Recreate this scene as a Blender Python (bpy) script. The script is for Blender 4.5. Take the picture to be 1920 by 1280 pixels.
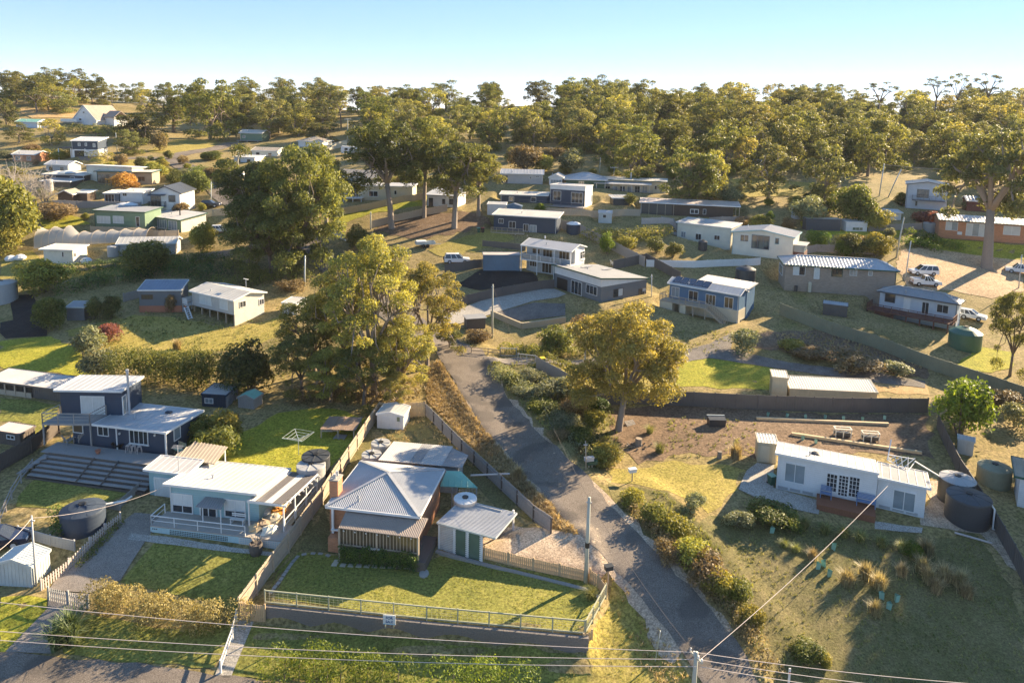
import bpy, bmesh, math, random
import numpy as np
from mathutils import Vector, Matrix
for o in list(bpy.data.objects): bpy.data.objects.remove(o)
C = bpy.context.scene.collection
sc = bpy.context.scene
PI = math.pi
# ---------------------------------------------------------------- camera, sky, sun, exposure
ZC, PITCH, FPX, PX0, PY0 = 38.0, math.radians(8), 1350.0, 960.0, 395.0
cam_d = bpy.data.cameras.new('camera'); cam = bpy.data.objects.new('camera', cam_d); C.objects.link(cam)
ROLL = math.radians(1.15)
cam.matrix_world = Matrix.Translation((0, 0, ZC)) @ Matrix.Rotation(PI/2-PITCH, 4, 'X') @ Matrix.Rotation(ROLL, 4, 'Z')
cam_d.sensor_width = 36; cam_d.lens = FPX/1920*36; cam_d.shift_y = -(640-PY0)/1920
cam_d.clip_start = 0.5; cam_d.clip_end = 30000
sc.camera = cam
SUN_DIR = Vector((0.79, 0.61, 0)).normalized(); SUN_EL = math.radians(23)
world = bpy.data.worlds.new('World'); sc.world = world; world.use_nodes = True
nt = world.node_tree; bg = nt.nodes['Background']
sky = nt.nodes.new('ShaderNodeTexSky'); sky.sky_type = 'NISHITA'; sky.sun_disc = False
sky.sun_elevation = SUN_EL; sky.sun_rotation = math.atan2(SUN_DIR.x, SUN_DIR.y)
sky.altitude = 50; sky.air_density = 0.5; sky.dust_density = 0.0; sky.ozone_density = 3.5
gm = nt.nodes.new('ShaderNodeGamma'); gm.inputs[1].default_value = 0.42; mx = nt.nodes.new('ShaderNodeHueSaturation'); mx.inputs['Saturation'].default_value = 1.6
nt.links.new(sky.outputs[0], gm.inputs[0]); nt.links.new(gm.outputs[0], mx.inputs['Color']); tn = nt.nodes.new('ShaderNodeMix'); tn.data_type = 'RGBA'; tn.blend_type = 'MULTIPLY'; tn.inputs[0].default_value = 1.0; tn.inputs[7].default_value = (1.06, 0.96, 0.97, 1); nt.links.new(mx.outputs[0], tn.inputs[6]); nt.links.new(tn.outputs[2], bg.inputs[0]); bg.inputs[1].default_value = 0.15
sun_d = bpy.data.lights.new('sun', 'SUN'); sun_d.energy = 4.6; sun_d.angle = math.radians(0.5); sun_d.color = (1.0, 0.79, 0.52)
sun = bpy.data.objects.new('sun', sun_d); C.objects.link(sun); sun.location = (200, 200, 200)
sdir = Vector((SUN_DIR.x*math.cos(SUN_EL), SUN_DIR.y*math.cos(SUN_EL), math.sin(SUN_EL)))
sun.rotation_euler = (-sdir).to_track_quat('-Z', 'Y').to_euler()
sc.view_settings.view_transform = 'Standard'; sc.view_settings.look = 'None'
sc.view_settings.exposure = 2.08; sc.view_settings.gamma = 1.0; sc.view_settings.use_curve_mapping = False
sc.cycles.max_bounces = 6; sc.cycles.transparent_max_bounces = 6; sc.cycles.sample_clamp_indirect = 4

# ---------------------------------------------------------------- view rays used to survey the place
_f = np.array((0, math.cos(PITCH), -math.sin(PITCH))); _u = np.array((0, math.sin(PITCH), math.cos(PITCH)))
def ray(px, py):
    a, b = (px-PX0)/FPX, (PY0-py)/FPX; cr, sr = math.cos(ROLL), math.sin(ROLL)
    return _f + np.array((a*cr-b*sr, 0, 0)) + (a*sr+b*cr)*_u
def PZ(p, z):
    d = ray(*p); t = (z-ZC)/d[2]
    return np.array((d[0]*t, d[1]*t, z))
def scale_at(P):            # pixels of the 1920 survey photograph per metre at a point
    return FPX/((np.asarray(P)-np.array((0, 0, ZC)))@_f)

# ---------------------------------------------------------------- terrain
_prof = [(1500, 38.7), (1400, 38.6), (1280, 38.3), (1180, 37.3), (1090, 36.3), (985, 35.4), (820, 34.9), (720, 34.1), (640, 33), (550, 30.5), (490, 28),
         (445, 25.5), (385, 21.3), (340, 17.8), (307, 15), (270, 11), (232, 5.4)]
_D, _Z = [0.0], [-0.8]
for py, H in _prof:
    P = PZ((960, py), ZC-H); _D.append(P[1]); _Z.append(P[2])
_D += [310, 340, 380, 450, 700, 1500, 20000]; _Z += [37.6, 37.4, 34, 26, 2, -20, -30]
_dg = np.arange(0, 1200, 1.0); _zg = np.interp(_dg, _D, _Z)
_k = np.exp(-0.5*(np.arange(-12, 13)/4.0)**2); _k /= _k.sum()
_zg = np.convolve(np.pad(_zg, 12, mode='edge'), _k, mode='valid')
def base_z(x, y):
    x = np.asarray(x, float); y = np.asarray(y, float)
    z = np.where(y < 1190, np.interp(y, _dg, _zg), np.interp(y, _D, _Z))
    a = np.clip((y-150)/120, 0, 1)
    return z + a*(1.3*np.sin(x/37+1)+0.9*np.sin(x/17+y/23)) + 0.12*np.sin(x/6.3+y/9.1)*np.clip((y-60)/60, 0, 1)
def poly_sd(px, py, poly):
    d = np.full(px.shape, 1e9); ins = np.zeros(px.shape, bool); n = len(poly)
    for i in range(n):
        ax, ay = poly[i][:2]; bx, by = poly[(i+1) % n][:2]
        ex, ey = bx-ax, by-ay; wx, wy = px-ax, py-ay
        t = np.clip((wx*ex+wy*ey)/(ex*ex+ey*ey+1e-9), 0, 1)
        d = np.minimum(d, (wx-ex*t)**2+(wy-ey*t)**2)
        c = (ay > py) != (by > py)
        with np.errstate(divide='ignore', invalid='ignore'):
            ins ^= c & (px < (bx-ax)*(py-ay)/(by-ay)+ax)
    return np.where(ins, -1, 1)*np.sqrt(d)
_T = np.linspace(20, 700, 3400)
def march(hfun, px, py):
    d = ray(px, py); X = d[0]*_T; Y = d[1]*_T; Z = ZC+d[2]*_T
    below = Z < hfun(X, Y)
    i = int(np.argmax(below)) if below.any() else len(_T)-1
    t0, t1 = _T[max(i-1, 0)], _T[i]
    for _ in range(14):
        tm = (t0+t1)/2
        if ZC+d[2]*tm < hfun(np.array([d[0]*tm]), np.array([d[1]*tm]))[0]: t1 = tm
        else: t0 = tm
    return np.array((d[0]*t1, d[1]*t1, ZC+d[2]*t1))
def G0(p): return march(base_z, *p)
PADS = []   # (polygon world xy, z or None, dz, blend)
def pad(pxpoly, z=None, dz=0.0, blend=2.0):
    if z is not None: poly = [PZ(p, z)[:2] for p in pxpoly]
    else: poly = [G0(p)[:2] for p in pxpoly]
    PADS.append((poly, z, dz, blend))
GX = np.arange(-190, 190.1, 0.5); GY = np.arange(24, 430.1, 0.5)
HM = None
def make_heightmap():
    global HM
    xx, yy = np.meshgrid(GX, GY); HM = base_z(xx, yy)
    for poly, z, dz, bl in PADS:
        pa = np.array([q[:2] for q in poly]); lo = pa.min(0)-bl-1; hi = pa.max(0)+bl+1
        i0, i1 = np.searchsorted(GX, (lo[0], hi[0])); j0, j1 = np.searchsorted(GY, (lo[1], hi[1]))
        if i0 >= i1 or j0 >= j1: continue
        sx, sy = xx[j0:j1, i0:i1], yy[j0:j1, i0:i1]
        w = np.clip(1-poly_sd(sx, sy, poly)/bl, 0, 1); w = w*w*(3-2*w)
        h = HM[j0:j1, i0:i1]
        HM[j0:j1, i0:i1] = h*(1-w)+w*z if z is not None else h+w*dz
def hz(x, y):
    x = np.asarray(x, float); y = np.asarray(y, float)
    fx = np.clip((x-GX[0])/0.5, 0, len(GX)-1.001); fy = np.clip((y-GY[0])/0.5, 0, len(GY)-1.001)
    i = fx.astype(int); j = fy.astype(int); a = fx-i; b = fy-j
    z = (HM[j, i]*(1-a)+HM[j, i+1]*a)*(1-b)+(HM[j+1, i]*(1-a)+HM[j+1, i+1]*a)*b
    out = (x < GX[0]) | (x > GX[-1]) | (y < GY[0]) | (y > GY[-1])
    return np.where(out, base_z(x, y), z) if np.any(out) else z
def gz(x, y): return float(hz(np.array([x]), np.array([y]))[0])
def G(*p):
    if len(p) == 1: p = p[0]
    return march(hz, p[0], p[1])

# ---------------------------------------------------------------- materials
MATS = {}
def _mat(name):
    m = bpy.data.materials.new(name); m.use_nodes = True; MATS[name] = m
    return m, m.node_tree, m.node_tree.nodes['Principled BSDF']
def N(t, typ, **kw):
    n = t.nodes.new(typ)
    for k, v in kw.items(): setattr(n, k, v)
    return n
def pos_map(t, scale, obj=False):
    g = N(t, 'ShaderNodeTexCoord') if obj else N(t, 'ShaderNodeNewGeometry')
    mp = N(t, 'ShaderNodeMapping'); mp.inputs['Scale'].default_value = scale if isinstance(scale, tuple) else (scale,)*3
    t.links.new(g.outputs['Object' if obj else 'Position'], mp.inputs[0]); return mp.outputs[0]
def noise(t, vec, scale, detail=3, rough=0.6):
    n = N(t, 'ShaderNodeTexNoise'); n.inputs['Scale'].default_value = scale; n.inputs['Detail'].default_value = detail; n.inputs['Roughness'].default_value = rough
    t.links.new(vec, n.inputs['Vector']); return n.outputs[0]
def ramp(t, fac, stops):
    r = N(t, 'ShaderNodeValToRGB'); e = r.color_ramp.elements
    while len(e) > 1: e.remove(e[0])
    e[0].position = stops[0][0]; e[0].color = (*stops[0][1], 1)
    for p, c in stops[1:]:
        q = e.new(p); q.color = (*c, 1)
    t.links.new(fac, r.inputs[0]); return r.outputs[0]
def mix(t, fac, a, b, mode='MIX'):
    m = N(t, 'ShaderNodeMix', data_type='RGBA', blend_type=mode)
    for s, v in ((0, fac), (6, a), (7, b)):
        if isinstance(v, (int, float)): m.inputs[s].default_value = v
        elif isinstance(v, tuple): m.inputs[s].default_value = (*v, 1)
        else: t.links.new(v, m.inputs[s])
    return m.outputs[2]
def bump(t, b, h, strength, dist):
    n = N(t, 'ShaderNodeBump'); n.inputs['Strength'].default_value = strength; n.inputs['Distance'].default_value = dist
    t.links.new(h, n.inputs['Height']); t.links.new(n.outputs[0], b.inputs['Normal'])
def sc3(c, k): return tuple(min(1, v*k) for v in c)
def paint(name, col, rough=0.6, kind='plain', var=0.16, metal=0.0, spec=0.4):
    if name in MATS: return MATS[name]
    m, t, b = _mat(name); b.inputs['Roughness'].default_value = rough; b.inputs['Metallic'].default_value = metal; b.inputs['Specular IOR Level'].default_value = spec
    v = pos_map(t, 1.0)
    n1 = noise(t, v, 0.9, 4); n2 = noise(t, pos_map(t, (6, 6, 1.2)), 1.5, 3)
    c = mix(t, n1, sc3(col, 1-var), sc3(col, 1+var)); c = mix(t, ramp(t, n2, [(0.45, (0, 0, 0)), (0.75, (0.35,)*3)]), c, sc3(col, 0.72))
    if kind == 'boards':
        w = N(t, 'ShaderNodeTexWave', wave_type='BANDS', bands_direction='Z', wave_profile='SAW'); w.inputs['Scale'].default_value = 0.314/0.2
        t.links.new(v, w.inputs['Vector']); bump(t, b, w.outputs['Fac'], 0.9, 0.03)
        c = mix(t, ramp(t, w.outputs['Fac'], [(0.0, (0.55,)*3), (0.14, (1,)*3)]), (0, 0, 0), c)
        c = mix(t, 0.45, mix(t, n1, sc3(col, 1-var), sc3(col, 1+var)), c)
    elif kind == 'brick':
        x = N(t, 'ShaderNodeSeparateXYZ'); t.links.new(v, x.inputs[0]); a = N(t, 'ShaderNodeMath', operation='ADD'); t.links.new(x.outputs[0], a.inputs[0]); t.links.new(x.outputs[1], a.inputs[1])
        cb = N(t, 'ShaderNodeCombineXYZ'); t.links.new(a.outputs[0], cb.inputs[0]); t.links.new(x.outputs[2], cb.inputs[1])
        br = N(t, 'ShaderNodeTexBrick'); t.links.new(cb.outputs[0], br.inputs['Vector'])
        br.inputs['Scale'].default_value = 1.0; br.inputs['Brick Width'].default_value = 0.3; br.inputs['Row Height'].default_value = 0.11; br.inputs['Mortar Size'].default_value = 0.012
        br.inputs['Color1'].default_value = (*sc3(col, 0.75), 1); br.inputs['Color2'].default_value = (*sc3(col, 1.25), 1); br.inputs['Mortar'].default_value = (*[0.5*q+0.16 for q in col], 1)
        c = mix(t, 0.4, br.outputs[0], c); bump(t, b, br.outputs['Fac'], -0.4, 0.01)
    elif kind == 'rough':
        n3 = noise(t, v, 9, 5, 0.7); bump(t, b, n3, 0.7, 0.06); c = mix(t, n3, sc3(col, 0.6), mix(t, 0.5, c, sc3(col, 1.4)))
    elif kind == 'wood':
        n3 = noise(t, pos_map(t, (5, 5, 0.8)), 3.0, 5, 0.7); c = mix(t, n3, sc3(col, 0.6), sc3(col, 1.4)); bump(t, b, n3, 0.4, 0.02)
    elif kind == 'metal':
        n3 = noise(t, v, 0.35, 3); c = mix(t, ramp(t, n3, [(0.4, (0,)*3), (0.7, (0.6,)*3)]), c, sc3(col, 0.76)); n4 = noise(t, pos_map(t, (2.2, 2.2, .5)), 1.1, 5, 0.75); c = mix(t, ramp(t, n4, [(0.55, (0,)*3), (0.8, (0.55,)*3)]), c, (col[0]*.62, col[1]*.52, col[2]*.42))
    t.links.new(c, b.inputs['Base Color']); return m
def ground_mat(name, cols, s1=0.12, s2=1.1, s3=4.0, bmp=0.6, dist=0.09, rough=0.95, gain=1.85):
    if name in MATS: return MATS[name]
    m, t, b = _mat(name); b.inputs['Roughness'].default_value = rough; b.inputs['Specular IOR Level'].default_value = 0.15
    cols = [sc3(q, gain) for q in cols]; v = pos_map(t, 1.0); a = noise(t, v, s1, 4, 0.65); f = noise(t, v, s2, 5, 0.7); g = noise(t, v, s3, 4, 0.75)
    k = len(cols)
    c1 = ramp(t, a, [(0.32+0.36*i/(k-1), cols[i]) for i in range(k)]); c2 = ramp(t, f, [(0.34+0.32*i/(k-1), cols[i]) for i in range(k)])
    c = mix(t, 0.5, c1, c2)
    c = mix(t, 1.0, c, ramp(t, g, [(0.32, (0.38,)*3), (0.68, (1.62,)*3)]), 'MULTIPLY')
    t.links.new(c, b.inputs['Base Color'])
    h = mix(t, 0.5, f, g); bump(t, b, h, bmp, dist); return m
def leaf_mat(name, dark, mid, light, trans=0.35):
    g_ = 1.1 if name == 'gum_yellow' else .88 if name.startswith('gum') else .62 if name in ('dry_tuft', 'bright_leaf', 'hedge_leaf', 'autumn') else .8
    if name in MATS: return MATS[name]
    dark, mid, light = [tuple(min(.8, v*k*g_) for v, k in zip(c, (2.2, 2.35, 2.3))) for c in (dark, mid, light)]
    m, t, b = _mat(name); b.inputs['Roughness'].default_value = 0.55; b.inputs['Specular IOR Level'].default_value = 0.3
    at = N(t, 'ShaderNodeAttribute', attribute_name='tint'); oi = N(t, 'ShaderNodeObjectInfo')
    c = ramp(t, at.outputs['Fac'], [(0.0, dark), (0.5, mid), (1.0, light)])
    hs = N(t, 'ShaderNodeHueSaturation'); ma = N(t, 'ShaderNodeMapRange'); ma.inputs[3].default_value = 0.485; ma.inputs[4].default_value = 0.515
    t.links.new(oi.outputs['Random'], ma.inputs[0]); t.links.new(ma.outputs[0], hs.inputs['Hue'])
    mv = N(t, 'ShaderNodeMapRange'); mv.inputs[3].default_value = 0.8; mv.inputs[4].default_value = 1.2; w = N(t, 'ShaderNodeMath', operation='FRACT'); w2 = N(t, 'ShaderNodeMath', operation='MULTIPLY'); w2.inputs[1].default_value = 7.3
    t.links.new(oi.outputs['Random'], w2.inputs[0]); t.links.new(w2.outputs[0], w.inputs[0]); t.links.new(w.outputs[0], mv.inputs[0]); t.links.new(mv.outputs[0], hs.inputs['Value'])
    t.links.new(c, hs.inputs['Color']); t.links.new(hs.outputs[0], b.inputs['Base Color'])
    tr = N(t, 'ShaderNodeBsdfTranslucent'); t.links.new(mix(t, 1.0, hs.outputs[0], (1.5, 1.35, 0.7), 'MULTIPLY'), tr.inputs[0])
    ms = N(t, 'ShaderNodeMixShader'); ms.inputs[0].default_value = trans
    t.links.new(b.outputs[0], ms.inputs[1]); t.links.new(tr.outputs[0], ms.inputs[2]); t.links.new(ms.outputs[0], t.nodes['Material Output'].inputs[0]); return m
def glass_mat(name, col, rough=0.08, spec=0.9):
    m, t, b = _mat(name); b.inputs['Base Color'].default_value = (*col, 1); b.inputs['Roughness'].default_value = rough; b.inputs['Specular IOR Level'].default_value = spec
    n = noise(t, pos_map(t, 1.0), 0.6, 2); t.links.new(mix(t, n, sc3(col, 0.6), sc3(col, 1.5)), b.inputs['Base Color']); return m

# ---------------------------------------------------------------- mesh helpers
class MB:
    def __init__(s): s.v = []; s.f = []
    def add(s, vs, fs):
        k = len(s.v); s.v += [tuple(float(q) for q in p) for p in vs]; s.f += [tuple(i+k for i in f) for f in fs]; return s
    def box(s, x0, x1, y0, y1, z0, z1):
        return s.add([(x0, y0, z0), (x1, y0, z0), (x1, y1, z0), (x0, y1, z0), (x0, y0, z1), (x1, y0, z1), (x1, y1, z1), (x0, y1, z1)],
                     [(0, 3, 2, 1), (4, 5, 6, 7), (0, 1, 5, 4), (1, 2, 6, 5), (2, 3, 7, 6), (3, 0, 4, 7)])
    def beam(s, a, b, w, h, up=(0, 0, 1)):      # rectangular bar from a to b
        a = Vector(a); b = Vector(b); d = (b-a)
        if d.length < 1e-6: return s
        d.normalize(); up = Vector(up)
        if abs(d.dot(up)) > 0.99: up = Vector((1, 0, 0))
        r = d.cross(up).normalized()*w/2; n = r.cross(d).normalized()*h/2
        vs = [p+i*r+j*n for p in (a, b) for i, j in ((-1, -1), (1, -1), (1, 1), (-1, 1))]
        return s.add(vs, [(0, 1, 2, 3), (7, 6, 5, 4), (0, 4, 5, 1), (1, 5, 6, 2), (2, 6, 7, 3), (3, 7, 4, 0)])
    def tube(s, pts, r, n=8, caps=True):
        pts = [Vector(p) for p in pts]; rs = r if isinstance(r, (list, tuple)) else [r]*len(pts)
        k = len(s.v); ref = Vector((0.31, 0.77, 0.55)).normalized()
        for i, p in enumerate(pts):
            d = (pts[min(i+1, len(pts)-1)]-pts[max(i-1, 0)])
            d = d.normalized() if d.length > 1e-9 else Vector((0, 0, 1))
            q = ref if abs(d.dot(ref)) < 0.95 else Vector((1, 0, 0))
            a = d.cross(q).normalized(); b = d.cross(a)
            for j in range(n):
                t = 2*PI*j/n; s.v.append(tuple(p+(a*math.cos(t)+b*math.sin(t))*rs[i]))
        for i in range(len(pts)-1):
            for j in range(n):
                j2 = (j+1) % n; s.f.append((k+i*n+j, k+i*n+j2, k+(i+1)*n+j2, k+(i+1)*n+j))
        if caps: s.f.append(tuple(k+j for j in range(n))[::-1]); s.f.append(tuple(k+(len(pts)-1)*n+j for j in range(n)))
        return s
    def lathe(s, prof, n=24, c=(0, 0, 0)):      # profile [(r,z)...]
        k = len(s.v)
        for r, z in prof:
            for j in range(n): s.v.append((c[0]+r*math.cos(2*PI*j/n), c[1]+r*math.sin(2*PI*j/n), c[2]+z))
        for i in range(len(prof)-1):
            for j in range(n): s.f.append((k+i*n+j, k+i*n+(j+1) % n, k+(i+1)*n+(j+1) % n, k+(i+1)*n+j))
        s.f.append(tuple(k+(len(prof)-1)*n+j for j in range(n))); return s
    def slab(s, poly, th):                       # solid sheet: polygon (3D, top) and its copy th below
        n = len(poly); k = len(s.v); s.v += [tuple(map(float, p)) for p in poly]+[(float(p[0]), float(p[1]), float(p[2]-th)) for p in poly]
        s.f.append(tuple(k+i for i in range(n))); s.f.append(tuple(k+n+i for i in range(n))[::-1])
        for i in range(n): j = (i+1) % n; s.f.append((k+i, k+n+i, k+n+j, k+j))
        return s
    def build(s, name, m, parent=None, org=None, smooth=False):
        me = bpy.data.meshes.new(name); v = s.v
        if org is not None: v = [(p[0]-org[0], p[1]-org[1], p[2]-org[2]) for p in v]
        me.from_pydata(v, [], s.f); me.materials.append(M(m) if isinstance(m, str) else m)
        if smooth: me.polygons.foreach_set('use_smooth', [True]*len(me.polygons))
        me.update(); o = bpy.data.objects.new(name, me); C.objects.link(o)
        if parent is not None: o.parent = parent
        return o
def M(n): return MATS[n]
def tag(o, label=None, cat=None, group=None, kind=None):
    for k, v in (('label', label), ('category', cat), ('group', group), ('kind', kind)):
        if v: o[k] = v
    return o
def thing(name, label, cat, loc, rz=0, group=None):
    o = bpy.data.objects.new(name, None); C.objects.link(o); o.location = tuple(map(float, loc)); o.rotation_euler = (0, 0, rz); o.empty_display_size = 0.3
    return tag(o, label, cat, group)
def dup(root, loc, rz=0, scale=None, label=None, group=None):
    r = root.copy(); C.objects.link(r); r.location = tuple(map(float, loc)); r.rotation_euler = (0, 0, rz)
    if scale is not None: r.scale = scale
    if label: r['label'] = label
    if group: r['group'] = group
    for ch in list(root.children):
        c = ch.copy(); C.objects.link(c); c.parent = r
        for g in ch.children:
            d = g.copy(); C.objects.link(d); d.parent = c
    return r
# sheet draped on the terrain, clipped to a polygon of world points
def drape(name, poly, m, off=0.03, step=1.0, kind='structure', rough=0.0, seed=0, xy=False):
    P = [(G(p) if not xy else np.array(p))[:2] for p in poly]
    if rough > 0:
        rg = random.Random(seed+len(P)); Q = []
        for i in range(len(P)):
            a, b = P[i], P[(i+1) % len(P)]; n = max(1, int(np.linalg.norm(b-a)/1.2))
            for k in range(n):
                q = a+(b-a)*k/n; Q.append(q+np.array((rg.uniform(-1, 1), rg.uniform(-1, 1)))*rough*(1 if k else 0.4))
        P = Q
    bm = bmesh.new()
    f = bm.faces.new([bm.verts.new((p[0], p[1], 0)) for p in P])
    bmesh.ops.triangulate(bm, faces=[f])
    lo = np.min(P, 0); hi = np.max(P, 0); st = step
    for ax, nrm in ((0, (1, 0, 0)), (1, (0, 1, 0))):
        for k in range(int(math.ceil(lo[ax]/st)), int(math.floor(hi[ax]/st))+1):
            co = (k*st, 0, 0) if ax == 0 else (0, k*st, 0)
            bmesh.ops.bisect_plane(bm, geom=bm.verts[:]+bm.edges[:]+bm.faces[:], plane_co=co, plane_no=nrm, dist=1e-5)
    vs = bm.verts[:]
    zs = hz(np.array([v.co.x for v in vs]), np.array([v.co.y for v in vs]))
    for v, z in zip(vs, zs): v.co.z = z+off
    bmesh.ops.recalc_face_normals(bm, faces=bm.faces[:])
    if sum(f.normal.z for f in bm.faces) < 0: bmesh.ops.reverse_faces(bm, faces=bm.faces[:])
    me = bpy.data.meshes.new(name); bm.to_mesh(me); bm.free(); me.materials.append(M(m))
    me.polygons.foreach_set('use_smooth', [True]*len(me.polygons))
    o = bpy.data.objects.new(name, me); C.objects.link(o); o['kind'] = kind; return o
def ribbon_poly(pts, wl, wr=None):   # polygon around a centre line (world xy)
    wr = wl if wr is None else wr; P = [np.asarray(p)[:2] for p in pts]; L, R = [], []
    for i, p in enumerate(P):
        d = P[min(i+1, len(P)-1)]-P[max(i-1, 0)]; d = d/np.linalg.norm(d); n = np.array((-d[1], d[0]))
        a = wl[i] if isinstance(wl, list) else wl; b = wr[i] if isinstance(wr, list) else wr
        L.append(p+n*a); R.append(p-n*b)
    return L+R[::-1]
# ---------------------------------------------------------------- houses
FRAMES = {}
class HF:
    """A house frame: eave line of the front surveyed at height h above the floor level z0, depth going back (v)."""
    def __init__(s, key, eL, eR, h, back, base=None, z0=None, rb=0.0, padz=True, grow=1.0, W=None, rz=None):
        s.z0 = float(G0(base)[2]) if z0 is None else z0; s.h = h; FRAMES[key] = s
        A = PZ(eL, s.z0+h); B = PZ(eR, s.z0+h)
        if rz is not None:
            q = math.radians(rz); e = np.array((math.cos(q), math.sin(q))); r = ray(*eR); k = r[0]/r[1]
            B = A+np.array((*e, 0))*((k*A[1]-A[0])/(e[0]-k*e[1]))
        d = (B-A)[:2]; s.L = float(np.linalg.norm(d)); s.A = A
        s.u = d/s.L; s.v = np.array((-s.u[1], s.u[0])); s.rz = math.atan2(s.u[1], s.u[0])
        s.W = float((PZ(back, s.z0+h+rb)-A)[:2]@s.v) if isinstance(back, tuple) else float(back)
        s.rise = None
        if W is not None:
            r = ray(*back); tt = (s.A[:2]+s.v*W)@s.v/(r[:2]@s.v); s.rise = float(ZC+r[2]*tt-s.z0-h); s.W = W
        if padz:
            g = grow; PADS.append(([s.xy(-g*.3, -g*.5), s.xy(s.L+g*.3, -g*.5), s.xy(s.L+g*.3, s.W+g*.4), s.xy(-g*.3, s.W+g*.4)], s.z0, 0, 2.2))
    def xy(s, a, b): return s.A[:2]+s.u*a+s.v*b
    def wp(s, a, b, w): q = s.xy(a, b); return np.array((q[0], q[1], s.z0+w))
    def loc(s, P):
        d = np.asarray(P)[:2]-s.A[:2]; return np.array((d@s.u, d@s.v, P[2]-s.z0))
    def hit(s, px, face, off):     # where the survey ray meets a facade plane -> (along, height)
        n, o = (s.v, off) if face == 'f' else (s.u, off)
        d = ray(*px); a = np.array((0, 0, ZC)); t = (o-((a[:2]-s.A[:2])@n))/(d[:2]@n)
        q = s.loc(a+d*t); return (q[0], q[2]) if face == 'f' else (q[1], q[2])
    def at(s, px, w):              # local (u,v) of a pixel on a horizontal plane w above floor level
        q = s.loc(PZ(px, s.z0+w)); return q[0], q[1]
def clip_line(poly, o, d):         # interval of line o+t*d inside a convex 2D polygon
    t0, t1 = -1e9, 1e9; n = len(poly); ar = sum(poly[i][0]*poly[(i+1) % n][1]-poly[(i+1) % n][0]*poly[i][1] for i in range(n))
    for i in range(n):
        a, b = poly[i], poly[(i+1) % n]; nx, ny = (-(b[1]-a[1]), b[0]-a[0])
        if ar < 0: nx, ny = -nx, -ny
        num = (a[0]-o[0])*nx+(a[1]-o[1])*ny; den = d[0]*nx+d[1]*ny
        if abs(den) < 1e-9:
            if num > 0: return None
            continue
        t = num/den
        if den > 0: t0 = max(t0, t)
        else: t1 = min(t1, t)
    return (t0, t1) if t1-t0 > 0.15 else None
def ribs(mb, poly, pitch=0.4, w=0.055, h=0.034, direction=None):
    P = [Vector(p) for p in poly]; n = (P[1]-P[0]).cross(P[2]-P[0]).normalized()
    if n.z < 0: n = -n
    dn = Vector(direction) if direction else Vector((0, 0, -1))
    dn = (dn-n*dn.dot(n))
    if dn.length < 1e-3: dn = Vector((0, -1, 0))
    dn.normalize(); cr = n.cross(dn).normalized()
    Q = [((p-P[0]).dot(dn), (p-P[0]).dot(cr)) for p in P]; lo = min(q[1] for q in Q); hi = max(q[1] for q in Q); k = lo+pitch/2
    while k < hi:
        r = clip_line(Q, (0, k), (1, 0))
        if r:
            a = P[0]+dn*r[0]+cr*k; b = P[0]+dn*r[1]+cr*k
            vs = [a-cr*w, a+n*h, a+cr*w, b-cr*w, b+n*h, b+cr*w]
            mb.add([tuple(p+n*0.002) for p in vs], [(0, 3, 4, 1), (1, 4, 5, 2), (0, 1, 2), (5, 4, 3)])
        k += pitch
def roof_faces(kind, L, W, h, rise, hipin=None):
    if kind == 'skil': return [[(0, 0, h), (L, 0, h), (L, W, h+rise), (0, W, h+rise)]]
    if kind == 'skilu': return [[(0, 0, h), (L, 0, h+rise), (L, W, h+rise), (0, W, h)]]
    if kind == 'gu': r = h+rise; return [[(0, 0, h), (L, 0, h), (L, W/2, r), (0, W/2, r)], [(L, W, h), (0, W, h), (0, W/2, r), (L, W/2, r)]]
    if kind == 'gv': r = h+rise; return [[(0, W, h), (0, 0, h), (L/2, 0, r), (L/2, W, r)], [(L, 0, h), (L, W, h), (L/2, W, r), (L/2, 0, r)]]
    r = h+rise
    if kind == 'hu': k = hipin or W/2; a, b = (k, W/2, r), (L-k, W/2, r); return [[(0, 0, h), (L, 0, h), b, a], [(L, 0, h), (L, W, h), b], [(L, W, h), (0, W, h), a, b], [(0, W, h), (0, 0, h), a]]
    if kind == 'hv': k = hipin or L/2; a, b = (L/2, k, r), (L/2, W-k, r); return [[(0, 0, h), (L, 0, h), a], [(L, 0, h), (L, W, h), b, a], [(L, W, h), (0, W, h), b], [(0, W, h), (0, 0, h), a, b]]
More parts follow.
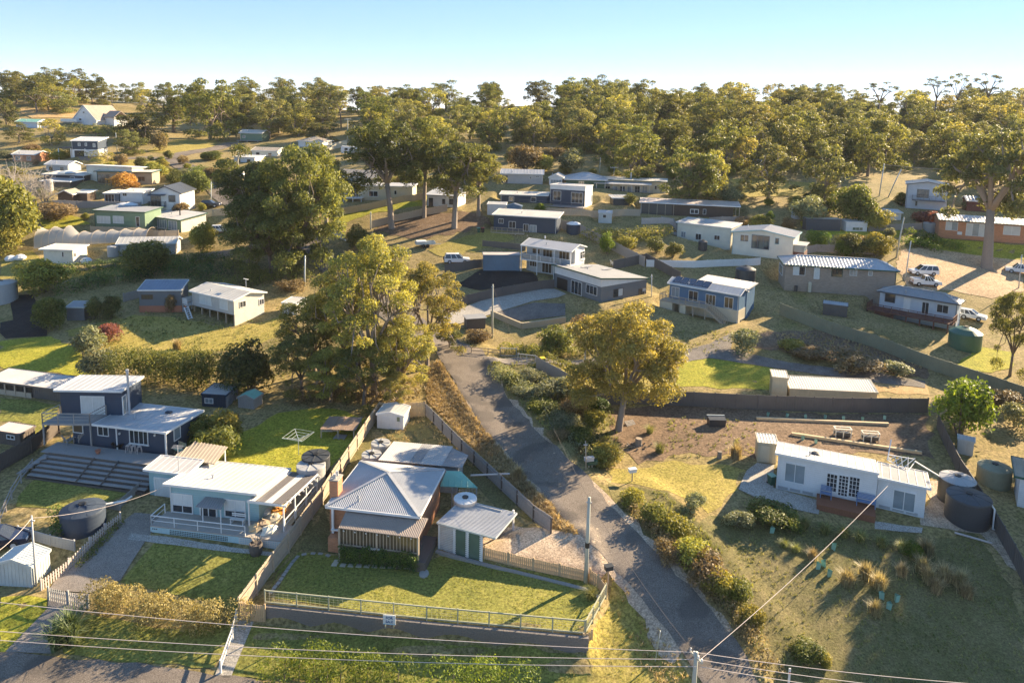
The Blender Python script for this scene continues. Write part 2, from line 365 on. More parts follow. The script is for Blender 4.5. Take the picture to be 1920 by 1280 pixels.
def build_house(key, name, label, cat, wall, roof, kind='skil', rise=0.3, oh=(0.5, 0.4, 0.4, 0.4), fascia='white', plinth=None, pitch=0.45,
                hipin=None, sides=None, wallbot=-1.6, group=None, th=0.14, ridge=None):
    """wall/roof/fascia are material names; oh = overhang front, right, back, left; sides = {'f','r','l','b': material}; plinth = (material, height)"""
    s = FRAMES[key]; L, W, h = s.L, s.W, s.h
    t = thing(name, label, cat, s.wp(0, 0, 0), s.rz, group); s.T = t; s.oh = oh
    fs = roof_faces(kind, L, W, h, rise, hipin)
    rm = MB()
    for f in fs: rm.slab(f, th)
    if pitch:
        for f in fs: ribs(rm, f, pitch)
    rm.build('roof', roof, t)
    if kind in ('hu', 'hv', 'gu', 'gv') and ridge:
        rd = MB(); seen = set()
        for f in fs:
            for i in range(len(f)):
                a, b = f[i], f[(i+1) % len(f)]; k = tuple(sorted((tuple(np.round(a, 2)), tuple(np.round(b, 2)))))
                if k in seen and (a[2] > h+.01 or b[2] > h+.01): rd.beam((a[0], a[1], a[2]+.03), (b[0], b[1], b[2]+.03), 0.28, 0.08)
                seen.add(k)
        if rd.v: rd.build('ridge_capping', ridge, t)
    cnt = {}
    for f in fs:
        for i in range(len(f)):
            a, b = f[i], f[(i+1) % len(f)]; k = tuple(sorted((tuple(np.round(a, 3)), tuple(np.round(b, 3))))); cnt.setdefault(k, []).append((a, b))
    fb = MB()
    for k, e in cnt.items():
        if len(e) == 1:
            a, b = (Vector(q)-Vector((0, 0, .06)) for q in e[0]); fb.beam(a, b, 0.07, 0.2)
    if fascia: fb.build('fascia', fascia, t)
    u0, u1, v0, v1 = oh[3], L-oh[1], oh[0], W-oh[2]
    def zt(u, v):
        if kind == 'skil': z = h+rise*v/W
        elif kind == 'skilu': z = h+rise*u/L
        elif kind == 'gu': z = h+rise*(1-abs(v-W/2)/(W/2))
        elif kind == 'gv': z = h+rise*(1-abs(u-L/2)/(L/2))
        else: z = h
        return z-th-0.02 if kind[0] != 'h' else h-0.03
    s.zt = zt
    um, vm = L/2, W/2
    def side(fc, lo, hi):
        if fc in 'fb':
            v = v0 if fc == 'f' else v1; pts = [(u0, v, lo), (u1, v, lo)]
            top = [(u1, v), (um, v), (u0, v)] if kind == 'gv' else [(u1, v), (u0, v)]
        else:
            u = u1 if fc == 'r' else u0; pts = [(u, v0, lo), (u, v1, lo)]
            top = [(u, v1), (u, vm), (u, v0)] if kind == 'gu' else [(u, v1), (u, v0)]
        return pts+[(a, b, zt(a, b) if hi is None else hi) for a, b in (top if hi is None else [(p[0], p[1]) for p in pts[::-1]])]
    gr = {}
    for fc in 'frbl': gr.setdefault((sides or {}).get(fc, wall), []).append(fc)
    for m_, fcs in gr.items():
        wb = MB()
        for fc in fcs: p = side(fc, wallbot, None); wb.add(p, [tuple(range(len(p)))] if fc in 'fr' else [tuple(range(len(p)))[::-1]])
        wb.build('wall', m_, t)
    if cat in ('house', 'cottage'):
        rq = random.Random(len(label)*7); dp = MB(); x_ = u0+.12 if rq.random() < .5 else u1-.12; dp.tube([(x_, v0-.1, zt(x_, v0)-.1), (x_, v0-.1, wallbot)], .045, 6); dp.build('downpipe', fascia or 'white', t)
        f = fs[0]; c0 = sum((Vector(p) for p in f), Vector())/len(f); a_ = Vector(f[0]).lerp(c0, rq.uniform(.5, .9)); MB().tube([(a_.x, a_.y, a_.z-.1), (a_.x, a_.y, a_.z+rq.uniform(.3, .6))], .07, 8).tube([(a_.x, a_.y, a_.z+.28), (a_.x, a_.y, a_.z+.34)], .13, 8).build('vent_pipe', 'zinc', t)
    if plinth:
        e = 0.04; MB().box(u0-e, u1+e, v0-e, v1+e, wallbot-.02, plinth[1]).build('plinth', plinth[0], t)
    return t
def facade_box(mb, s, face, a0, a1, w0, w1, d0, d1):
    """box on a facade: a along, w height, d0..d1 distance outwards"""
    oh = s.oh
    if face == 'f': mb.box(a0, a1, oh[0]-d1, oh[0]-d0, w0, w1)
    elif face == 'r': mb.box(s.L-oh[1]+d0, s.L-oh[1]+d1, a0, a1, w0, w1)
    elif face == 'l': mb.box(oh[3]-d1, oh[3]-d0, a0, a1, w0, w1)
def win(key, face, rect, glass='glass', frame='white', nx=2, ny=1, name='window', label=None, fw=0.07, sill=False, low=None):
    s = FRAMES[key]; off = {'f': s.oh[0], 'r': s.L-s.oh[1], 'l': s.oh[3]}[face]
    x0, y0, x1, y1 = rect; xm, ym = (x0+x1)/2, (y0+y1)/2
    a0, a1 = s.hit((x0, ym), face, off)[0], s.hit((x1, ym), face, off)[0]
    w1, w0 = s.hit((xm, y0), face, off)[1], s.hit((xm, y1), face, off)[1]
    if a0 > a1: a0, a1 = a1, a0
    lim = (s.oh[3]+.05, s.L-s.oh[1]-.05) if face == 'f' else (s.oh[0]+.05, s.W-s.oh[2]-.05)
    if a0 > lim[1]-.5: a0, a1 = lim[1]-.9, lim[1]
    if a1 < lim[0]+.5: a0, a1 = lim[0], lim[0]+.9
    a0 = max(a0, lim[0]); a1 = min(a1, lim[1])
    if a1-a0 < 0.25: a1 = a0+0.25
    fb = MB(); F = lambda *q: facade_box(fb, s, face, *q)
    F(a0, a1, w0, w0+fw, 0, .07); F(a0, a1, w1-fw, w1, 0, .07); F(a0, a0+fw, w0+fw, w1-fw, 0, .07); F(a1-fw, a1, w0+fw, w1-fw, 0, .07)
    for i in range(1, nx): c = a0+(a1-a0)*i/nx; F(c-fw*.35, c+fw*.35, w0+fw, w1-fw, 0, .055)
    for j in range(1, ny): c = w0+(w1-w0)*j/ny; F(a0+fw, a1-fw, c-fw*.3, c+fw*.3, 0, .052)
    if low: c = w0+(w1-w0)*low; F(a0+fw, a1-fw, c-fw*.35, c+fw*.35, 0, .053)
    if sill: F(a0-.08, a1+.08, w0-.06, w0-.003, 0, .14)
    f = fb.build(name, frame, s.T)
    if label: f['label'] = label
    pb = MB()
    if low:
        c = w0+(w1-w0)*low; facade_box(pb, s, face, a0+fw*.9, a1-fw*.9, w0+fw*.9, c, .01, .03); pb.build('pane', 'glass', f)
        pb = MB(); facade_box(pb, s, face, a0+fw*.9, a1-fw*.9, c+.002, w1-fw*.9, .01, .03); pb.build('pane', glass, f)
    else:
        for i in range(max(1, nx if nx <= 4 else 1)):
            k = max(1, nx if nx <= 4 else 1); b0 = a0+(a1-a0)*i/k; b1 = a0+(a1-a0)*(i+1)/k
            pb = MB(); facade_box(pb, s, face, b0+fw*.34+.003, b1-fw*.34-.003, w0+fw*.9, w1-fw*.9, .01, .03)
            pb.build('pane', glass if not isinstance(glass, tuple) else glass[i % len(glass)], f)
    return f
def wbox(t, name, m, x0, x1, y0, y1, z0, z1, label=None):
    o = MB().box(x0, x1, y0, y1, z0, z1).build(name, m, t)
    if label: o['label'] = label
    return o
def posts(t, pts, w0, w1, m='white', r=0.05, name='post'):
    for p in pts: MB().box(p[0]-r, p[0]+r, p[1]-r, p[1]+r, w0, w1).build(name, m, t)
def railing(t, pts, h=1.0, m='white', nb=0, mid=1, r=0.035, panel=None, name='railing', z=0.0, step=1.2):
    """rail through local points; nb balusters per metre; mid rails; panel = material of infill"""
    rb = MB()
    P = [Vector((p[0], p[1], p[2] if len(p) > 2 else z)) for p in pts]; H = Vector((0, 0, h))
    for a, b in zip(P, P[1:]):
        rb.beam(a+H, b+H, r*2, r*2)
        for k in range(1, mid+1): q = Vector((0, 0, h*k/(mid+1))); rb.beam(a+q, b+q, r*1.2, r*1.2)
        n = max(1, round((b-a).length/step))
        for i in range(n+1): q = a+(b-a)*i/n; rb.beam(q, q+H, r*2, r*2)
        if nb:
            n = int((b-a).length*nb)
            for i in range(1, n): q = a+(b-a)*i/n; rb.beam(q+Vector((0, 0, .08)), q+H, r*.8, r*.8)
    o = rb.build(name, m, t)
    if panel:
        for a, b in zip(P, P[1:]):
            pb = MB(); pb.beam(a+H*.52, b+H*.52, 0.02, h*.8); pb.build('panel', panel, o)
    return o
# ---------------------------------------------------------------- fences
def fence(name, label, pts, h=1.7, m='paling', kind='paling', step=2.4, group=None, postm=None, posth=None, cat='fence', xy=False, gap=0.02, pw=0.13, rail=True, zc=None, flip=False):
    gz = (lambda x, y: zc) if zc is not None else globals()['gz']
    P = [(np.asarray(p) if xy else G(p))[:2] for p in pts]
    o0 = np.array((P[0][0], P[0][1], gz(*P[0]))); t = thing(name, label, cat, o0, 0, group); rg = random.Random(len(label))
    segs = []
    for a, b in zip(P, P[1:]):
        n = max(1, round(np.linalg.norm(b-a)/step)); segs += [(a+(b-a)*i/n, a+(b-a)*(i+1)/n) for i in range(n)]
    posth = posth or h+0.08
    for q in [s_[0] for s_ in segs]+[segs[-1][1]]:
        z = gz(*q); mb = MB(); 
        if kind in ('wire', 'steelpost'): mb.tube([(q[0], q[1], z-.3), (q[0], q[1], z+posth)], 0.055, 6)
        else:
            d = segs[0][1]-segs[0][0]; d = d/np.linalg.norm(d); mb.beam((q[0], q[1], z-.3), (q[0], q[1], z+posth), 0.11, 0.11, up=(d[0], d[1], 0))
        mb.build('post', postm or m, t, o0)
    for a, b in segs:
        za, zb = gz(*a), gz(*b); d = b-a; Ls = np.linalg.norm(d); d = d/Ls; n = np.array((-d[1], d[0]))
        A = Vector((a[0], a[1], za)); B = Vector((b[0], b[1], zb))
        if kind == 'paling':
            mb = MB(); k = int(Ls/(pw+gap)); up = (n[0], n[1], 0)
            for i in range(k):
                q = A+(B-A)*((i+.5)/k)-Vector((n[0], n[1], 0))*(-0.07 if flip else 0.07); hh = h+rg.uniform(-.03, .03)
                c = Vector((d[0], d[1], 0))*(pw/2)
                vs = [q-c, q+c, q+c+Vector((0, 0, hh)), q-c+Vector((0, 0, hh))]; nn = Vector((n[0], n[1], 0))*0.018
                mb.add([p-nn for p in vs]+[p+nn for p in vs], [(0, 1, 2, 3), (7, 6, 5, 4), (0, 4, 5, 1), (1, 5, 6, 2), (2, 6, 7, 3), (3, 7, 4, 0)])
            o = mb.build('panel', m, t, o0); o['kind'] = 'stuff'
        elif kind == 'panel':
            mb = MB(); e = Vector((0, 0, 1)); nn = Vector((n[0], n[1], 0))
            vs = [A-e*.2, B-e*.2, B+e*h, A+e*h]; mb.add([p-nn*.02 for p in vs]+[p+nn*.02 for p in vs], [(0, 1, 2, 3), (7, 6, 5, 4), (0, 4, 5, 1), (1, 5, 6, 2), (2, 6, 7, 3), (3, 7, 4, 0)])
            k = int(Ls/0.3)
            for i in range(k): 
                q = A+(B-A)*((i+.5)/k); mb.beam(q-nn*.025, q-nn*.025+e*h*.98, .05, .03, up=(n[0], n[1], 0))
            mb.build('panel', m, t, o0)
        elif kind == 'rail':
            for k in range(2): q = Vector((0, 0, h*(0.98 if k else 0.5))); MB().beam(A+q, B+q, .06, .1).build('rail', m, t, o0)
        elif kind == 'wire':
            q = Vector((0, 0, h)); MB().beam(A+q, B+q, .07, .09).build('rail', m, t, o0); MB().beam(A+Vector((0, 0, .08)), B+Vector((0, 0, .08)), .05, .1).build('rail', m, t, o0)
            mb = MB()
            for k in range(1, 5): q = Vector((0, 0, h*k/5)); mb.tube([A+q, B+q], .008, 3)
            for k in range(1, int(Ls/.35)): q = A+(B-A)*(k*.35/Ls); mb.tube([q, q+Vector((0, 0, h))], .006, 3)
            mb.build('wire_mesh', m, t, o0)
        if rail and kind == 'paling':
            for hh in (0.3, h-.3): MB().beam(A+Vector((n[0]*(-.03 if flip else .02), n[1]*(-.03 if flip else .02), hh)), B+Vector((n[0]*(-.03 if flip else .02), n[1]*(-.03 if flip else .02), hh)), .04, .08).build('rail', m, t, o0)
    return t
# ---------------------------------------------------------------- vegetation
def quads_mesh(name, V, tint, m):      # V: (n,4,3) leaf quads, tint: (n,)
    n = len(V); me = bpy.data.meshes.new(name)
    me.vertices.add(4*n); me.vertices.foreach_set('co', V.reshape(-1).astype(np.float32))
    me.loops.add(4*n); me.loops.foreach_set('vertex_index', np.arange(4*n, dtype=np.int32))
    me.polygons.add(n); me.polygons.foreach_set('loop_start', np.arange(0, 4*n, 4, dtype=np.int32)); me.polygons.foreach_set('loop_total', np.full(n, 4, np.int32))
    a = me.attributes.new('tint', 'FLOAT', 'POINT'); a.data.foreach_set('value', np.repeat(np.clip(tint, 0, 1), 4).astype(np.float32))
    me.update(calc_edges=True); me.materials.append(M(m)); return me
def leaf_quads(P, Nn, size, asp, rng, droop=0.0):
    n = len(P); r = rng.normal(size=(n, 3)); r[:, 2] -= droop*2
    t = r-Nn*(r*Nn).sum(1)[:, None]; t /= np.linalg.norm(t, axis=1)[:, None]+1e-9; b = np.cross(Nn, t)
    sz = size*rng.uniform(0.6, 1.35, n)[:, None]; L = t*sz; B = b*sz*asp
    return np.stack([P-L, P+B*.9-L*.1, P+L, P-B*.9+L*.1], 1)
def unit(rng, n):
    v = rng.normal(size=(n, 3)); return v/np.linalg.norm(v, axis=1)[:, None]
def cluster_leaves(centres, radii, flat, per, rng, shell=0.5, up=0.35):
    P, Nn, T = [], [], []
    for (c, r) in zip(centres, radii):
        n = max(8, int(per*r*r)); d = unit(rng, n)
        flip = (d[:, 2] < -0.1) & (rng.random(n) < 0.6); d[flip, 2] *= -1
        rr = r*(1-shell*rng.random(n)**1.5)*(1+0.16*np.sin(d[:, 0]*5+c[0]*3)*np.cos(d[:, 1]*6+c[1]))
        p = c+d*rr[:, None]*np.array((1, 1, flat)); nn = d*0.5+rng.normal(size=(n, 3))*0.55; nn[:, 2] += up
        nn /= np.linalg.norm(nn, axis=1)[:, None]; ct = rng.uniform(-.16, .16)
        P.append(p); Nn.append(nn); T.append(np.clip(0.5+ct+rng.normal(0, .17, n), 0, 1))
    return np.concatenate(P), np.concatenate(Nn), np.concatenate(T)
TREES = {}
class TreeKind:
    def __init__(s, trunk, crown, h, w): s.trunk = trunk; s.crown = crown; s.h = h; s.w = w; s.used = False
def gum(key, seed, h=14.0, w=10.0, clear=0.35, ncl=16, per=130, leaf=0.3, asp=0.45, rel=(0.13, 0.24), flat=0.72, bark='bark', lm='gum_leaf', fork=0.4, tr=0.30, lean=0.06, dome=0.75, lower=0.35, limbs=4):
    rng = np.random.default_rng(seed); cs, rs = [], []; R = w/2
    tries = 0
    while len(cs) < ncl and tries < 6000:
        tries += 1; a = rng.uniform(0, 2*PI); q = math.sqrt(rng.random()); r = q*R*0.8
        top = h*(1-(1-dome)*q*q)-0.4; bot = h*clear+(h*0.12*(1-q))
        f = 1-rng.random()*(1 if rng.random() < lower else 0.35); z = bot+(top-bot)*f
        rc = w*rng.uniform(*rel)*(1-0.25*q); c = np.array((r*math.cos(a), r*math.sin(a), z-rc*flat*.8))
        if all(np.linalg.norm((c-d)*np.array((1, 1, 1.25))) > 0.75*(rc+e)*.72 for d, e in zip(cs, rs)): cs.append(c); rs.append(rc)
    cs = np.array(cs); rs = np.array(rs); off = np.array((lean*h*rng.uniform(-1, 1), lean*h*rng.uniform(-1, 1), 0)); cs = cs+off*.6
    P, Nn, T = cluster_leaves(cs, rs, flat, per, rng)
    V = leaf_quads(P, Nn, leaf, asp, rng, 0.35); crown = quads_mesh('crown', V, T, lm)
    mb = MB(); fz = h*fork; base = Vector((0, 0, -0.4)); fk = Vector((off[0]*.5, off[1]*.5, fz)); r0 = tr*h/14
    mb.tube([base, Vector((off[0]*.05, 0, 0.25)), Vector((off[0]*.2, off[1]*.2, fz*.5)), fk], [r0*1.45, r0*1.05, r0*.85, r0*.72], 9)
    ang = np.arctan2(cs[:, 1], cs[:, 0]); order = np.argsort(ang)
    for g in np.array_split(order, limbs):
        if not len(g): continue
        gc = Vector(cs[g].mean(0)); m1 = fk+(gc-fk)*.5+Vector((0, 0, h*.03)); e = fk+(gc-fk)*.85
        mb.tube([fk-Vector((0, 0, .2)), fk+(m1-fk)*.5, m1, e], [r0*.6, r0*.5, r0*.4, r0*.24], 7)
        for i in g:
            c = Vector(cs[i]); s0 = m1+(e-m1)*rng.uniform(0, .9); md = (s0+c)/2+Vector(rng.normal(0, .04*h, 3)*np.array((1, 1, .4)))
            mb.tube([s0, md, c, c+(c-md)*.4], [r0*.27, r0*.19, r0*.1, r0*.03], 5)
            for k in range(2): d = Vector(unit(rng, 1)[0])*rs[i]*.8; mb.tube([c-(c-md)*.3, c+d*.5, c+d], [r0*.09, r0*.06, r0*.02], 4)
    tm = bpy.data.meshes.new('trunk'); tm.from_pydata(mb.v, [], mb.f); tm.materials.append(M(bark)); tm.polygons.foreach_set('use_smooth', [True]*len(tm.polygons)); tm.update()
    TREES[key] = TreeKind(tm, crown, h, w); return TREES[key]
def bush(key, seed, h=2.5, w=3.0, ncl=9, per=500, leaf=0.11, asp=0.5, lm='bush_leaf', flat=0.85, bark='bark', shell=0.45, spread=0.62):
    rng = np.random.default_rng(seed); cs, rs = [], []
    for i in range(ncl):
        a = rng.uniform(0, 2*PI); q = math.sqrt(rng.random())*spread; r = q*w/2; rc = w*rng.uniform(.2, .32)
        z = min(h-rc*flat, max(rc*.35, (h-rc*flat)*(1-.55*q*q)*rng.uniform(.35, 1.0))); cs.append((r*math.cos(a), r*math.sin(a), z)); rs.append(rc)
    cs.append((0, 0, h*.45)); rs.append(w*.36)
    P, Nn, T = cluster_leaves(np.array(cs), np.array(rs), flat, per, rng, shell, .25); k = P[:, 2] > -.1; P, Nn, T = P[k], Nn[k], T[k]
    crown = quads_mesh('crown', leaf_quads(P, Nn, leaf, asp, rng, -.2), T, lm)
    mb = MB()
    for i in range(5): a = i*1.3; e = Vector(cs[i]); mb.tube([(.08*math.cos(a), .08*math.sin(a), -.3), (e.x*.4, e.y*.4, e.z*.5), e], [.05*h/2.5, .04*h/2.5, .015], 5)
    tm = bpy.data.meshes.new('trunk'); tm.from_pydata(mb.v, [], mb.f); tm.materials.append(M(bark)); tm.update()
    TREES[key] = TreeKind(tm, crown, h, w); return TREES[key]
def bare(key, seed, h=9, w=8, bark='pale_bark', n=5):
    rng = np.random.default_rng(seed); mb = MB()
    def grow(p, d, L, r, lv):
        k = [p]; q = p
        for i in range(3): d = (d+Vector(rng.normal(0, .16, 3))).normalized(); q = q+d*L/3; k.append(q)
        mb.tube(k, [r, r*.85, r*.7, r*.5], 5 if lv > 2 else 4)
        if lv == 0: return
        for j in range(4 if lv < 3 else 3):
            nd = (d*1.0+Vector(rng.normal(0, .62, 3))+Vector((0, 0, .12))).normalized(); grow(k[rng.integers(1, 4)], nd, L*rng.uniform(.55, .8), r*.52, lv-1)
    for j in range(n): a = j*2*PI/n+.4; grow(Vector((0, 0, -.2)), Vector((.5*math.cos(a), .5*math.sin(a), 1)).normalized(), h*.36, .13*h/9, 4)
    tm = bpy.data.meshes.new('branches'); tm.from_pydata(mb.v, [], mb.f); tm.materials.append(M(bark)); tm.update(); TREES[key] = TreeKind(tm, None, h, w)
TREE_N = 0
def plant(key, loc, h, w, label, name='gum_tree', cat='tree', group=None, rz=None, sink=0.1):
    """place an individual tree: Empty > trunk, crown"""
    global TREE_N; TREE_N += 1; k = TREES[key]; rz = (TREE_N*2.399) % (2*PI) if rz is None else rz
    t = thing(name, label, cat, (loc[0], loc[1], (loc[2] if len(loc) > 2 else gz(loc[0], loc[1]))-sink), rz, group); sx = w/k.w; t.scale = (sx, sx, h/k.h)
    for nm, me in (('trunk', k.trunk), ('crown', k.crown)):
        if me: o = bpy.data.objects.new('branches' if (nm == 'trunk' and k.crown is None) else nm, me); C.objects.link(o); o.parent = t
    return t
def plant_px(key, base, top_y, wpx, label, **kw):
    P = G(base); s = scale_at(P); P = (P[0], P[1]); return plant(key, P, max(.3, (base[1]-top_y)/s), max(.3, wpx/s), label, **kw)
def hedge(name, label, pts, w, h, lm, per=260, leaf=0.1, seed=3, xy=False, cat='hedge', asp=.5, bumpy=.25, ground=True, kind=None, z=None):
    rng = np.random.default_rng(seed); P0 = [(np.asarray(p) if xy else G(p)) for p in pts]; P2 = [q[:2] for q in P0]; cs, rs = [], []
    for a, b in zip(P2, P2[1:]):
        n = max(1, int(np.linalg.norm(b-a)/(w*.42)))
        for i in range(n+1):
            q = a+(b-a)*i/n+rng.normal(0, w*.06, 2); hh = h*(1+rng.uniform(-bumpy, bumpy)*.6); g = gz(*q) if z is None else z; r = w*.5*rng.uniform(.85, 1.15)
            top = max(hh-r*.85, .1); lv = max(1, int(math.ceil(top/r)))
            for k in range(lv): cs.append((q[0]+rng.normal(0, w*.05), q[1]+rng.normal(0, w*.05), g+top*(k+1)/lv)); rs.append(r)
    Pp, Nn, T = cluster_leaves(np.array(cs), np.array(rs), .85, per, rng, .35, .3)
    o0 = np.array((P2[0][0], P2[0][1], gz(*P2[0]))); k = Pp[:, 2] > hz(Pp[:, 0], Pp[:, 1])-.1; Pp, Nn, T = Pp[k], Nn[k], T[k]
    me = quads_mesh('foliage', leaf_quads(Pp-o0, Nn, leaf, asp, rng, -.3), T, lm)
    t = thing(name, label, cat, o0); o = bpy.data.objects.new('foliage', me); C.objects.link(o); o.parent = t
    mb = MB()
    for a, b in zip(P2, P2[1:]):
        n = max(1, int(np.linalg.norm(b-a)/.9))
        for i in range(n): q = a+(b-a)*(i+.5)/n; g = gz(*q)-o0[2]; mb.tube([(q[0]-o0[0], q[1]-o0[1], g-.2), (q[0]-o0[0]+.1, q[1]-o0[1], g+h*.7)], [.05, .02], 5)
    mb.build('stem', 'bark', t)['kind'] = 'stuff'; return t
def blades(P, n, L, wid, rng, spread=.6, jitter=.05):   # P (k,3) tuft bases -> quads
    k = len(P); B = np.repeat(P, n, 0)+np.concatenate([rng.normal(0, jitter, (k*n, 2)), np.zeros((k*n, 1))], 1); a = rng.uniform(0, 2*PI, k*n); out = np.stack([np.cos(a), np.sin(a), np.zeros(k*n)], 1)
    l = L*rng.uniform(.5, 1.2, k*n)[:, None]; s = spread*rng.uniform(.2, 1.2, k*n)[:, None]; sd = np.stack([-np.sin(a), np.cos(a), np.zeros(k*n)], 1)*wid
    mid = B+out*l*s*.35+np.array((0, 0, 1))*l*.6; tip = B+out*l*s*1.0+np.array((0, 0, 1))*l*(1-.35*s)
    return np.stack([B-sd, B+sd, mid+sd*.7, mid-sd*.7], 1), np.stack([mid-sd*.7, mid+sd*.7, tip+sd*.1, tip-sd*.1], 1)
def tussock(key, seed, h=.8, n=420, lm='dry_tuft', spread=.5, wid=.014):
    rng = np.random.default_rng(seed); P = np.zeros((1, 3)); q1, q2 = blades(P, n, h, wid, rng, spread, .09); V = np.concatenate([q1, q2]); T = np.tile(rng.uniform(.1, .9, n), 2)
    TREES[key] = TreeKind(quads_mesh('blades', V, T, lm), None, h, h*1.6)
def put_tuft(key, loc, h, label, group=None, name='tussock', cat='grass tussock', wide=1.0):
    k = TREES[key]; o = bpy.data.objects.new(name, k.trunk); C.objects.link(o); global TREE_N; TREE_N += 1
    o.location = (loc[0], loc[1], gz(loc[0], loc[1])-.03); s = h/k.h; o.scale = (s*wide, s*wide, s); o.rotation_euler = (0, 0, TREE_N*2.4); return tag(o, label, cat, group)
def scatter(poly, dens, rng, xy=False):
    P = np.array([(np.asarray(p) if xy else G(p))[:2] for p in poly]); lo, hi = P.min(0), P.max(0); n = int((hi-lo).prod()*dens)
    q = rng.uniform(lo, hi, (n, 2)); k = poly_sd(q[:, 0], q[:, 1], P) < 0; q = q[k]; return np.column_stack([q, hz(q[:, 0], q[:, 1])])
def grass_patch(name, polys, dens, n, L, lm, seed=1, spread=.8, wid=.02, patchy=True, xy=False):
    rng = np.random.default_rng(seed); A = []
    for poly in polys:
        P = scatter(poly, dens, rng, xy)
        if patchy:
            f = np.sin(P[:, 0]*1.1+seed)+np.sin(P[:, 1]*.9+P[:, 0]*.5)+np.sin(P[:, 0]*2.7-P[:, 1]*2.1); P = P[(f+rng.normal(0, 1.0, len(P))) > -.2]
        A.append(P)
    P = np.concatenate(A); q1, q2 = blades(P, n, L, wid, rng, spread, .06); V = np.concatenate([q1, q2])
    T0 = np.clip(.5+.25*np.sin(P[:, 0]*.6+2)*np.sin(P[:, 1]*.5)+rng.normal(0, .18, len(P)), 0, 1); T = np.tile(np.repeat(T0, n)+rng.normal(0, .08, len(P)*n), 2)
    o = bpy.data.objects.new(name, quads_mesh(name, V, T, lm)); C.objects.link(o); o['kind'] = 'stuff'; return o
# ---------------------------------------------------------------- palette
for a in [('white', (.69, .69, .67), .5), ('cream', (.62, .56, .42), .6, 'boards'), ('creamw', (.72, .69, .58), .6, 'boards'), ('whitew', (.68, .69, .69), .6, 'boards'), ('navy', (.045, .065, .10), .65, 'boards'),
          ('navy_dk', (.035, .045, .065), .6, 'boards'), ('teal', (.30, .47, .50), .6, 'boards'), ('tealtrim', (.40, .58, .62), .6), ('paleblue', (.52, .58, .64), .6, 'boards'), ('blue', (.10, .19, .30), .6, 'boards'),
          ('grey', (.16, .18, .20), .6, 'boards'), ('ltgrey', (.42, .42, .42), .6, 'boards'), ('green', (.17, .25, .17), .6, 'boards'), ('beige', (.42, .35, .25), .7, 'boards'), ('stonegrey', (.5, .5, .48), .7, 'boards'), ('brown', (.09, .065, .05), .7, 'boards'),
          ('darkgreen', (.03, .09, .06), .5), ('brick', (.42, .17, .08), .85, 'brick'), ('brick_orange', (.48, .21, .10), .85, 'brick'), ('brick_grey', (.25, .19, .155), .85, 'brick'), ('block', (.33, .26, .20), .9, 'brick'), ('terracotta', (.42, .17, .10), .8),
          ('rf_white', (.47, .46, .445), .42, 'metal'), ('rf_cream', (.53, .51, .46), .45, 'metal'), ('rf_grey', (.40, .41, .42), .4, 'metal'), ('rf_mid', (.28, .285, .29), .42, 'metal'), ('rf_dark', (.075, .085, .10), .4, 'metal'), ('rf_blue', (.17, .22, .29), .4, 'metal'),
          ('rf_green', (.22, .46, .36), .5, 'metal'), ('rf_brown', (.33, .26, .21), .6, 'metal'), ('rf_pink', (.55, .47, .42), .5, 'metal'), ('rf_clear', (.13, .12, .115), .3, 'metal'), ('rf_tan', (.42, .35, .26), .6, 'metal'), ('steel', (.50, .54, .53), .4, 'metal'), ('steel_cream', (.60, .52, .36), .5, 'metal'),
          ('colorbond', (.125, .115, .108), .5, 'metal'), ('olive', (.25, .25, .165), .6, 'metal'), ('container', (.15, .22, .28), .55, 'metal'), ('zinc', (.45, .46, .47), .35, 'metal'),
          ('paling', (.42, .345, .255), .85, 'wood'), ('paling_grey', (.32, .295, .27), .9, 'wood'), ('paling_new', (.50, .36, .21), .8, 'wood'), ('timber_dk', (.12, .10, .085), .9, 'wood'), ('deckgrey', (.29, .275, .26), .9, 'wood'), ('merbau', (.24, .095, .05), .75, 'wood'), ('sleeper', (.52, .40, .24), .8, 'wood'), ('redwood', (.13, .055, .04), .8, 'wood'), ('treated', (.36, .36, .25), .85, 'wood'), ('polewood', (.42, .42, .35), .85, 'wood'), ('log', (.30, .24, .18), .9, 'rough'),
          ('concrete', (.42, .38, .33), .9, 'rough'), ('conc_lt', (.50, .47, .42), .9, 'rough'), ('paver', (.50, .46, .36), .9, 'rough'), ('stone', (.36, .34, .31), .9, 'rough'), ('sandstone', (.50, .42, .29), .9, 'rough'), ('tank_dark', (.045, .05, .055), .45), ('tank_blue', (.032, .048, .075), .7), ('tank_green', (.05, .13, .09), .4), ('tank_grey', (.36, .36, .35), .5), ('tank_cream', (.55, .47, .40), .5),
          ('black', (.02, .02, .02), .5), ('rubber', (.015, .015, .015), .8), ('guard', (.24, .43, .34), .6), ('blueseat', (.17, .25, .40), .5), ('yellow', (.75, .55, .03), .5), ('red', (.45, .03, .03), .5), ('curtain', (.55, .55, .52), .8), ('blind', (.60, .62, .60), .5), ('net', (.55, .54, .50), .9), ('ochre', (.55, .33, .06), .7), ('oldroof', (.30, .21, .15), .9, 'rough'), ('orange', (.6, .25, .04), .6), ('bluesign', (.03, .09, .22), .5), ('skyblue', (.25, .5, .7), .5), ('screen', (.11, .10, .085), .8)]:
    paint(a[0], a[1], a[2], *(a[3:]))
paint('wallblock', (.235, .205, .18), .9, 'rough')
glass_mat('glass', (.03, .035, .042)); glass_mat('glass_warm', (.10, .075, .05)); glass_mat('glass_pale', (.22, .26, .28), .15); glass_mat('glass_green', (.10, .15, .115), .15); glass_mat('solar', (.02, .03, .06), .15)
m, t, b = _mat('car_white'); b.inputs['Base Color'].default_value = (.72, .73, .74, 1); b.inputs['Roughness'].default_value = .25; b.inputs['Coat Weight'].default_value = .6
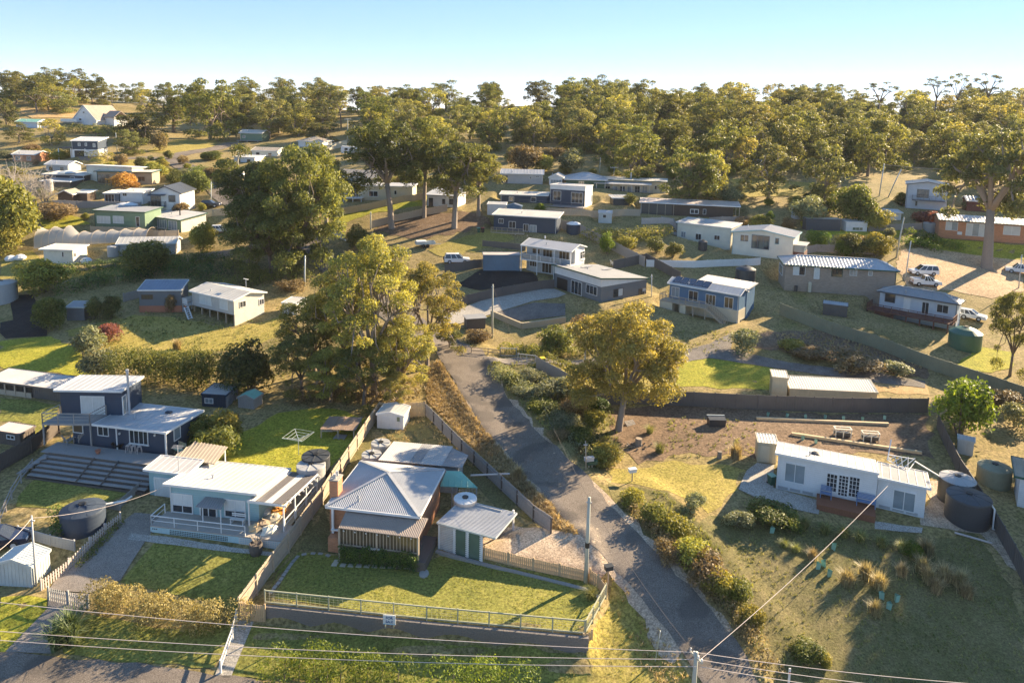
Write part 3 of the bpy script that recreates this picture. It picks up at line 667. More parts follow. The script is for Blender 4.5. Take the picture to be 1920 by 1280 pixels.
m, t, b = _mat('car_dark'); b.inputs['Base Color'].default_value = (.02, .025, .05, 1); b.inputs['Roughness'].default_value = .25; b.inputs['Coat Weight'].default_value = .6
m, t, b = _mat('lamp_red'); b.inputs['Base Color'].default_value = (.35, .02, .02, 1); b.inputs['Roughness'].default_value = .2
m, t, b = _mat('lamp_clear'); b.inputs['Base Color'].default_value = (.7, .7, .7, 1); b.inputs['Roughness'].default_value = .1
# bark and foliage
paint('bark', (.20, .155, .12), .9, 'rough'); paint('bark_gum', (.27, .22, .175), .85, 'wood'); paint('pale_bark', (.42, .37, .32), .9, 'rough'); paint('bark_dark', (.09, .07, .055), .9, 'rough')
leaf_mat('gum_leaf', (.030, .034, .012), (.076, .08, .024), (.18, .168, .048), .45)
leaf_mat('gum_yellow', (.04, .042, .014), (.118, .108, .03), (.24, .20, .055), .45)
leaf_mat('gum_dark', (.020, .026, .011), (.060, .063, .020), (.14, .13, .036), .42)
leaf_mat('gum_olive', (.038, .038, .017), (.088, .09, .036), (.18, .165, .06), .45)
leaf_mat('bush_leaf', (.024, .032, .010), (.075, .082, .020), (.17, .165, .04), .4)
leaf_mat('bush_yellow', (.05, .055, .012), (.14, .13, .028), (.27, .23, .05), .38)
leaf_mat('bush_brown', (.045, .032, .018), (.12, .085, .045), (.22, .16, .085), .35)
leaf_mat('bush_grey', (.045, .05, .03), (.115, .118, .068), (.21, .20, .11), .35)
leaf_mat('bush_red', (.06, .025, .02), (.15, .06, .045), (.26, .11, .075), .35)
leaf_mat('bright_leaf', (.03, .055, .010), (.09, .125, .016), (.20, .235, .03), .40)
leaf_mat('autumn', (.16, .085, .02), (.33, .19, .045), (.45, .29, .075), .35)
leaf_mat('hedge_leaf', (.09, .08, .03), (.25, .21, .08), (.45, .37, .15), .35)
leaf_mat('ivy_leaf', (.012, .024, .007), (.038, .058, .014), (.10, .13, .025), .30)
leaf_mat('dry_tuft', (.13, .10, .05), (.28, .215, .12), (.46, .37, .22), .30)
leaf_mat('dry_grass', (.12, .085, .045), (.24, .178, .095), (.38, .29, .165), .3)
leaf_mat('green_tuft', (.055, .06, .02), (.13, .13, .045), (.23, .21, .08), .30)
leaf_mat('grass_blade', (.06, .065, .014), (.135, .135, .03), (.25, .225, .05), .40)
leaf_mat('flax', (.03, .045, .02), (.08, .10, .045), (.16, .175, .08), .30)
# ---------------------------------------------------------------- survey of the houses
def F(key, eL, eR, back, base, top, h=None, **kw):
    P = G0(base); z0 = kw.pop('z0', float(P[2])); kw.setdefault('z0', z0)
    if h is None: d = ray(*top); h = ZC+d[2]*(P[1]/d[1])-z0
    return HF(key, eL, eR, h, back, **kw)
ZB = 4.4
HF('blueL', (172, 795), (311, 811), 2.35, (365, 767), z0=ZB, W=6.0, padz=False); HF('blueU', (100, 731), (227, 733), 4.95, (283, 705), z0=ZB, W=4.6, padz=False)
zt_ = float(G0((307, 1003))[2])
HF('teal', (305, 907), (481, 926), 3.4, (543, 878), z0=zt_, W=6.3); HF('tealP', (463, 937), (529, 945), 3.1, (586, 888), z0=zt_, W=6.5, padz=False)
F('tealG', (268, 880), (350, 890), (307, 856), (282, 934), (282, 884))
zc_ = float(G0((785, 1053))[2])
HF('cott', (610, 949), (787.5, 969), 3.55, (836, 880), z0=zc_); HF('cottX', (708, 863), (866, 877), 3.2, (739, 827), z0=zc_, W=5.0, padz=False)
F('carp', (819, 979), (929, 1008), (981, 964), (820, 1026), (820, 979), W=4.6, padz=False)
F('white', (1454, 849), (1648, 887), (1466, 829), (1452, 917), (1454, 849), W=5.0); zw_ = FRAMES['white'].z0
HF('whiteR', (1646, 894), (1746, 916), 3.05, (1745, 886), z0=zw_, W=5.2)
F('stilt', (354, 545), (437.5, 564), (517, 551), (438, 614), (437, 564), padz=False)
F('navyshed', (257, 544), (340, 542), (336, 524), (260, 586), (257, 544), rb=.8, rz=6)
F('creamshed', (72, 467), (136, 469), (175, 460), (136, 496), (136, 469))
F('green', (172, 394), (272, 398), 6, (174, 429), (172, 394))
F('wroof', (268, 404), (337, 413), (400, 402), (330, 436), (330, 412), rb=.5)
F('wh2', (277, 362), (339, 362), 9, (339, 400), (339, 362), rz=4); F('whflat', (222, 361), (268, 361), 6, (260, 383), (260, 361), rz=4); F('grflat', (192, 362), (223, 362), 5, (215, 384), (215, 362), rz=4)
F('beigeB', (157, 309), (247, 318), 6, (160, 336), (160, 309), rz=-14); F('beigeF', (175, 321), (285, 323), 5, (280, 347), (280, 323))
F('navyup', (131, 264), (184, 261), 7, (184, 289), (184, 261), rz=8); F('aframe', (134, 225), (181, 227), 13, (139, 233), (137, 225), rz=-12); F('smallteal', (27, 228), (70, 230), 5, (28, 239), (28, 228), rz=-12)
F('f1', (447, 249), (492, 250), 7, (450, 265), (450, 249)); F('f2', (556, 264), (604, 266), 8, (590, 275), (590, 264), rz=-12)
F('creamU', (634, 330), (716, 334), 7, (640, 350), (640, 330), rz=-12); F('creamL', (657, 347), (775, 350), 6, (682, 376), (682, 348)); F('whgrey', (796, 365), (855, 368), 8, (820, 388), (820, 366), rb=1.0)
F('navylong', (922, 402), (1047, 420), 6, (935, 433), (932, 403), rb=.4, rz=-14); F('modern', (1031, 346), (1098, 350), 6.5, (1097, 390), (1097, 350))
F('greyA', (938, 325), (1020, 327), 6, (1019, 346), (1019, 327)); F('whiteB', (1028, 333), (1056, 334), 6, (1055, 347), (1055, 334)); F('greyroof', (1058, 336), (1140, 338), 9, (1100, 351), (1100, 337))
F('longcream', (1120, 336), (1252, 343), 7, (1240, 366), (1240, 343), rz=-12); F('brownlow', (1199, 379), (1389, 389), 6, (1330, 409), (1330, 386), rz=-12)
F('cr1', (1267, 416), (1371, 437), 6.5, (1365, 480), (1369, 436), rb=.3, rz=-36); F('cr2', (1370, 434), (1491, 447), 8, (1369, 476), (1372, 434), rz=-30)
F('white2s', (976, 459), (1072, 472), (1130, 466), (986, 513), (986, 461))
HF('monop', (1034, 495), (1127, 522), 4.0, (1253, 531), z0=float(G0((1040, 543))[2]), W=11.0)
F('bluestair', (1251, 530), (1388, 558), (1434, 551), (1384, 612), (1387, 558), rz=-38); F('brickhip', (1470, 496), (1688, 509), (1440, 479), (1468, 545), (1470, 496)); F('greyhip', (1644, 545), (1800, 577), (1883, 575), (1789, 628), (1798, 577), rz=-42)
F('orange', (1760, 412), (1940, 427), 8, (1757, 446), (1758, 412), rz=-22); F('palebl', (1698, 345), (1782, 351), 9, (1698, 390), (1699, 345), rz=-28)
HF('redge', (1902, 892), (1990, 912), 3.0, (1855, 849), z0=float(G0((1895, 962))[2]))
F('shed755', (705, 776), (757, 780), (767, 761), (755, 807), (756, 780)); F('steelshed', (-14, 1058), (58.4, 1062), (105, 1030), (60, 1102), (58, 1062))
F('longshed', (1480, 728), (1647, 736), 2.6, (1560, 752), (1560, 733)); F('longshedL', (1448, 706), (1479, 709), 2.4, (1465, 748), (1465, 708)); F('creamshed2', (1421, 829), (1460, 833), 2.0, (1422, 866), (1422, 829))
F('shed375', (376, 738), (424, 741), (450, 722), (424, 765), (422, 741)); F('shed440', (444, 745), (476, 749), (492, 737), (477, 768), (475, 749))
F('container', (906, 478), (976, 477), 2.5, (940, 507), (940, 477), rz=5); F('stable', (-30, 712), (128, 733), (150, 711), (100, 754), (100, 730)); F('lshed', (-14, 806), (37, 814), (52, 797), (33, 838), (35, 814))
F('dcont', (1512, 410), (1578, 412), 2.5, (1575, 434), (1575, 412)); F('wshed', (1587, 416), (1628, 416), 3, (1620, 434), (1620, 416), rz=0); F('gshed', (1122, 399), (1148, 400), (1162, 398), (1147, 419), (1147, 400))
F('shA', (913, 383), (949, 384), 4, (930, 404), (930, 384)); F('shB', (949, 386), (978, 387), (1010, 386), (977, 407), (977, 387)); F('dshed', (1543, 569), (1590, 577), (1606, 572), (1590, 598), (1590, 577), rz=-25)
F('whshedR', (1796, 822), (1828, 832), (1845, 824), (1828, 860), (1828, 832), rz=-30); F('shedM', (527, 567), (556, 570), 3, (540, 590), (540, 569)); F('darkshedL', (122, 576), (158, 576), 2.5, (140, 601), (140, 576))
XS = []
for key, eL, eR, bk, base, top, rz in (('x0', (104, 364), (136, 365), 4, (120, 381), (120, 364), 0), ('x1', (135, 361), (164, 362), 4, (150, 379), (150, 362), 0), ('x2', (74, 339), (131, 340), 5, (100, 351), (100, 340), -5), ('x3', (78, 326), (158, 329), 6, (120, 338), (120, 327), -6), ('x4', (82, 308), (128, 310), 5, (100, 322), (100, 309), -8), ('x5', (20, 289), (66, 292), 6, (40, 304), (40, 290), -5), ('x6', (436, 294), (478, 297), 6, (450, 305), (450, 295), -10), ('x7', (1148, 371), (1183, 372), 4, (1165, 385), (1165, 371), 5), ('x8', (936, 364), (1028, 367), 5, (960, 380), (960, 365), -6), ('x9', (1812, 376), (1870, 381), 5, (1840, 398), (1840, 378), -20), ('xa', (216, 458), (330, 452), 5, (250, 478), (250, 456), 12), ('xb', (470, 282), (520, 284), 6, (490, 293), (490, 283), -8), ('xc', (700, 268), (760, 270), 7, (730, 282), (730, 269), -8), ('xd', (1665, 398), (1694, 399), 4, (1680, 412), (1680, 398), -10)):
    F(key, eL, eR, bk, base, top, rz=rz); XS.append(key)
# ---------------------------------------------------------------- terraces, cuttings and banks
ROADL = [(815, 655), (905, 800), (998, 905), (1088, 1000), (1178, 1095), (1252, 1180), (1330, 1300)]
ROADR = [(905, 655), (950, 745), (1018, 820), (1096, 885), (1138, 945), (1214, 1020), (1310, 1120), (1380, 1200), (1434, 1300)]
pad(ROADL+ROADR[::-1], dz=.55, blend=2.2)
pad([(930, 690), (1005, 676), (1095, 735), (1100, 800), (1066, 850), (1015, 800), (965, 735)], dz=.8, blend=2.6)
LZ = 1.75
LAWN = [(495, 1131), (800, 1164), (1100, 1190), (1136, 1112), (1100, 1092), (905, 1053), (835, 1038), (790, 1058), (690, 1047), (560, 1035), (522, 1070)]
pad([(497, 1160), (1100, 1220), (1100, 1240), (490, 1185)], z=.6, blend=.8)
pad(LAWN, z=LZ, blend=.35)
pad([(905, 1040), (1000, 1000), (1100, 1010), (1130, 1085), (1100, 1078)], dz=.45, blend=.9)
pad([(1150, 915), (1240, 1010), (1340, 1110), (1440, 1230), (1500, 1220), (1380, 1080), (1290, 960), (1210, 905)], dz=.3, blend=2.0)
make_heightmap()
if 0:
    for k, s in FRAMES.items(): print('%-10s L %.1f W %.1f h %.1f z0 %.1f rz %.0f D %.0f' % (k, s.L, s.W, s.h, s.z0, math.degrees(s.rz), s.A[1]), s.rise)
# ---------------------------------------------------------------- ground, roads, lawns
ground_mat('m_field', [(.066, .058, .02), (.12, .095, .038), (.165, .125, .06), (.098, .09, .026)], .09, .7, 3.5)
ground_mat('m_lawn', [(.070, .075, .018), (.108, .105, .024), (.15, .132, .036)], .16, 1.4, 4.5)
ground_mat('m_lawn_dry', [(.105, .095, .022), (.165, .135, .035), (.20, .155, .055)], .16, 1.2, 4.5)
ground_mat('m_lawn_bright', [(.10, .106, .014), (.155, .148, .018), (.21, .178, .03)], .2, 1.4, 4.5)
ground_mat('m_garden', [(.052, .052, .018), (.086, .075, .030), (.115, .092, .046)], .15, .9, 7)
ground_mat('m_brown', [(.06, .042, .028), (.095, .065, .042), (.13, .092, .06)], .2, 1.3, 4)
ground_mat('m_dirt', [(.17, .12, .07), (.25, .175, .105), (.31, .225, .14)], .12, .8, 4, .4)
ground_mat('m_drygrass', [(.15, .10, .045), (.22, .15, .07), (.28, .20, .10)], .3, 1.6, 9)
ground_mat('m_mulch', [(.016, .015, .014), (.03, .028, .027), (.05, .045, .042)], .4, 3, 11, .8, gain=1.1)
ground_mat('m_asphalt', [(.105, .088, .072), (.135, .114, .094), (.165, .14, .115)], .10, .5, 14, .25, .03, gain=1.4)
ground_mat('m_gravel', [(.10, .09, .08), (.145, .13, .115), (.19, .17, .15)], .2, 1.2, 12, .5, .05, gain=1.2)
ground_mat('m_concrete', [(.27, .25, .215), (.33, .305, .265), (.38, .35, .30)], .25, 1.5, 10, .2, .02, gain=1.1)
ground_mat('m_exposed', [(.22, .19, .16), (.27, .235, .20), (.32, .28, .24)], .2, 1.6, 16, .4, .03, gain=0.95)
ground_mat('m_drive', [(.165, .125, .09), (.225, .175, .125), (.29, .235, .175)], .22, 1.0, 7, .4)
ground_mat('m_hill', [(.05, .06, .05), (.07, .075, .06)], .002, .01, .05, 0)
m, t = MATS['m_asphalt'], MATS['m_asphalt'].node_tree; b = t.nodes['Principled BSDF']; src_ = b.inputs['Base Color'].links[0].from_socket
pn = noise(t, pos_map(t, 1.0), .35, 2, .4); vo = N(t, 'ShaderNodeTexVoronoi', feature='DISTANCE_TO_EDGE'); vo.inputs['Scale'].default_value = .32; t.links.new(pos_map(t, 1.0), vo.inputs['Vector'])
c_ = mix(t, ramp(t, pn, [(.55, (0,)*3), (.6, (.5,)*3)]), src_, (.09, .08, .07)); c_ = mix(t, ramp(t, vo.outputs[0], [(0, (.3,)*3), (.007, (0,)*3)]), c_, (.05, .045, .04)); t.links.new(c_, b.inputs['Base Color'])
def axis(lo, fine0, fine1, hi, st, g):
    a = list(np.arange(fine0, fine1+.01, st)); s_ = st; x = a[-1]
    while x < hi: s_ *= g; x += s_; a.append(x)
    s_ = st; x = a[0]; b = []
    while x > lo: s_ *= g; x -= s_; b.append(x)
    return np.array(b[::-1]+a)
tx = axis(-4000, -75, 75, 4000, .5, 1.06); ty = axis(10, 30, 135, 5400, .5, 1.02)
xx, yy = np.meshgrid(tx, ty); zz = hz(xx.ravel(), yy.ravel())
nv, nu = len(ty), len(tx); idx = np.arange(nv*nu).reshape(nv, nu)
Q = np.stack([idx[:-1, :-1], idx[:-1, 1:], idx[1:, 1:], idx[1:, :-1]], -1).reshape(-1, 4)
me = bpy.data.meshes.new('terrain'); me.vertices.add(nv*nu); me.vertices.foreach_set('co', np.column_stack([xx.ravel(), yy.ravel(), zz]).reshape(-1).astype(np.float32))
me.loops.add(Q.size); me.loops.foreach_set('vertex_index', Q.reshape(-1).astype(np.int32)); me.polygons.add(len(Q)); me.polygons.foreach_set('loop_start', np.arange(0, Q.size, 4, dtype=np.int32)); me.polygons.foreach_set('loop_total', np.full(len(Q), 4, np.int32))
me.polygons.foreach_set('use_smooth', [True]*len(Q)); me.update(calc_edges=True); me.materials.append(M('m_field')); o = bpy.data.objects.new('terrain', me); C.objects.link(o); o['kind'] = 'structure'
# distant ranges
rg = np.random.default_rng(5)
for nm, X0, X1, Y, hh in (('hills', -2700, -780, 3000, 85), ('hills', -3200, 1500, 3900, 62)):
    xs = np.linspace(X0, X1, 90); pr = hh*(0.45+.3*np.sin(xs/350+1)+.18*np.sin(xs/130)+.1*np.sin(xs/45))*np.clip(np.minimum(xs-X0, X1-xs)/350, 0, 1); mb = MB()
    vs = []
    for k, f in ((0, 0), (300, .55), (650, 1), (1300, 0)): vs += [(x, Y+k, -25+(max(0, p)*f*1.45)) for x, p in zip(xs, pr)]
    n = len(xs); mb.add(vs, [(r*n+i, r*n+i+1, (r+1)*n+i+1, (r+1)*n+i) for r in range(3) for i in range(n-1)]); o = mb.build(nm, 'm_hill', smooth=True); o['kind'] = 'structure'
D = drape
# lawns and earth first (lowest), then paths
D('lawn', LAWN, 'm_lawn', .03, 1.0)
D('lawn', [(300, 1006), (440, 1030), (545, 1040), (505, 1085), (440, 1150), (400, 1130), (225, 1092)], 'm_lawn', .03)
D('lawn', [(100, 876), (180, 880), (285, 893), (275, 918), (185, 945), (110, 955), (28, 950), (50, 910)], 'm_lawn', .03, rough=.2)
D('lawn', [(425, 868), (440, 820), (520, 775), (600, 765), (650, 770), (690, 790), (660, 830), (600, 905), (520, 890)], 'm_lawn_bright', .03, rough=.3)
D('lawn', [(0, 745), (60, 750), (112, 760), (105, 800), (60, 835), (40, 790), (0, 790)], 'm_lawn', .03, rough=.2)
D('lawn', [(0, 640), (95, 630), (150, 655), (180, 705), (0, 690)], 'm_lawn_bright', .03, rough=.4)
D('lawn', [(120, 620), (250, 590), (350, 600), (440, 615), (540, 590), (545, 620), (470, 650), (330, 670), (240, 690), (190, 665)], 'm_lawn_dry', .03, rough=.4)
D('lawn', [(495, 1170), (800, 1195), (1100, 1225), (1100, 1290), (1290, 1290), (1240, 1200), (1170, 1120), (1140, 1085), (1150, 1120), (1105, 1200), (1098, 1215), (1100, 1280), (430, 1280), (455, 1190)], 'm_lawn', .02, rough=.2) if 0 else None
D('verge', [(470, 1172), (800, 1200), (1098, 1232), (1100, 1295), (430, 1270)], 'm_lawn', .03, rough=.2)
D('verge', [(1100, 1232), (1110, 1195), (1142, 1120), (1150, 1080), (1200, 1130), (1255, 1200), (1310, 1295), (1100, 1295)], 'm_lawn_dry', .03, rough=.2)
D('verge', [(110, 1190), (165, 1150), (330, 1180), (440, 1165), (400, 1250), (300, 1245), (120, 1225)], 'm_lawn', .03, rough=.2)
D('verge', [(0, 1120), (85, 1125), (90, 1150), (10, 1220), (0, 1220)], 'm_lawn_bright', .03, rough=.3)
D('back_yard', [(690, 790), (712, 755), (797, 756), (900, 865), (1030, 985), (990, 975), (930, 950), (860, 880), (740, 830)], 'm_garden', .03, rough=.2)
D('side_yard', [(600, 925), (690, 800), (705, 830), (640, 905), (610, 960), (640, 1040), (560, 1030)], 'm_garden', .03, rough=.2)
D('bare_earth', [(1140, 770), (1300, 755), (1500, 775), (1735, 775), (1755, 860), (1600, 850), (1440, 830), (1420, 860), (1300, 850), (1200, 870), (1160, 840)], 'm_brown', .03, rough=.6)
D('bare_earth', [(1140, 885), (1250, 865), (1330, 870), (1400, 880), (1385, 920), (1330, 960), (1250, 920), (1150, 905)], 'm_lawn_dry', .02, .5, rough=.6)
D('garden_ground', [(1330, 965), (1440, 960), (1600, 990), (1730, 1010), (1830, 1000), (1900, 1100), (1920, 1290), (1480, 1290), (1400, 1160), (1300, 1030)], 'm_garden', .012, .5, rough=.6)
D('bare_earth', [(1745, 900), (1800, 900), (1870, 970), (1920, 1080), (1890, 1060), (1840, 1000), (1725, 985)], 'm_drive', .04, rough=.3)
D('lawn', [(1265, 725), (1270, 670), (1330, 665), (1450, 690), (1450, 732)], 'm_lawn_bright', .03, rough=.4)
D('lawn', [(1010, 680), (1130, 680), (1260, 690), (1260, 725), (1100, 725)], 'm_lawn_dry', .03, rough=.4)
D('lawn', [(1620, 735), (1660, 705), (1740, 715), (1740, 740)], 'm_drygrass', .03, rough=.4)
D('rough_ground', [(1440, 620), (1560, 620), (1740, 690), (1740, 712), (1640, 695), (1500, 665), (1400, 650)], 'm_brown', .03, rough=.6)
D('dirt_yard', [(1690, 470), (1760, 455), (1920, 485), (1920, 545), (1860, 560), (1790, 545), (1700, 545), (1680, 500)], 'm_dirt', .05, rough=.4)
D('lawn', [(1700, 440), (1760, 447), (1930, 462), (1930, 490), (1840, 480), (1740, 465)], 'm_lawn_bright', .06, rough=.2)
D('lawn', [(1500, 415), (1690, 425), (1690, 445), (1520, 440)], 'm_lawn_bright', .05, rough=.3)
D('lawn', [(1790, 690), (1830, 650), (1900, 660), (1900, 690), (1860, 700)], 'm_lawn_bright', .05, rough=.3)
D('garden_bed', [(855, 535), (905, 505), (1000, 512), (1010, 530), (900, 545)], 'm_mulch', .06, rough=.1)
D('lawn', [(610, 405), (780, 372), (870, 375), (850, 385), (700, 400), (640, 420)], 'm_lawn_bright', .06, rough=.4)
D('bare_earth', [(700, 430), (800, 398), (905, 402), (925, 425), (850, 440), (770, 450)], 'm_brown', .05, rough=.8); D('lawn', [(800, 470), (860, 448), (930, 430), (965, 450), (900, 470), (830, 482)], 'm_lawn_dry', .06, rough=.6)
D('lawn', [(150, 303), (240, 300), (330, 298), (300, 310), (240, 315)], 'm_lawn_dry', .06, rough=.5)
D('lawn', [(270, 285), (330, 262), (410, 262), (400, 278), (330, 290)], 'm_lawn_dry', .06, rough=.5)
D('lawn', [(410, 345), (470, 345), (480, 370), (440, 375)], 'm_lawn_bright', .06, rough=.3)
D('lawn', [(72, 405), (130, 400), (170, 420), (80, 430)], 'm_lawn_bright', .06, rough=.3)
D('lawn', [(0, 470), (60, 470), (90, 500), (140, 505), (220, 500), (230, 480), (340, 480), (340, 500), (200, 520), (0, 530)], 'm_lawn_dry', .05, rough=.3)
D('field', [(20, 205), (90, 203), (150, 208), (150, 222), (60, 222)], 'm_drygrass', .1, 3.0)
D('field', [(950, 272), (1040, 268), (1060, 285), (960, 290)], 'm_drygrass', .1, 2.0, rough=.5)
D('field', [(1370, 335), (1560, 345), (1560, 365), (1380, 370)], 'm_lawn_dry', .1, 2.0, rough=.5)
D('gravel_yard', [(18, 555), (60, 552), (88, 600), (88, 630), (10, 635), (0, 625), (0, 605), (25, 600)], 'm_mulch', .05, rough=.05)
# banks
D('bank', [(800, 690), (822, 672), (905, 800), (998, 905), (1090, 1002), (1070, 1005), (1035, 990), (900, 850), (800, 752)], 'm_drygrass', .04, .5, rough=.1)
D('bank', [(905, 690), (1000, 672), (1097, 735), (1150, 770), (1160, 840), (1130, 880), (1110, 885), (1034, 820), (962, 745)], 'm_garden', .018, .5, rough=.35)
D('bank', [(1140, 905), (1250, 920), (1340, 1010), (1420, 1130), (1500, 1290), (1460, 1290), (1405, 1200), (1335, 1120), (1232, 1020), (1152, 945)], 'm_garden', .018, .5, rough=.35)
# paved ways
RC = [G(p) for p in [((a[0]+b[0])/2, (a[1]+b[1])/2) for a, b in zip(ROADL, ROADR)]]
road = [G(p)[:2] for p in ROADL[::-1]]+[G(p)[:2] for p in ROADR]
D('road_shoulder', ribbon_poly(RC, 2.75, 2.6), 'm_drive', .05, .5, rough=.45, xy=True); D('road', ROADL[::-1]+ROADR, 'm_asphalt', .07, .5, rough=.16)
up = [G(p)[:2] for p in [(865, 668), (830, 640), (760, 600), (690, 560), (640, 520), (605, 485), (585, 460), (560, 440), (520, 425), (470, 400)]]
D('road', ribbon_poly(up, 2.3), 'm_asphalt', .08, 1.0, rough=.15, xy=True)
D('road', ribbon_poly([G(p)[:2] for p in [(500, 412), (450, 385), (425, 370), (405, 350), (385, 330), (345, 312), (320, 298), (345, 288), (400, 280), (440, 268)]], 2.6), 'm_asphalt', .09, 1.0, rough=.15, xy=True)
D('road', ribbon_poly([G(p)[:2] for p in [(320, 298), (265, 296), (200, 293), (150, 300)]], 1.8), 'm_asphalt', .07, 1.0, rough=.15, xy=True)
D('street', [(-60, 1222), (20, 1222), (110, 1232), (330, 1252), (480, 1275), (560, 1300), (-60, 1310)], 'm_asphalt', .06, 1.0, rough=.15)
D('driveway', [(252, 962), (309, 966), (226, 1088), (170, 1112), (92, 1106), (110, 1080), (160, 1030)], 'm_exposed', .06, 1.0)
D('driveway', [(92, 1108), (168, 1114), (160, 1145), (95, 1226), (10, 1222), (90, 1140)], 'm_exposed', .06, 1.0)
D('driveway', [(908, 1042), (905, 1010), (960, 985), (1040, 995), (1090, 1003), (1150, 1068), (1128, 1086), (1100, 1075)], 'm_drive', .06, .5, rough=.15)
D('path', [(446, 1163), (476, 1166), (432, 1272), (402, 1268)], 'm_concrete', .06, .5)
D('driveway', [(825, 606), (830, 592), (900, 565), (975, 545), (1040, 542), (1062, 552), (1000, 565), (935, 585), (860, 608)], 'm_concrete', .09, 1.0)
D('gravel_pad', [(925, 588), (1000, 568), (1060, 570), (1060, 592), (1010, 598), (975, 602)], 'm_gravel', .08, 1.0)
D('driveway', [(905, 668), (1000, 672), (1130, 672), (1240, 668), (1330, 645), (1370, 625), (1375, 640), (1370, 655), (1480, 680), (1650, 700), (1735, 715), (1735, 728), (1620, 715), (1450, 690), (1330, 672), (1250, 685), (1100, 684), (1000, 684), (915, 682)], 'm_gravel', .07, 1.0, rough=.1)
D('paving', [(1385, 918), (1400, 882), (1420, 868), (1452, 872), (1450, 915), (1540, 940), (1535, 965), (1440, 945)], 'm_concrete', .07, .5, rough=.05)
D('paving', [(1640, 978), (1730, 990), (1728, 1000), (1640, 992)], 'm_concrete', .07, .5)
D('paving', [(245, 1000), (310, 1006), (460, 1030), (540, 1038), (530, 1046), (440, 1036), (240, 1012)], 'm_concrete', .06, .5, rough=.05)
D('footpath', [(215, 560), (215, 558), (230, 557), (232, 562)], 'm_concrete', .06, .5) if 0 else None
# ---------------------------------------------------------------- dark blue two-storey shack (left)
B = build_house
s = FRAMES['blueL']; t = B('blueL', 'weatherboard_house', 'dark blue two-storey weatherboard house with white window frames, flat pale roofs and timber deck', 'house', 'navy', 'rf_grey', 'skil', s.rise, (.55, .35, .3, .1), 'white', pitch=.6, wallbot=-1.2)
win('blueL', 'f', (172, 795, 204, 816), 'glass', nx=2); win('blueL', 'f', (243, 805, 278, 832), 'glass', nx=4, sill=True)
win('blueL', 'r', (325, 800, 338, 824), 'glass_pale', nx=1)
wbox(t, 'skylight', 'navy_dk', 4.9, 5.5, 4.2, 4.6, 2.2, 2.32)
wbox(t, 'wall', 'navy', -2.7, .099, .551, 4.5, -1.2, 2.15); s.oh = (.55, .35, .3, -2.75); win('blueL', 'f', (137, 790, 156, 811), 'glass_warm', nx=1); s.oh = (.55, .35, .3, .1)
su = FRAMES['blueU']; su.oh = (.45, .2, .3, .35); a = su.u@s.u; k = s.loc(su.wp(0, 0, 0))
ut = MB(); e0, e1, f0, f1 = su.oh[3], su.L-su.oh[1], su.oh[0], su.W-su.oh[2]
def up(u, v, w): q = s.loc(su.wp(u, v, w)); return (q[0], q[1], q[2])
def uprism(mb, u0, u1, v0, v1, w0, w1a, w1b=None):
    w1b = w1a if w1b is None else w1b
    vs = [up(u0, v0, w0), up(u1, v0, w0), up(u1, v1, w0), up(u0, v1, w0), up(u0, v0, w1a), up(u1, v0, w1a), up(u1, v1, w1b), up(u0, v1, w1b)]
    return mb.add(vs, [(0, 3, 2, 1), (4, 5, 6, 7), (0, 1, 5, 4), (1, 2, 6, 5), (2, 3, 7, 6), (3, 0, 4, 7)])
uprism(ut, e0, e1, f0, f1, 1.6, 4.80, 4.8+su.rise).build('upper_wall', 'navy', t)
r_ = MB(); q4 = [up(0, 0, 4.95), up(su.L, 0, 4.95), up(su.L, su.W, 4.95+su.rise), up(0, su.W, 4.95+su.rise)]; r_.slab(q4, .13); ribs(r_, q4, .6); r_.build('roof', 'rf_grey', t)
fb = MB()
for i in range(4): fb.beam(Vector(q4[i])-Vector((0, 0, .07)), Vector(q4[(i+1) % 4])-Vector((0, 0, .07)), .07, .2)
fb.build('fascia', 'white', t)
su.T = t
def uwin(face, rect, gl, nx):      # window on the upper storey, which stands at a slightly different angle
    n, o = (su.v, su.oh[0]) if face == 'f' else (su.u, su.L-su.oh[1])
    x0, y0, x1, y1 = rect; a0 = su.hit((x0, (y0+y1)/2), face, o)[0]; a1 = su.hit((x1, (y0+y1)/2), face, o)[0]; w1 = su.hit(((x0+x1)/2, y0), face, o)[1]; w0 = su.hit(((x0+x1)/2, y1), face, o)[1]
    fbx, pb = MB(), MB()
    bx = lambda mb, p, q, c, d, th: uprism(mb, p, q, o-th, o, c, d) if face == 'f' else uprism(mb, o, o+th, p, q, c, d)
    for q in ((a0, a1, w0, w0+.09), (a0, a1, w1-.09, w1), (a0, a0+.09, w0+.09, w1-.09), (a1-.09, a1, w0+.09, w1-.09)): bx(fbx, *q, .07)
    for i in range(1, nx): c = a0+(a1-a0)*i/nx; bx(fbx, c-.03, c+.03, w0+.09, w1-.09, .06)
    f = fbx.build('window', 'white', t); bx(pb, a0+.08, a1-.08, w0+.08, w1-.08, .03).build('pane', gl, f)
uwin('f', (152, 742, 197, 782), 'curtain', 2); uwin('r', (229, 740, 237, 777), 'glass_pale', 1)
x0, y0, _ = up(e0-.1, f0-.003, 0); x1, y1, _ = up(e0+4.6, f0-.003, 0); bz = 2.28
bal = MB().add([(x0, y0, bz), (x0, y0-2.3, bz), (x1, y1-2.3, bz), (x1, y1, bz)]+[(x0, y0, bz-.2), (x0, y0-2.3, bz-.2), (x1, y1-2.3, bz-.2), (x1, y1, bz-.2)], [(0, 1, 2, 3), (7, 6, 5, 4), (0, 4, 5, 1), (1, 5, 6, 2), (2, 6, 7, 3), (3, 7, 4, 0)]); bo = bal.build('balcony', 'deckgrey', t)
railing(bo, [(x0+.05, y0-.05, bz), (x0+.05, y0-2.25, bz), (x1-.05, y1-2.25, bz), (x1-.05, y1-.05, bz)], 1.0, 'paling_grey', mid=2, step=1.6)
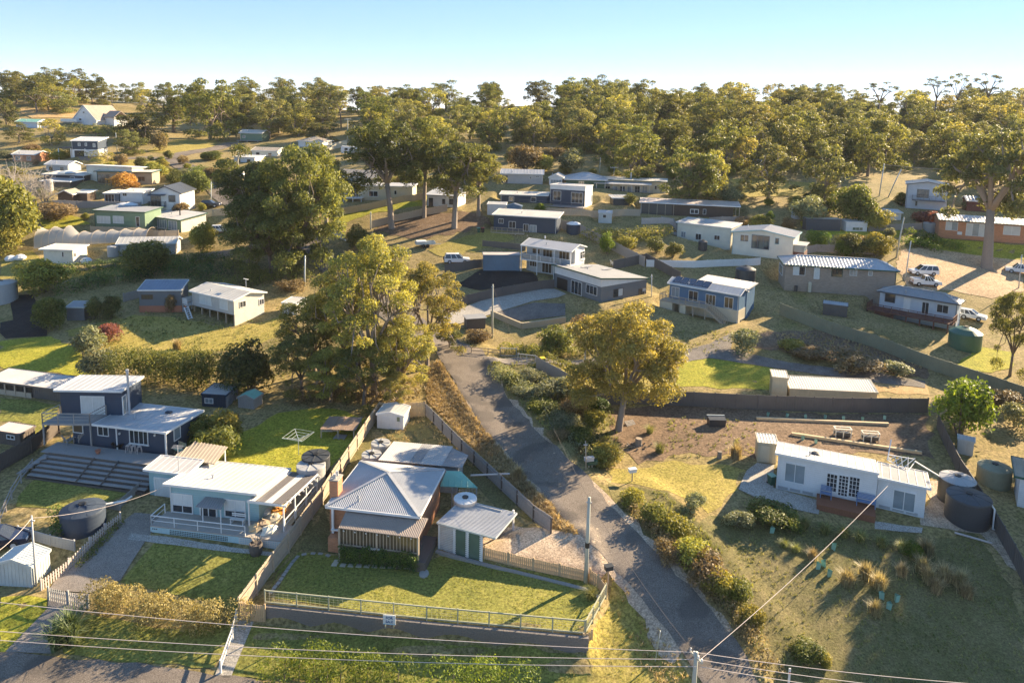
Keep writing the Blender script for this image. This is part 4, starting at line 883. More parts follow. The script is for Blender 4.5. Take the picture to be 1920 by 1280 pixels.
posts(t, [(x0+.06, y0-2.2), (x1-.06, y1-2.2)], -.02, bz-.2, 'paling_grey', .06)
posts(t, [(2.6, .12), (s.L-.12, .12)], -.02, 2.2, 'white', .045)
fl = MB(); fx, fy = s.at((243, 775), 2.3); fl.tube([(fx, fy, 2.2), (fx, fy, 6.6)], .11, 10).tube([(fx, fy, 6.6), (fx, fy, 6.95)], .15, 10); fl.build('flue', 'zinc', t)
for px in ((225, 672+640-500), (291, 815)): u, w = s.hit(px, 'f', .55); wbox(t, 'wall_light', 'white', u-.06, u+.06, .4, .55, w-.1, w+.1)
# deck with stepped timber tiers
dl = s.at((118, 829), 0); dr = s.at((315, 855), 0)
dk = thing('timber_deck', 'weathered grey timber deck with long stepped tiers in front of the dark blue house', 'deck', s.wp(0, 0, 0), s.rz)
L0, L1 = dl[0]-.6, s.L+.5; fy_ = min(dl[1], -1.9)
y_ = 0.45; n = int((y_-fy_)/.3)
for i in range(n): MB().box(L0, L1, fy_+.3*i+.012, fy_+.3*(i+1)-.012, -.09, -.02).build('board', 'deckgrey', dk)
for i in range(5):
    z1 = -.27-.25*i; a = .42*i
    MB().box(L0+.9-.12*i, L1+.1, fy_-.42*(i+1)+.01, fy_-.42*i-.01, z1-.09, z1).build('tread', 'deckgrey', dk)
    MB().box(L0+.9-.12*i, L1+.1, fy_-.42*i+.01, fy_-.42*i+.05, z1, z1+.24).build('riser', 'timber_dk', dk)
for i in range(4):
    z1 = -.27-.3*i; c = L0+.6-.42*i; mb = MB(); mb.add([(c-.42, fy_+1.1, z1), (c, fy_+1.1, z1), (c+.55, fy_-.6-.42*i, z1), (c+.1, fy_-1.0-.42*i, z1)]+[(c-.42, fy_+1.1, z1-.1), (c, fy_+1.1, z1-.1), (c+.55, fy_-.6-.42*i, z1-.1), (c+.1, fy_-1.0-.42*i, z1-.1)], [(3, 2, 1, 0), (4, 5, 6, 7), (0, 1, 5, 4), (1, 2, 6, 5), (2, 3, 7, 6), (3, 0, 4, 7)]); mb.build('tread', 'deckgrey', dk)
for px in (183, 237):
    u = s.at((px, 858), -.2)[0]; MB().beam((u, fy_+.05, .0), (u-.2, fy_-2.2, -1.35), .1, .12).build('stringer', 'timber_dk', dk)
MB().box(L0+.3, L1, fy_-2.2, 0, -1.9, -1.5).box(L0+.5, L1-.2, fy_, -.1, -1.5, -.1).build('base', 'timber_dk', dk)
def chair(name, label, loc, rz, m, scale=1.0, cat='chair', group=None):
    c = thing(name, label, cat, loc, rz, group); c.scale = (scale,)*3
    MB().add([(-.3, -.3, .36), (.3, -.3, .36), (.28, .3, .25), (-.28, .3, .25), (-.3, -.3, .4), (.3, -.3, .4), (.28, .3, .29), (-.28, .3, .29)], [(0, 3, 2, 1), (4, 5, 6, 7), (0, 1, 5, 4), (1, 2, 6, 5), (2, 3, 7, 6), (3, 0, 4, 7)]).build('seat', m, c)
    b = MB()
    for i in range(5): x = -.24+.12*i; b.beam((x, .26, .28), (x*1.15, .62, 1.0-.03*abs(i-2)), .1, .03)
    b.build('backrest', m, c)
    for x in (-.34, .34): MB().box(x-.06, x+.06, -.35, .45, .55, .58).build('arm', m, c)
    for x, y in ((-.3, -.28), (.3, -.28), (-.3, .35), (.3, .35)): MB().box(x-.035, x+.035, y-.035, y+.035, 0, .56 if y < 0 else .5).build('leg', m, c)
    return c
def Ls(px, w=0): u, v = s.at(px, w); q = s.wp(u, v, w); return q
chair('garden_chair', 'grey slatted garden chair nearest the balcony post on the deck', Ls((130, 830)), 2.6, 'deckgrey'); chair('garden_chair', 'pale grey garden chair beside the small round table on the deck', Ls((155, 826)), 3.6, 'paling_grey')
tb = thing('side_table', 'small round table between the two grey garden chairs', 'table', Ls((143, 826))); MB().tube([(0, 0, .5), (0, 0, .54)], .3, 14).build('top', 'zinc', tb); MB().tube([(0, 0, 0), (0, 0, .5)], .04, 6).build('leg', 'zinc', tb)
tb = thing('fire_pit', 'round black metal fire pit standing before the white casement window', 'fire pit', Ls((222, 838))); MB().lathe([(.3, 0), (.55, .3), (.65, .45), (.6, .47), (.45, .32)], 16).build('bowl', 'black', tb)
for i, px in enumerate(((241, 847), (251, 848), (262, 849))):
    c = thing('bar_stool', 'pale timber bar stool, %s of three below the white casement window' % ('leftmost', 'middle', 'rightmost')[i], 'stool', Ls(px), .2*i, 'bar stools under the window'); MB().box(-.17, .17, -.17, .17, .66, .72).build('seat', 'rf_pink', c)
    for x, y in ((-1, -1), (1, -1), (1, 1), (-1, 1)): MB().beam((x*.2, y*.2, 0), (x*.13, y*.13, .66), .05, .05).build('leg', 'rf_pink', c)
c = thing('flower_pot', 'terracotta flower pot standing at the deck edge by the thin post', 'pot', Ls((184, 850))); MB().lathe([(.14, 0), (.26, .32), (.29, .36), (.25, .36), (.2, .2)], 14).build('pot', 'terracotta', c)
c = thing('folding_bench', 'green slatted folding bench beside the deck end', 'bench', Ls((338, 850), -.4), -.5)
for i in range(4): MB().box(-.6, .6, -.35+.14*i, -.25+.14*i, .45, .48).build('slat', 'guard', c)
for i in range(4): MB().box(-.6, .6, .25, .28, .6+.13*i, .68+.13*i).build('slat', 'treated', c)
for x in (-.55, .55): MB().beam((x, -.3, 0), (x, .3, .5), .04, .04).beam((x, .3, 0), (x, .26, 1.1), .04, .04).build('leg', 'zinc', c)
# ---------------------------------------------------------------- teal shack
s = FRAMES['teal']; t = B('teal', 'weatherboard_house', 'pale teal weatherboard shack with white roof, verandah rail and lattice base', 'house', 'teal', 'rf_white', 'skil', s.rise, (.5, .1, .2, .3), 'white', pitch=.5)
win('teal', 'f', (323, 925, 362, 961), 'blind', nx=2, low=.4, fw=.09); win('teal', 'f', (421, 936, 461, 970), 'blind', nx=2, low=.38, fw=.09)
win('teal', 'f', (375, 950, 408, 976), 'glass', nx=2, name='door', fw=.12)
u0, w0 = s.hit((366, 949), 'f', .5); u1, _ = s.hit((415, 950), 'f', .5)
aw = MB(); w0 = s.hit((372, 927), 'f', .49)[1]-.1; wf = max(w0-.75, s.hit((366, 949), 'f', -.55)[1]); u0 = s.hit((366, 949), 'f', -.55)[0]; u1 = s.hit((414, 953), 'f', -.55)[0]; q = [(u0, -.55, wf), (u1, -.55, wf), (u1-.1, .49, w0), (u0+.35, .49, w0)]; aw.slab(q, .05); ribs(aw, q, .22); aw.build('awning', 'rf_mid', t); posts(t, [(u0+.6, -.45), (u1-.1, -.45)], .62, wf-.06, 'white', .04)
# verandah floor, lattice base, rail
vf = .62; V0, V1, y0 = -.1, s.L+3.0, -1.75
vr = MB().box(V0, V1, y0, .49, vf-.1, vf).build('verandah', 'concrete', t)
bs = MB().box(V0, V1, y0+.02, y0+.16, -.7, vf-.102); bs.box(V0, V0+.14, y0+.162, .4, -.7, vf-.102); b_ = bs.build('base_wall', 'tealtrim', t)
hl = MB()
for r in range(3):
    for i in range(34): x = 1.7+.155*i+.0; hl.box(x, x+.085, y0-.012, y0+.02, .05+.145*r, .13+.145*r)
for i in range(3): hl.box(.1+.17*i, .19+.17*i, y0-.012, y0+.02, .32, .40)
hl.build('dark_vent_block', 'tank_dark', b_)['kind'] = 'stuff'  # raised dark blocks stand in for the shade inside the vent openings
lt = MB()
for i in range(24): x = s.L-.7+.155*i; lt.box(x, x+.05, y0-.02, y0+.018, -.1, vf-.12)
for r in range(4): lt.box(s.L-.72, V1, y0-.028, y0-.021, -.05+.16*r, .0+.16*r)
lt.build('lattice', 'white', t)
rl = railing(t, [(V0+.05, .2, vf), (V0+.05, y0+.1, vf), (s.L-.2, y0+.1, vf)], .85, 'white', mid=1, step=1.9, r=.03)
# striped pergola roof
p = FRAMES['tealP']
def tp(u, v, w): return tuple(s.loc(p.wp(u, v, w)))
for i, (m, a, b) in enumerate((('rf_white', 0, .24), ('rf_clear', .24, .5), ('rf_white', .5, .72), ('rf_clear', .72, 1.0))):
    A, Bq = p.L*a+.01, p.L*b-.01; q = [tp(A, 0, 3.1), tp(Bq, 0, 3.1), tp(Bq, p.W, 3.1+p.rise), tp(A, p.W, 3.1+p.rise)]; mb = MB().slab(q, .04); ribs(mb, q, .2, .03, .02); o = mb.build('roof_sheet', m, t); o['label'] = 'white roof sheet' if i % 2 == 0 else 'dark translucent roof sheet'
fr = MB()
for v in np.linspace(.05, p.W-.05, 9): z = 3.02+p.rise*v/p.W; fr.beam(tp(0, v, z-.1), tp(p.L+.35, v, z-.1), .06, .14)
fr.beam(tp(0, -.02, 2.98), tp(p.L, -.02, 2.98), .06, .2).beam(tp(p.L+.1, 0, 2.9), tp(p.L+.1, p.W+2.6, 2.9+p.rise), .06, .16); fr.build('rafters', 'white', t)
for v in (.1, 2.1, 4.2, 6.4): q = tp(p.L+.05, v, 0); MB().box(q[0]-.05, q[0]+.05, q[1]-.05, q[1]+.05, vf-.3, 2.85+p.rise*v/p.W).build('post', 'white', t)
q = tp(.1, .08, 0); MB().box(q[0]-.05, q[0]+.05, q[1]-.05, q[1]+.05, vf, 2.95).build('post', 'white', t)
q0 = tp(.2, .3, 0); q1 = tp(p.L, 6.3, 0); MB().box(s.L+.1, q0[0]+3.1, .492, 5.4, vf-.12, vf-.01).build('floor', 'sandstone', t)
railing(t, [tp(p.L+.05, .3, vf), tp(p.L+.05, 6.4, vf)], .9, 'white', mid=1, step=2, r=.03)
an = MB(); ax, ay = s.at((335, 880), 3.1); an.tube([(ax, ay, 2.8), (ax, ay, 5.4)], .03, 5)
for k in range(5): an.beam((ax-.5, ay-.2+.1*k, 5.2+.03*k), (ax+.5, ay+.1*k-.2, 5.2+.03*k), .02, .02)
an.build('aerial', 'zinc', t)
c = thing('outdoor_bench', 'white slatted bench under the right window of the teal shack', 'bench', s.wp(6.9, -.1, vf), s.rz)
for i in range(3): MB().box(-.65, .65, -.2+.13*i, -.1+.13*i, .4, .43).build('slat', 'white', c)
for i in range(2): MB().box(-.65, .65, .22, .25, .52+.17*i, .63+.17*i).build('slat', 'white', c)
for x in (-.55, .55): MB().box(x-.03, x+.03, -.22, .25, 0, .4).build('leg', 'white', c)
c = thing('wine_barrel', 'half wine barrel planter with bare stems at the corner of the verandah', 'barrel', s.wp(s.L+1.2, y0-.75, -.1)); c.location.z = gz(c.location.x, c.location.y)
MB().lathe([(.42, 0), (.52, .35), (.5, .95), (.44, .95), (.43, .8)], 16).build('barrel', 'timber_dk', c); mb = MB()
for i in range(7): mb.tube([(0, 0, .8), (.5*math.cos(i*.9), .35*math.sin(i*.9), 1.3+.1*i)], .025, 4)
mb.build('stems', 'paling', c)
rgq = random.Random(4)
for i, px in enumerate(((500, 962), (512, 973), (492, 985), (520, 960), (505, 995), (481, 991))):
    u, v = s.at(px, vf); c = thing('storage_sack', ('cream canvas sack heaped at the back of the pergola', 'folded cream tarpaulin in the middle of the pergola floor', 'brown cloth bundle by the house wall under the pergola', 'orange and brown cloth pile by the pergola post', 'pale cloth heap at the front of the pergola', 'small tan bundle beside the verandah rail')[i], 'cloth pile', s.wp(u, v, vf), i)
    mb = MB(); n = 10; mb.lathe([(.75, 0), (.7, .18), (.45, .34), (.1, .42)], n); mb.v = [(x*rgq.uniform(.7, 1.25), y*rgq.uniform(.6, 1.1), z*rgq.uniform(.7, 1.2)) for x, y, z in mb.v]; mb.build('cloth', ('curtain', 'paver', 'log', 'orange', 'creamw', 'sleeper')[i], c)
# garage of the teal shack
g = FRAMES['tealG']; t = B('tealG', 'garage', 'pale teal garage with roller door joined to the teal shack', 'garage', 'teal', 'rf_white', 'skil', .15, (.35, .1, .1, .3), 'white', pitch=.6)
win('tealG', 'f', (290, 895, 320, 935), 'blind', nx=1, name='door', fw=.12)
q = MB(); q.slab([(1.2, g.W+.02, g.h+.1), (5.6, g.W-.2, g.h+.0), (5.2, g.W+2.6, g.h+.3), (1.6, g.W+2.8, g.h+.3)], .08); ribs(q, [(1.2, g.W+.02, g.h+.1), (5.6, g.W-.2, g.h+.0), (5.2, g.W+2.6, g.h+.3), (1.6, g.W+2.8, g.h+.3)], .35); q.build('lean_to_roof', 'rf_tan', t); posts(t, [(5.0, g.W+2.4), (1.8, g.W+2.4)], -1, g.h+.1, 'white', .05)
for i in range(3): wbox(t, 'step', 'sleeper', -.2, g.L-.6, -.1-.35*(i+1), -.1-.35*i-.01, -.5-.12*i, -.12*i-.08)
# ---------------------------------------------------------------- brick cottage
s = FRAMES['cott']; t = B('cott', 'brick_cottage', 'orange brick cottage with grey hipped corrugated iron roof and enclosed front verandah', 'house', 'brick_orange', 'rf_grey', 'hv', 1.35, (.5, .35, .3, .4), 'white', pitch=.16, hipin=3.9, ridge='rf_grey')
FRAMES['cott'].T = t
wbox(t, 'brick_pier', 'brick_orange', .45, 1.75, -.62, .45, -.5, 1.25); posts(t, [(.6, .1)], 1.25, 3.45, 'white', .09, 'post'); wbox(t, 'sill', 'white', .5, 2.2, -.1, .05, 1.55, 1.65)
ch = MB().box(-.2, .55, 1.3, 2.3, .5, 5.1); c_ = ch.build('chimney', 'brick_orange', t); MB().box(-.25, .6, 1.25, 2.35, 5.1, 5.2).build('cap', 'concrete', c_)
for y in (1.55, 2.05): MB().tube([(.18, y, 5.2), (.18, y, 5.6)], .13, 8).build('chimney_pot', 'zinc', c_)
vu0 = 1.75; q = [(vu0, -1.5, 2.78), (s.L+.35, -1.6, 2.78), (s.L+.6, .3, 3.34), (vu0, .3, 3.34)]; mb = MB().slab(q, .05); ribs(mb, q, .14, .03, .025); mb.build('verandah_roof', 'rf_brown', t)
sc_ = MB().box(vu0, s.L+.2, -1.27, -1.21, 1.25, 2.72); so = sc_.build('screen', 'glass_warm', t)
mb = MB()
for i in range(24): x = vu0+.05+(s.L+.1-vu0)*i/23; mb.box(x-.025, x+.025, -1.31, -1.271, 1.3, 2.7)
mb.box(vu0, s.L+.2, -1.33, -1.274, 1.2, 1.29).box(vu0, s.L+.2, -1.33, -1.274, 2.64, 2.7); mb.build('screen_bars', 'paling', so)['kind'] = 'stuff'
wbox(t, 'verandah_base', 'timber_dk', vu0, s.L+.15, -1.25, .4, -.6, 1.19); posts(t, [(vu0, -1.35), (s.L+.25, -1.35), (4.9, -1.37)], -.4, 2.74, 'paling', .07)
for i in range(7): x = vu0+.4+.93*i; MB().beam((x, -1.33, 2.42), (x+.05, -1.58, 2.64), .1, .05).build('bracket', 'white', t)
wbox(t, 'nameplate', 'white', 4.2, 5.2, -1.43, -1.39, 1.15, 1.31)
# rear extension with striped sheets, green awning
x = FRAMES['cottX']
def xp(u, v, w): return tuple(s.loc(x.wp(u, v, w)))
for m, a, b in (('rf_white', 0, .37), ('rf_mid', .37, .5), ('rf_white', .5, .76), ('rf_mid', .76, 1.0)):
    cut = .62 if b == 1.0 else 1.0; q = [xp(x.L*a+.01, .1, 3.2), xp(x.L*b-.01, .1, 3.2), xp(x.L*b-.01, x.W*cut, 3.2+x.rise*cut), xp(x.L*a+.01, x.W*(.92 if b == 1 else 1), 3.2+x.rise)]; mb = MB().slab(q, .05); ribs(mb, q, .2, .03, .02); mb.build('extension_roof', m, t)['label'] = 'white corrugated sheet' if m == 'rf_white' else 'grey corrugated sheet'
mb = MB(); a, b, c_, d = xp(.3, .3, 0), xp(x.L-.5, .3, 0), xp(x.L-.5, x.W*.6, 0), xp(.3, x.W-.4, 0)
mb.add([(q[0], q[1], z) for z in (-1, 2.65) for q in (a, b, c_, d)], [(0, 3, 2, 1), (4, 5, 6, 7), (0, 1, 5, 4), (1, 2, 6, 5), (2, 3, 7, 6), (3, 0, 4, 7)]); mb.build('extension_wall', 'stonegrey', t)
g1, g2, g3, g4 = [s.loc(PZ(p, s.z0+w)) for p, w in (((837, 882), 3.1), ((864, 883), 3.0), ((896, 914), 2.2), ((825, 911), 2.3))]
q = [tuple(v) for v in (g4, g3, g2, g1)]; mb = MB().slab(q, .05); ribs(mb, q, .55, .04, .03); mb.build('awning', 'rf_green', t); posts(t, [g3[:2]-.1, g4[:2]+np.array((1.1, .05))], -.6, 2.15, 'paling_grey', .05)
wx = MB(); a, b = g4[:2]+np.array((1.2, .1)), g3[:2]-np.array((.2, -.1))
for k in range(9): wx.beam((*a, .2+.22*k), (*b, .2+.22*k), .02, .04)
for k in range(8): c_ = a+(b-a)*k/7; wx.beam((*c_, 0), (*c_, 2.1), .04, .02)
wx.build('lattice_screen', 'paling_grey', t)
wbox(t, 'porch_floor', 'timber_dk', s.L-.3, s.L+.9, -1.6, 2.0, -.6, .7)
# carport
s = FRAMES['carp']; t = thing('carport', 'carport with grey corrugated iron roof, lattice sides and green glazed doors', 'carport', s.wp(0, 0, 0), s.rz); s.T = t; s.oh = (.1, .2, .2, .15); h = s.h
q = [(0, 0, h), (s.L, 0, h), (s.L, s.W, h+s.rise), (0, s.W, h+s.rise)]; mb = MB().slab(q, .06); ribs(mb, q, .2, .035, .03, (1, 0, 0)); mb.build('roof', 'rf_grey', t)
mb = MB()
for i in range(4): mb.beam(Vector(q[i])-Vector((0, 0, .06)), Vector(q[(i+1) % 4])-Vector((0, 0, .06)), .05, .14)
mb.build('fascia', 'steel', t)
Lw = 4.0; posts(t, [(.15, .15), (1.55, .15), (2.75, .15), (Lw, .15), (.15, s.W-.2), (Lw+1, s.W-.2)], -1.0, h-.06, 'white', .07)
for a, b in ((.15, 1.5),):
    lt = MB()
    for i in range(15): xx_ = a+(b-a)*i/14; lt.box(xx_-.02, xx_+.02, .12, .15, -.3, h-.1)
    for i in range(16): zz_ = -.3+(h+.2)*i/16; lt.box(a, b, .1, .119, zz_, zz_+.04)
    lt.build('lattice', 'white', t)
for a, b in ((1.62, 2.68), (2.82, 3.93)): o = wbox(t, 'door', 'glass_green', a, b, .14, .18, -.35, h-.12)
for a in (1.42, 2.6, 3.85):
    lt = MB()
    for i in range(14): lt.box(a, a+.3, .05, .075, -.3+.17*i, -.2+.17*i)
    lt.build('lattice', 'white', t)
lt = MB(); lt.box(.12, .16, .25, s.W-.3, -.4, h-.15); lt.build('side_wall', 'stonegrey', t); wbox(t, 'rear_wall', 'stonegrey', .2, Lw, s.W-.5, s.W-.45, -.6, h-.2)
# ---------------------------------------------------------------- white house (right)
s = FRAMES['white']; t = B('white', 'white_shack', 'white single-storey shack with skillion roofs, red deck and blue bench in front', 'house', 'whitew', 'rf_white', 'skil', s.rise, (.3, .02, .3, .25), 'white', pitch=.7)
win('white', 'f', (1471, 869, 1510, 905), 'glass_pale', nx=2); win('white', 'f', (1549, 887, 1570, 921), 'glass', nx=3, ny=4, fw=.06); win('white', 'f', (1571, 890, 1591, 930), 'glass', nx=3, ny=6, name='door', fw=.07); win('white', 'f', (1591, 893, 1612, 932), 'glass', nx=3, ny=5, fw=.06)
hv = MB()
for i in range(3): hv.box(.4+1.1*i, 1.3+1.1*i, .262, .295, .12, .36)
hv.build('vent', 'ltgrey', t)['kind'] = 'stuff'
u, v = s.at((1530, 849), s.h-.4); MB().lathe([(.45, 0), (.45, .1), (.3, .2), (.05, .26)], 14, (u, v, s.h+s.rise*v/s.W)).build('roof_vent', 'tank_dark', t)
r = FRAMES['whiteR']; t2 = t; r.T = t; r.oh = (.3, .3, .3, .3)
def rp(u, v, w): return tuple(s.loc(r.wp(u, v, w)))
q = [rp(0, 0, r.h), rp(r.L, 0, r.h), rp(r.L, r.W, r.h+r.rise), rp(0, r.W, r.h+r.rise)]; mb = MB().slab(q, .14); ribs(mb, q, .7); mb.build('roof', 'rf_mid', t)
mb = MB()
for i in range(4): mb.beam(Vector(q[i])-Vector((0, 0, .07)), Vector(q[(i+1) % 4])-Vector((0, 0, .07)), .07, .2)
mb.build('fascia', 'white', t)
a, b, c_, d = rp(.05, .3, 0), rp(r.L-.3, .3, 0), rp(r.L-.3, r.W-.3, 0), rp(.05, r.W-.3, 0)
mb = MB().add([(*a[:2], -1.2), (*b[:2], -1.2), (*c_[:2], -1.2), (*d[:2], -1.2), (*a[:2], r.h-.15), (*b[:2], r.h-.15), (*c_[:2], r.h+r.rise-.15), (*d[:2], r.h+r.rise-.15)], [(0, 3, 2, 1), (4, 5, 6, 7), (0, 1, 5, 4), (1, 2, 6, 5), (2, 3, 7, 6), (3, 0, 4, 7)]); mb.build('wing_wall', 'whitew', t)
# window on the wing
o_ = r.oh[0]; rect = (1673, 920, 1717, 957); a0 = r.hit((rect[0], 938), 'f', o_)[0]; a1 = r.hit((rect[2], 938), 'f', o_)[0]; w1 = r.hit((1695, rect[1]), 'f', o_)[1]; w0 = r.hit((1695, rect[3]), 'f', o_)[1]
def rbox(mb, a0, a1, w0, w1, th):
    vs = [rp(a0, o_-th, w0), rp(a1, o_-th, w0), rp(a1, o_, w0), rp(a0, o_, w0), rp(a0, o_-th, w1), rp(a1, o_-th, w1), rp(a1, o_, w1), rp(a0, o_, w1)]; mb.add(vs, [(0, 3, 2, 1), (4, 5, 6, 7), (0, 1, 5, 4), (1, 2, 6, 5), (2, 3, 7, 6), (3, 0, 4, 7)])
fb = MB(); m_ = (a0+a1)/2
for q in ((a0, a1, w0, w0+.08), (a0, a1, w1-.08, w1), (a0, a0+.08, w0+.08, w1-.08), (a1-.08, a1, w0+.08, w1-.08), (m_-.03, m_+.03, w0+.08, w1-.08)): rbox(fb, *q, .06)
f = fb.build('window', 'white', t); pb = MB(); rbox(pb, a0+.07, m_-.035, w0+.07, w1-.07, .025); pb.build('pane', 'glass_pale', f); pb = MB(); rbox(pb, m_+.035, a1-.07, w0+.07, w1-.07, .025); pb.build('pane', 'glass_pale', f)
hv = MB(); [rbox(hv, .3+1.1*i, 1.2+1.1*i, .1, .35, .03) for i in range(3)]; hv.build('vent', 'ltgrey', t)['kind'] = 'stuff'
# deck and bench
u0, v0 = s.at((1530, 962), .35); u1, v1 = s.at((1644, 988), .35); dk = thing('red_deck', 'low red-brown timber deck before the glazed doors of the white shack', 'deck', s.wp(0, 0, 0), s.rz)
for i in range(14): y = -1.9+.15*i; MB().box(u0, u1, y, y+.14, .4, .46).build('board', 'merbau', dk)
MB().box(u0+.04, u1-.04, -1.86, .2, -.5, .395).build('base', 'merbau', dk)
for nm, u, lab in (('garden_bench', u1-.75, 'blue slatted two-seat bench on the red deck'), ('garden_chair', u0+.75, 'blue slatted chair at the left end of the red deck')):
    wd = .75 if nm == 'garden_bench' else .45; c = thing(nm, lab, 'bench' if wd > .5 else 'chair', s.wp(u, -.15, .46), s.rz)
    for i in range(4): MB().box(-wd, wd, -.4+.13*i, -.29+.13*i, .42, .45).build('slat', 'blueseat', c)
    for i in range(4): MB().box(-wd, wd, .17, .2, .52+.13*i, .61+.13*i).build('slat', 'blueseat', c)
    for x_ in (-wd, wd): MB().box(x_-.03, x_+.03, -.42, .2, .0, .42).box(x_-.03, x_+.03, -.42, .2, .62, .66).build('leg', 'blueseat', c)
# folded aerial mast lying on the roof
ms = thing('roof_frame', 'white metal lattice frame lying on the dark roof of the white shack', 'frame', s.wp(0, 0, 0), s.rz); mb = MB()
pp = [s.loc(PZ(p, s.z0+w)) for p, w in (((1664, 862), 2.4), ((1671, 824), 3.6), ((1715, 866), 2.6), ((1702, 884), 2.4), ((1782, 905), 1.9))]
mb.beam(pp[0], pp[1], .09, .09); mb.beam(pp[0]+np.array((0, 0, .55)), pp[2]+np.array((0, 0, .3)), .06, .06).beam(pp[0], pp[3], .06, .06).beam(pp[2], pp[3], .06, .06)
for k in range(4):
    a = pp[0]+(pp[2]-pp[0])*k/4+np.array((0, 0, .45)); b = pp[0]+(pp[3]-pp[0])*(k+1)/4; mb.beam(a, b, .05, .05); a2 = pp[0]+(pp[2]-pp[0])*(k+1)/4+np.array((0, 0, .4)); b2 = pp[0]+(pp[3]-pp[0])*k/4; mb.beam(a2, b2, .05, .05)
mb.build('lattice', 'white', ms); MB().tube([pp[2]+np.array((0, 0, .1)), pp[4]], .06, 6).build('pipe', 'white', ms)
# neighbour at the right edge
s = FRAMES['redge']; t = B('redge', 'white_house', 'white house cut by the picture edge beside the dark boundary fence', 'house', 'whitew', 'rf_tan', 'skil', .2, (.4, .3, .3, .5), 'darkgreen', pitch=.5)
# ---------------------------------------------------------------- houses up the slope
B('stilt', 'stilt_house', 'pale weatherboard house raised on stilts with white side stair and tan gabled roof', 'house', 'stonegrey', 'rf_cream', 'gu', .72, (.35, .35, .35, .35), 'white', pitch=.7, wallbot=1.75, sides={'r': 'creamw'})
s = FRAMES['stilt']; t = s.T
win('stilt', 'f', (374, 552, 397, 571), 'blind', nx=2, ny=1); win('stilt', 'f', (412, 561, 428, 580), 'blind', nx=1); win('stilt', 'r', (449, 564, 461, 576), 'glass', nx=2); win('stilt', 'r', (492, 558, 503, 569), 'glass', nx=2)
for u in np.linspace(.5, s.L-.5, 6):
    for v in (.5, s.W/2, s.W-.6): MB().box(u-.09, u+.09, v-.09, v+.09, -1.2, 1.8).build('stilt', 'paling', t)
MB().box(s.L-.44, s.L-.34, .4, s.W-.36, -2.0, 1.74).build('side_wall', 'creamw', t)
MB().box(.36, s.L-.36, .36, s.W-.36, 1.66, 1.76).build('floor', 'timber_dk', t)
lb = MB().box(-1.0, .3, -.6, 1.2, 1.75, 1.9).build('landing', 'stonegrey', t); railing(lb, [(-.95, 1.1, 1.9), (-.95, -.55, 1.9), (.25, -.55, 1.9)], .95, 'white', panel='white')
st = MB(); st.beam((.4, -.55, 1.7), (3.0, -1.5, -.2), .12, .3).beam((.4, -1.2, 1.7), (3.0, -2.1, -.2), .12, .3)
for k in range(8): f = k/8; st.box(.4+2.6*f, .75+2.6*f, -1.2-.9*f, -.55-.9*f, 1.62-1.9*f, 1.66-1.9*f)
st.build('stair', 'white', t); posts(t, [(-.9, -.5), (.2, -.5), (-.9, 1.0)], -1.2, 1.75, 'paleblue', .06)
sd = MB(); u, v = s.L*.72, s.W*.75; sd.tube([(u, v, 4.4), (u, v, 6.0)], .04, 5).beam((u-.5, v, 6.0), (u+.5, v, 6.0), .2, .05); sd.build('aerial', 'white', t)
B('navyshed', 'garden_studio', 'dark grey-blue studio with blue sloping roof on a terracotta block base', 'shed', 'grey', 'rf_blue', 'skil', .8, (.2, .15, .2, .15), 'white', plinth=('terracotta', 1.0), pitch=.5); win('navyshed', 'f', (265, 552, 287, 561), 'glass_warm', nx=4, frame='timber_dk')
B('shedM', 'garden_shed', 'small pale shed just behind the stilt house', 'shed', 'white', 'rf_white', 'skil', .2, (.1, .1, .1, .1), 'white'); win('shedM', 'f', (534, 576, 540, 581), 'glass', nx=1)
B('darkshedL', 'garden_shed', 'low dark grey garden shed between clipped green shrubs', 'shed', 'grey', 'rf_mid', 'skil', .3, (.1, .1, .1, .1), 'steel', pitch=.3)
B('creamshed', 'cream_shed', 'cream painted shed with flat roof below the bird-netted garden', 'shed', 'creamw', 'rf_cream', 'skil', .15, (.4, .3, .3, .6), 'white'); win('creamshed', 'f', (116, 472, 120, 482), 'glass', nx=1); win('creamshed', 'r', (138, 474, 142, 482), 'glass', nx=1)
t = B('green', 'green_house', 'sage green weatherboard house with two white shuttered windows', 'house', 'green', 'rf_mid', 'skil', .3, (.3, .3, .3, .3), 'darkgreen', pitch=.6)
win('green', 'f', (182, 405, 207, 419), 'curtain', nx=4); win('green', 'f', (212, 405, 232, 419), 'curtain', nx=3); win('green', 'f', (255, 406, 262, 425), 'glass', nx=1, name='door')
t = B('wroof', 'long_house', 'low house with broad white striped roof, black flue and glazed verandah', 'house', 'green', 'rf_white', 'skil', .7, (.5, .3, .3, .3), 'darkgreen', pitch=.5, sides={'r': 'creamw'})
win('wroof', 'f', (281, 410, 290, 422), 'glass', nx=2); win('wroof', 'f', (295, 411, 313, 428), 'glass_pale', nx=4); win('wroof', 'f', (316, 414, 332, 431), 'glass_pale', nx=3)
s = FRAMES['wroof']; railing(t, [(.2, -1.5, .0), (9, -1.5, .0)], 1.0, 'deckgrey', mid=2); wbox(t, 'deck', 'deckgrey', 0, 9.2, -1.6, .48, -.12, 0); posts(t, [(.5, -1.4), (4, -1.4), (8.5, -1.4)], -2, -.12, 'timber_dk'); MB().tube([(7.5, 3, 2.8), (7.5, 3, 4.3)], .13, 8).build('flue', 'black', t)
t = B('wh2', 'gabled_house', 'white two-storey house with dark gabled roof and recessed front balcony', 'house', 'whitew', 'rf_dark', 'gv', 1.5, (.3, .35, .3, .35), 'rf_dark', pitch=.6)
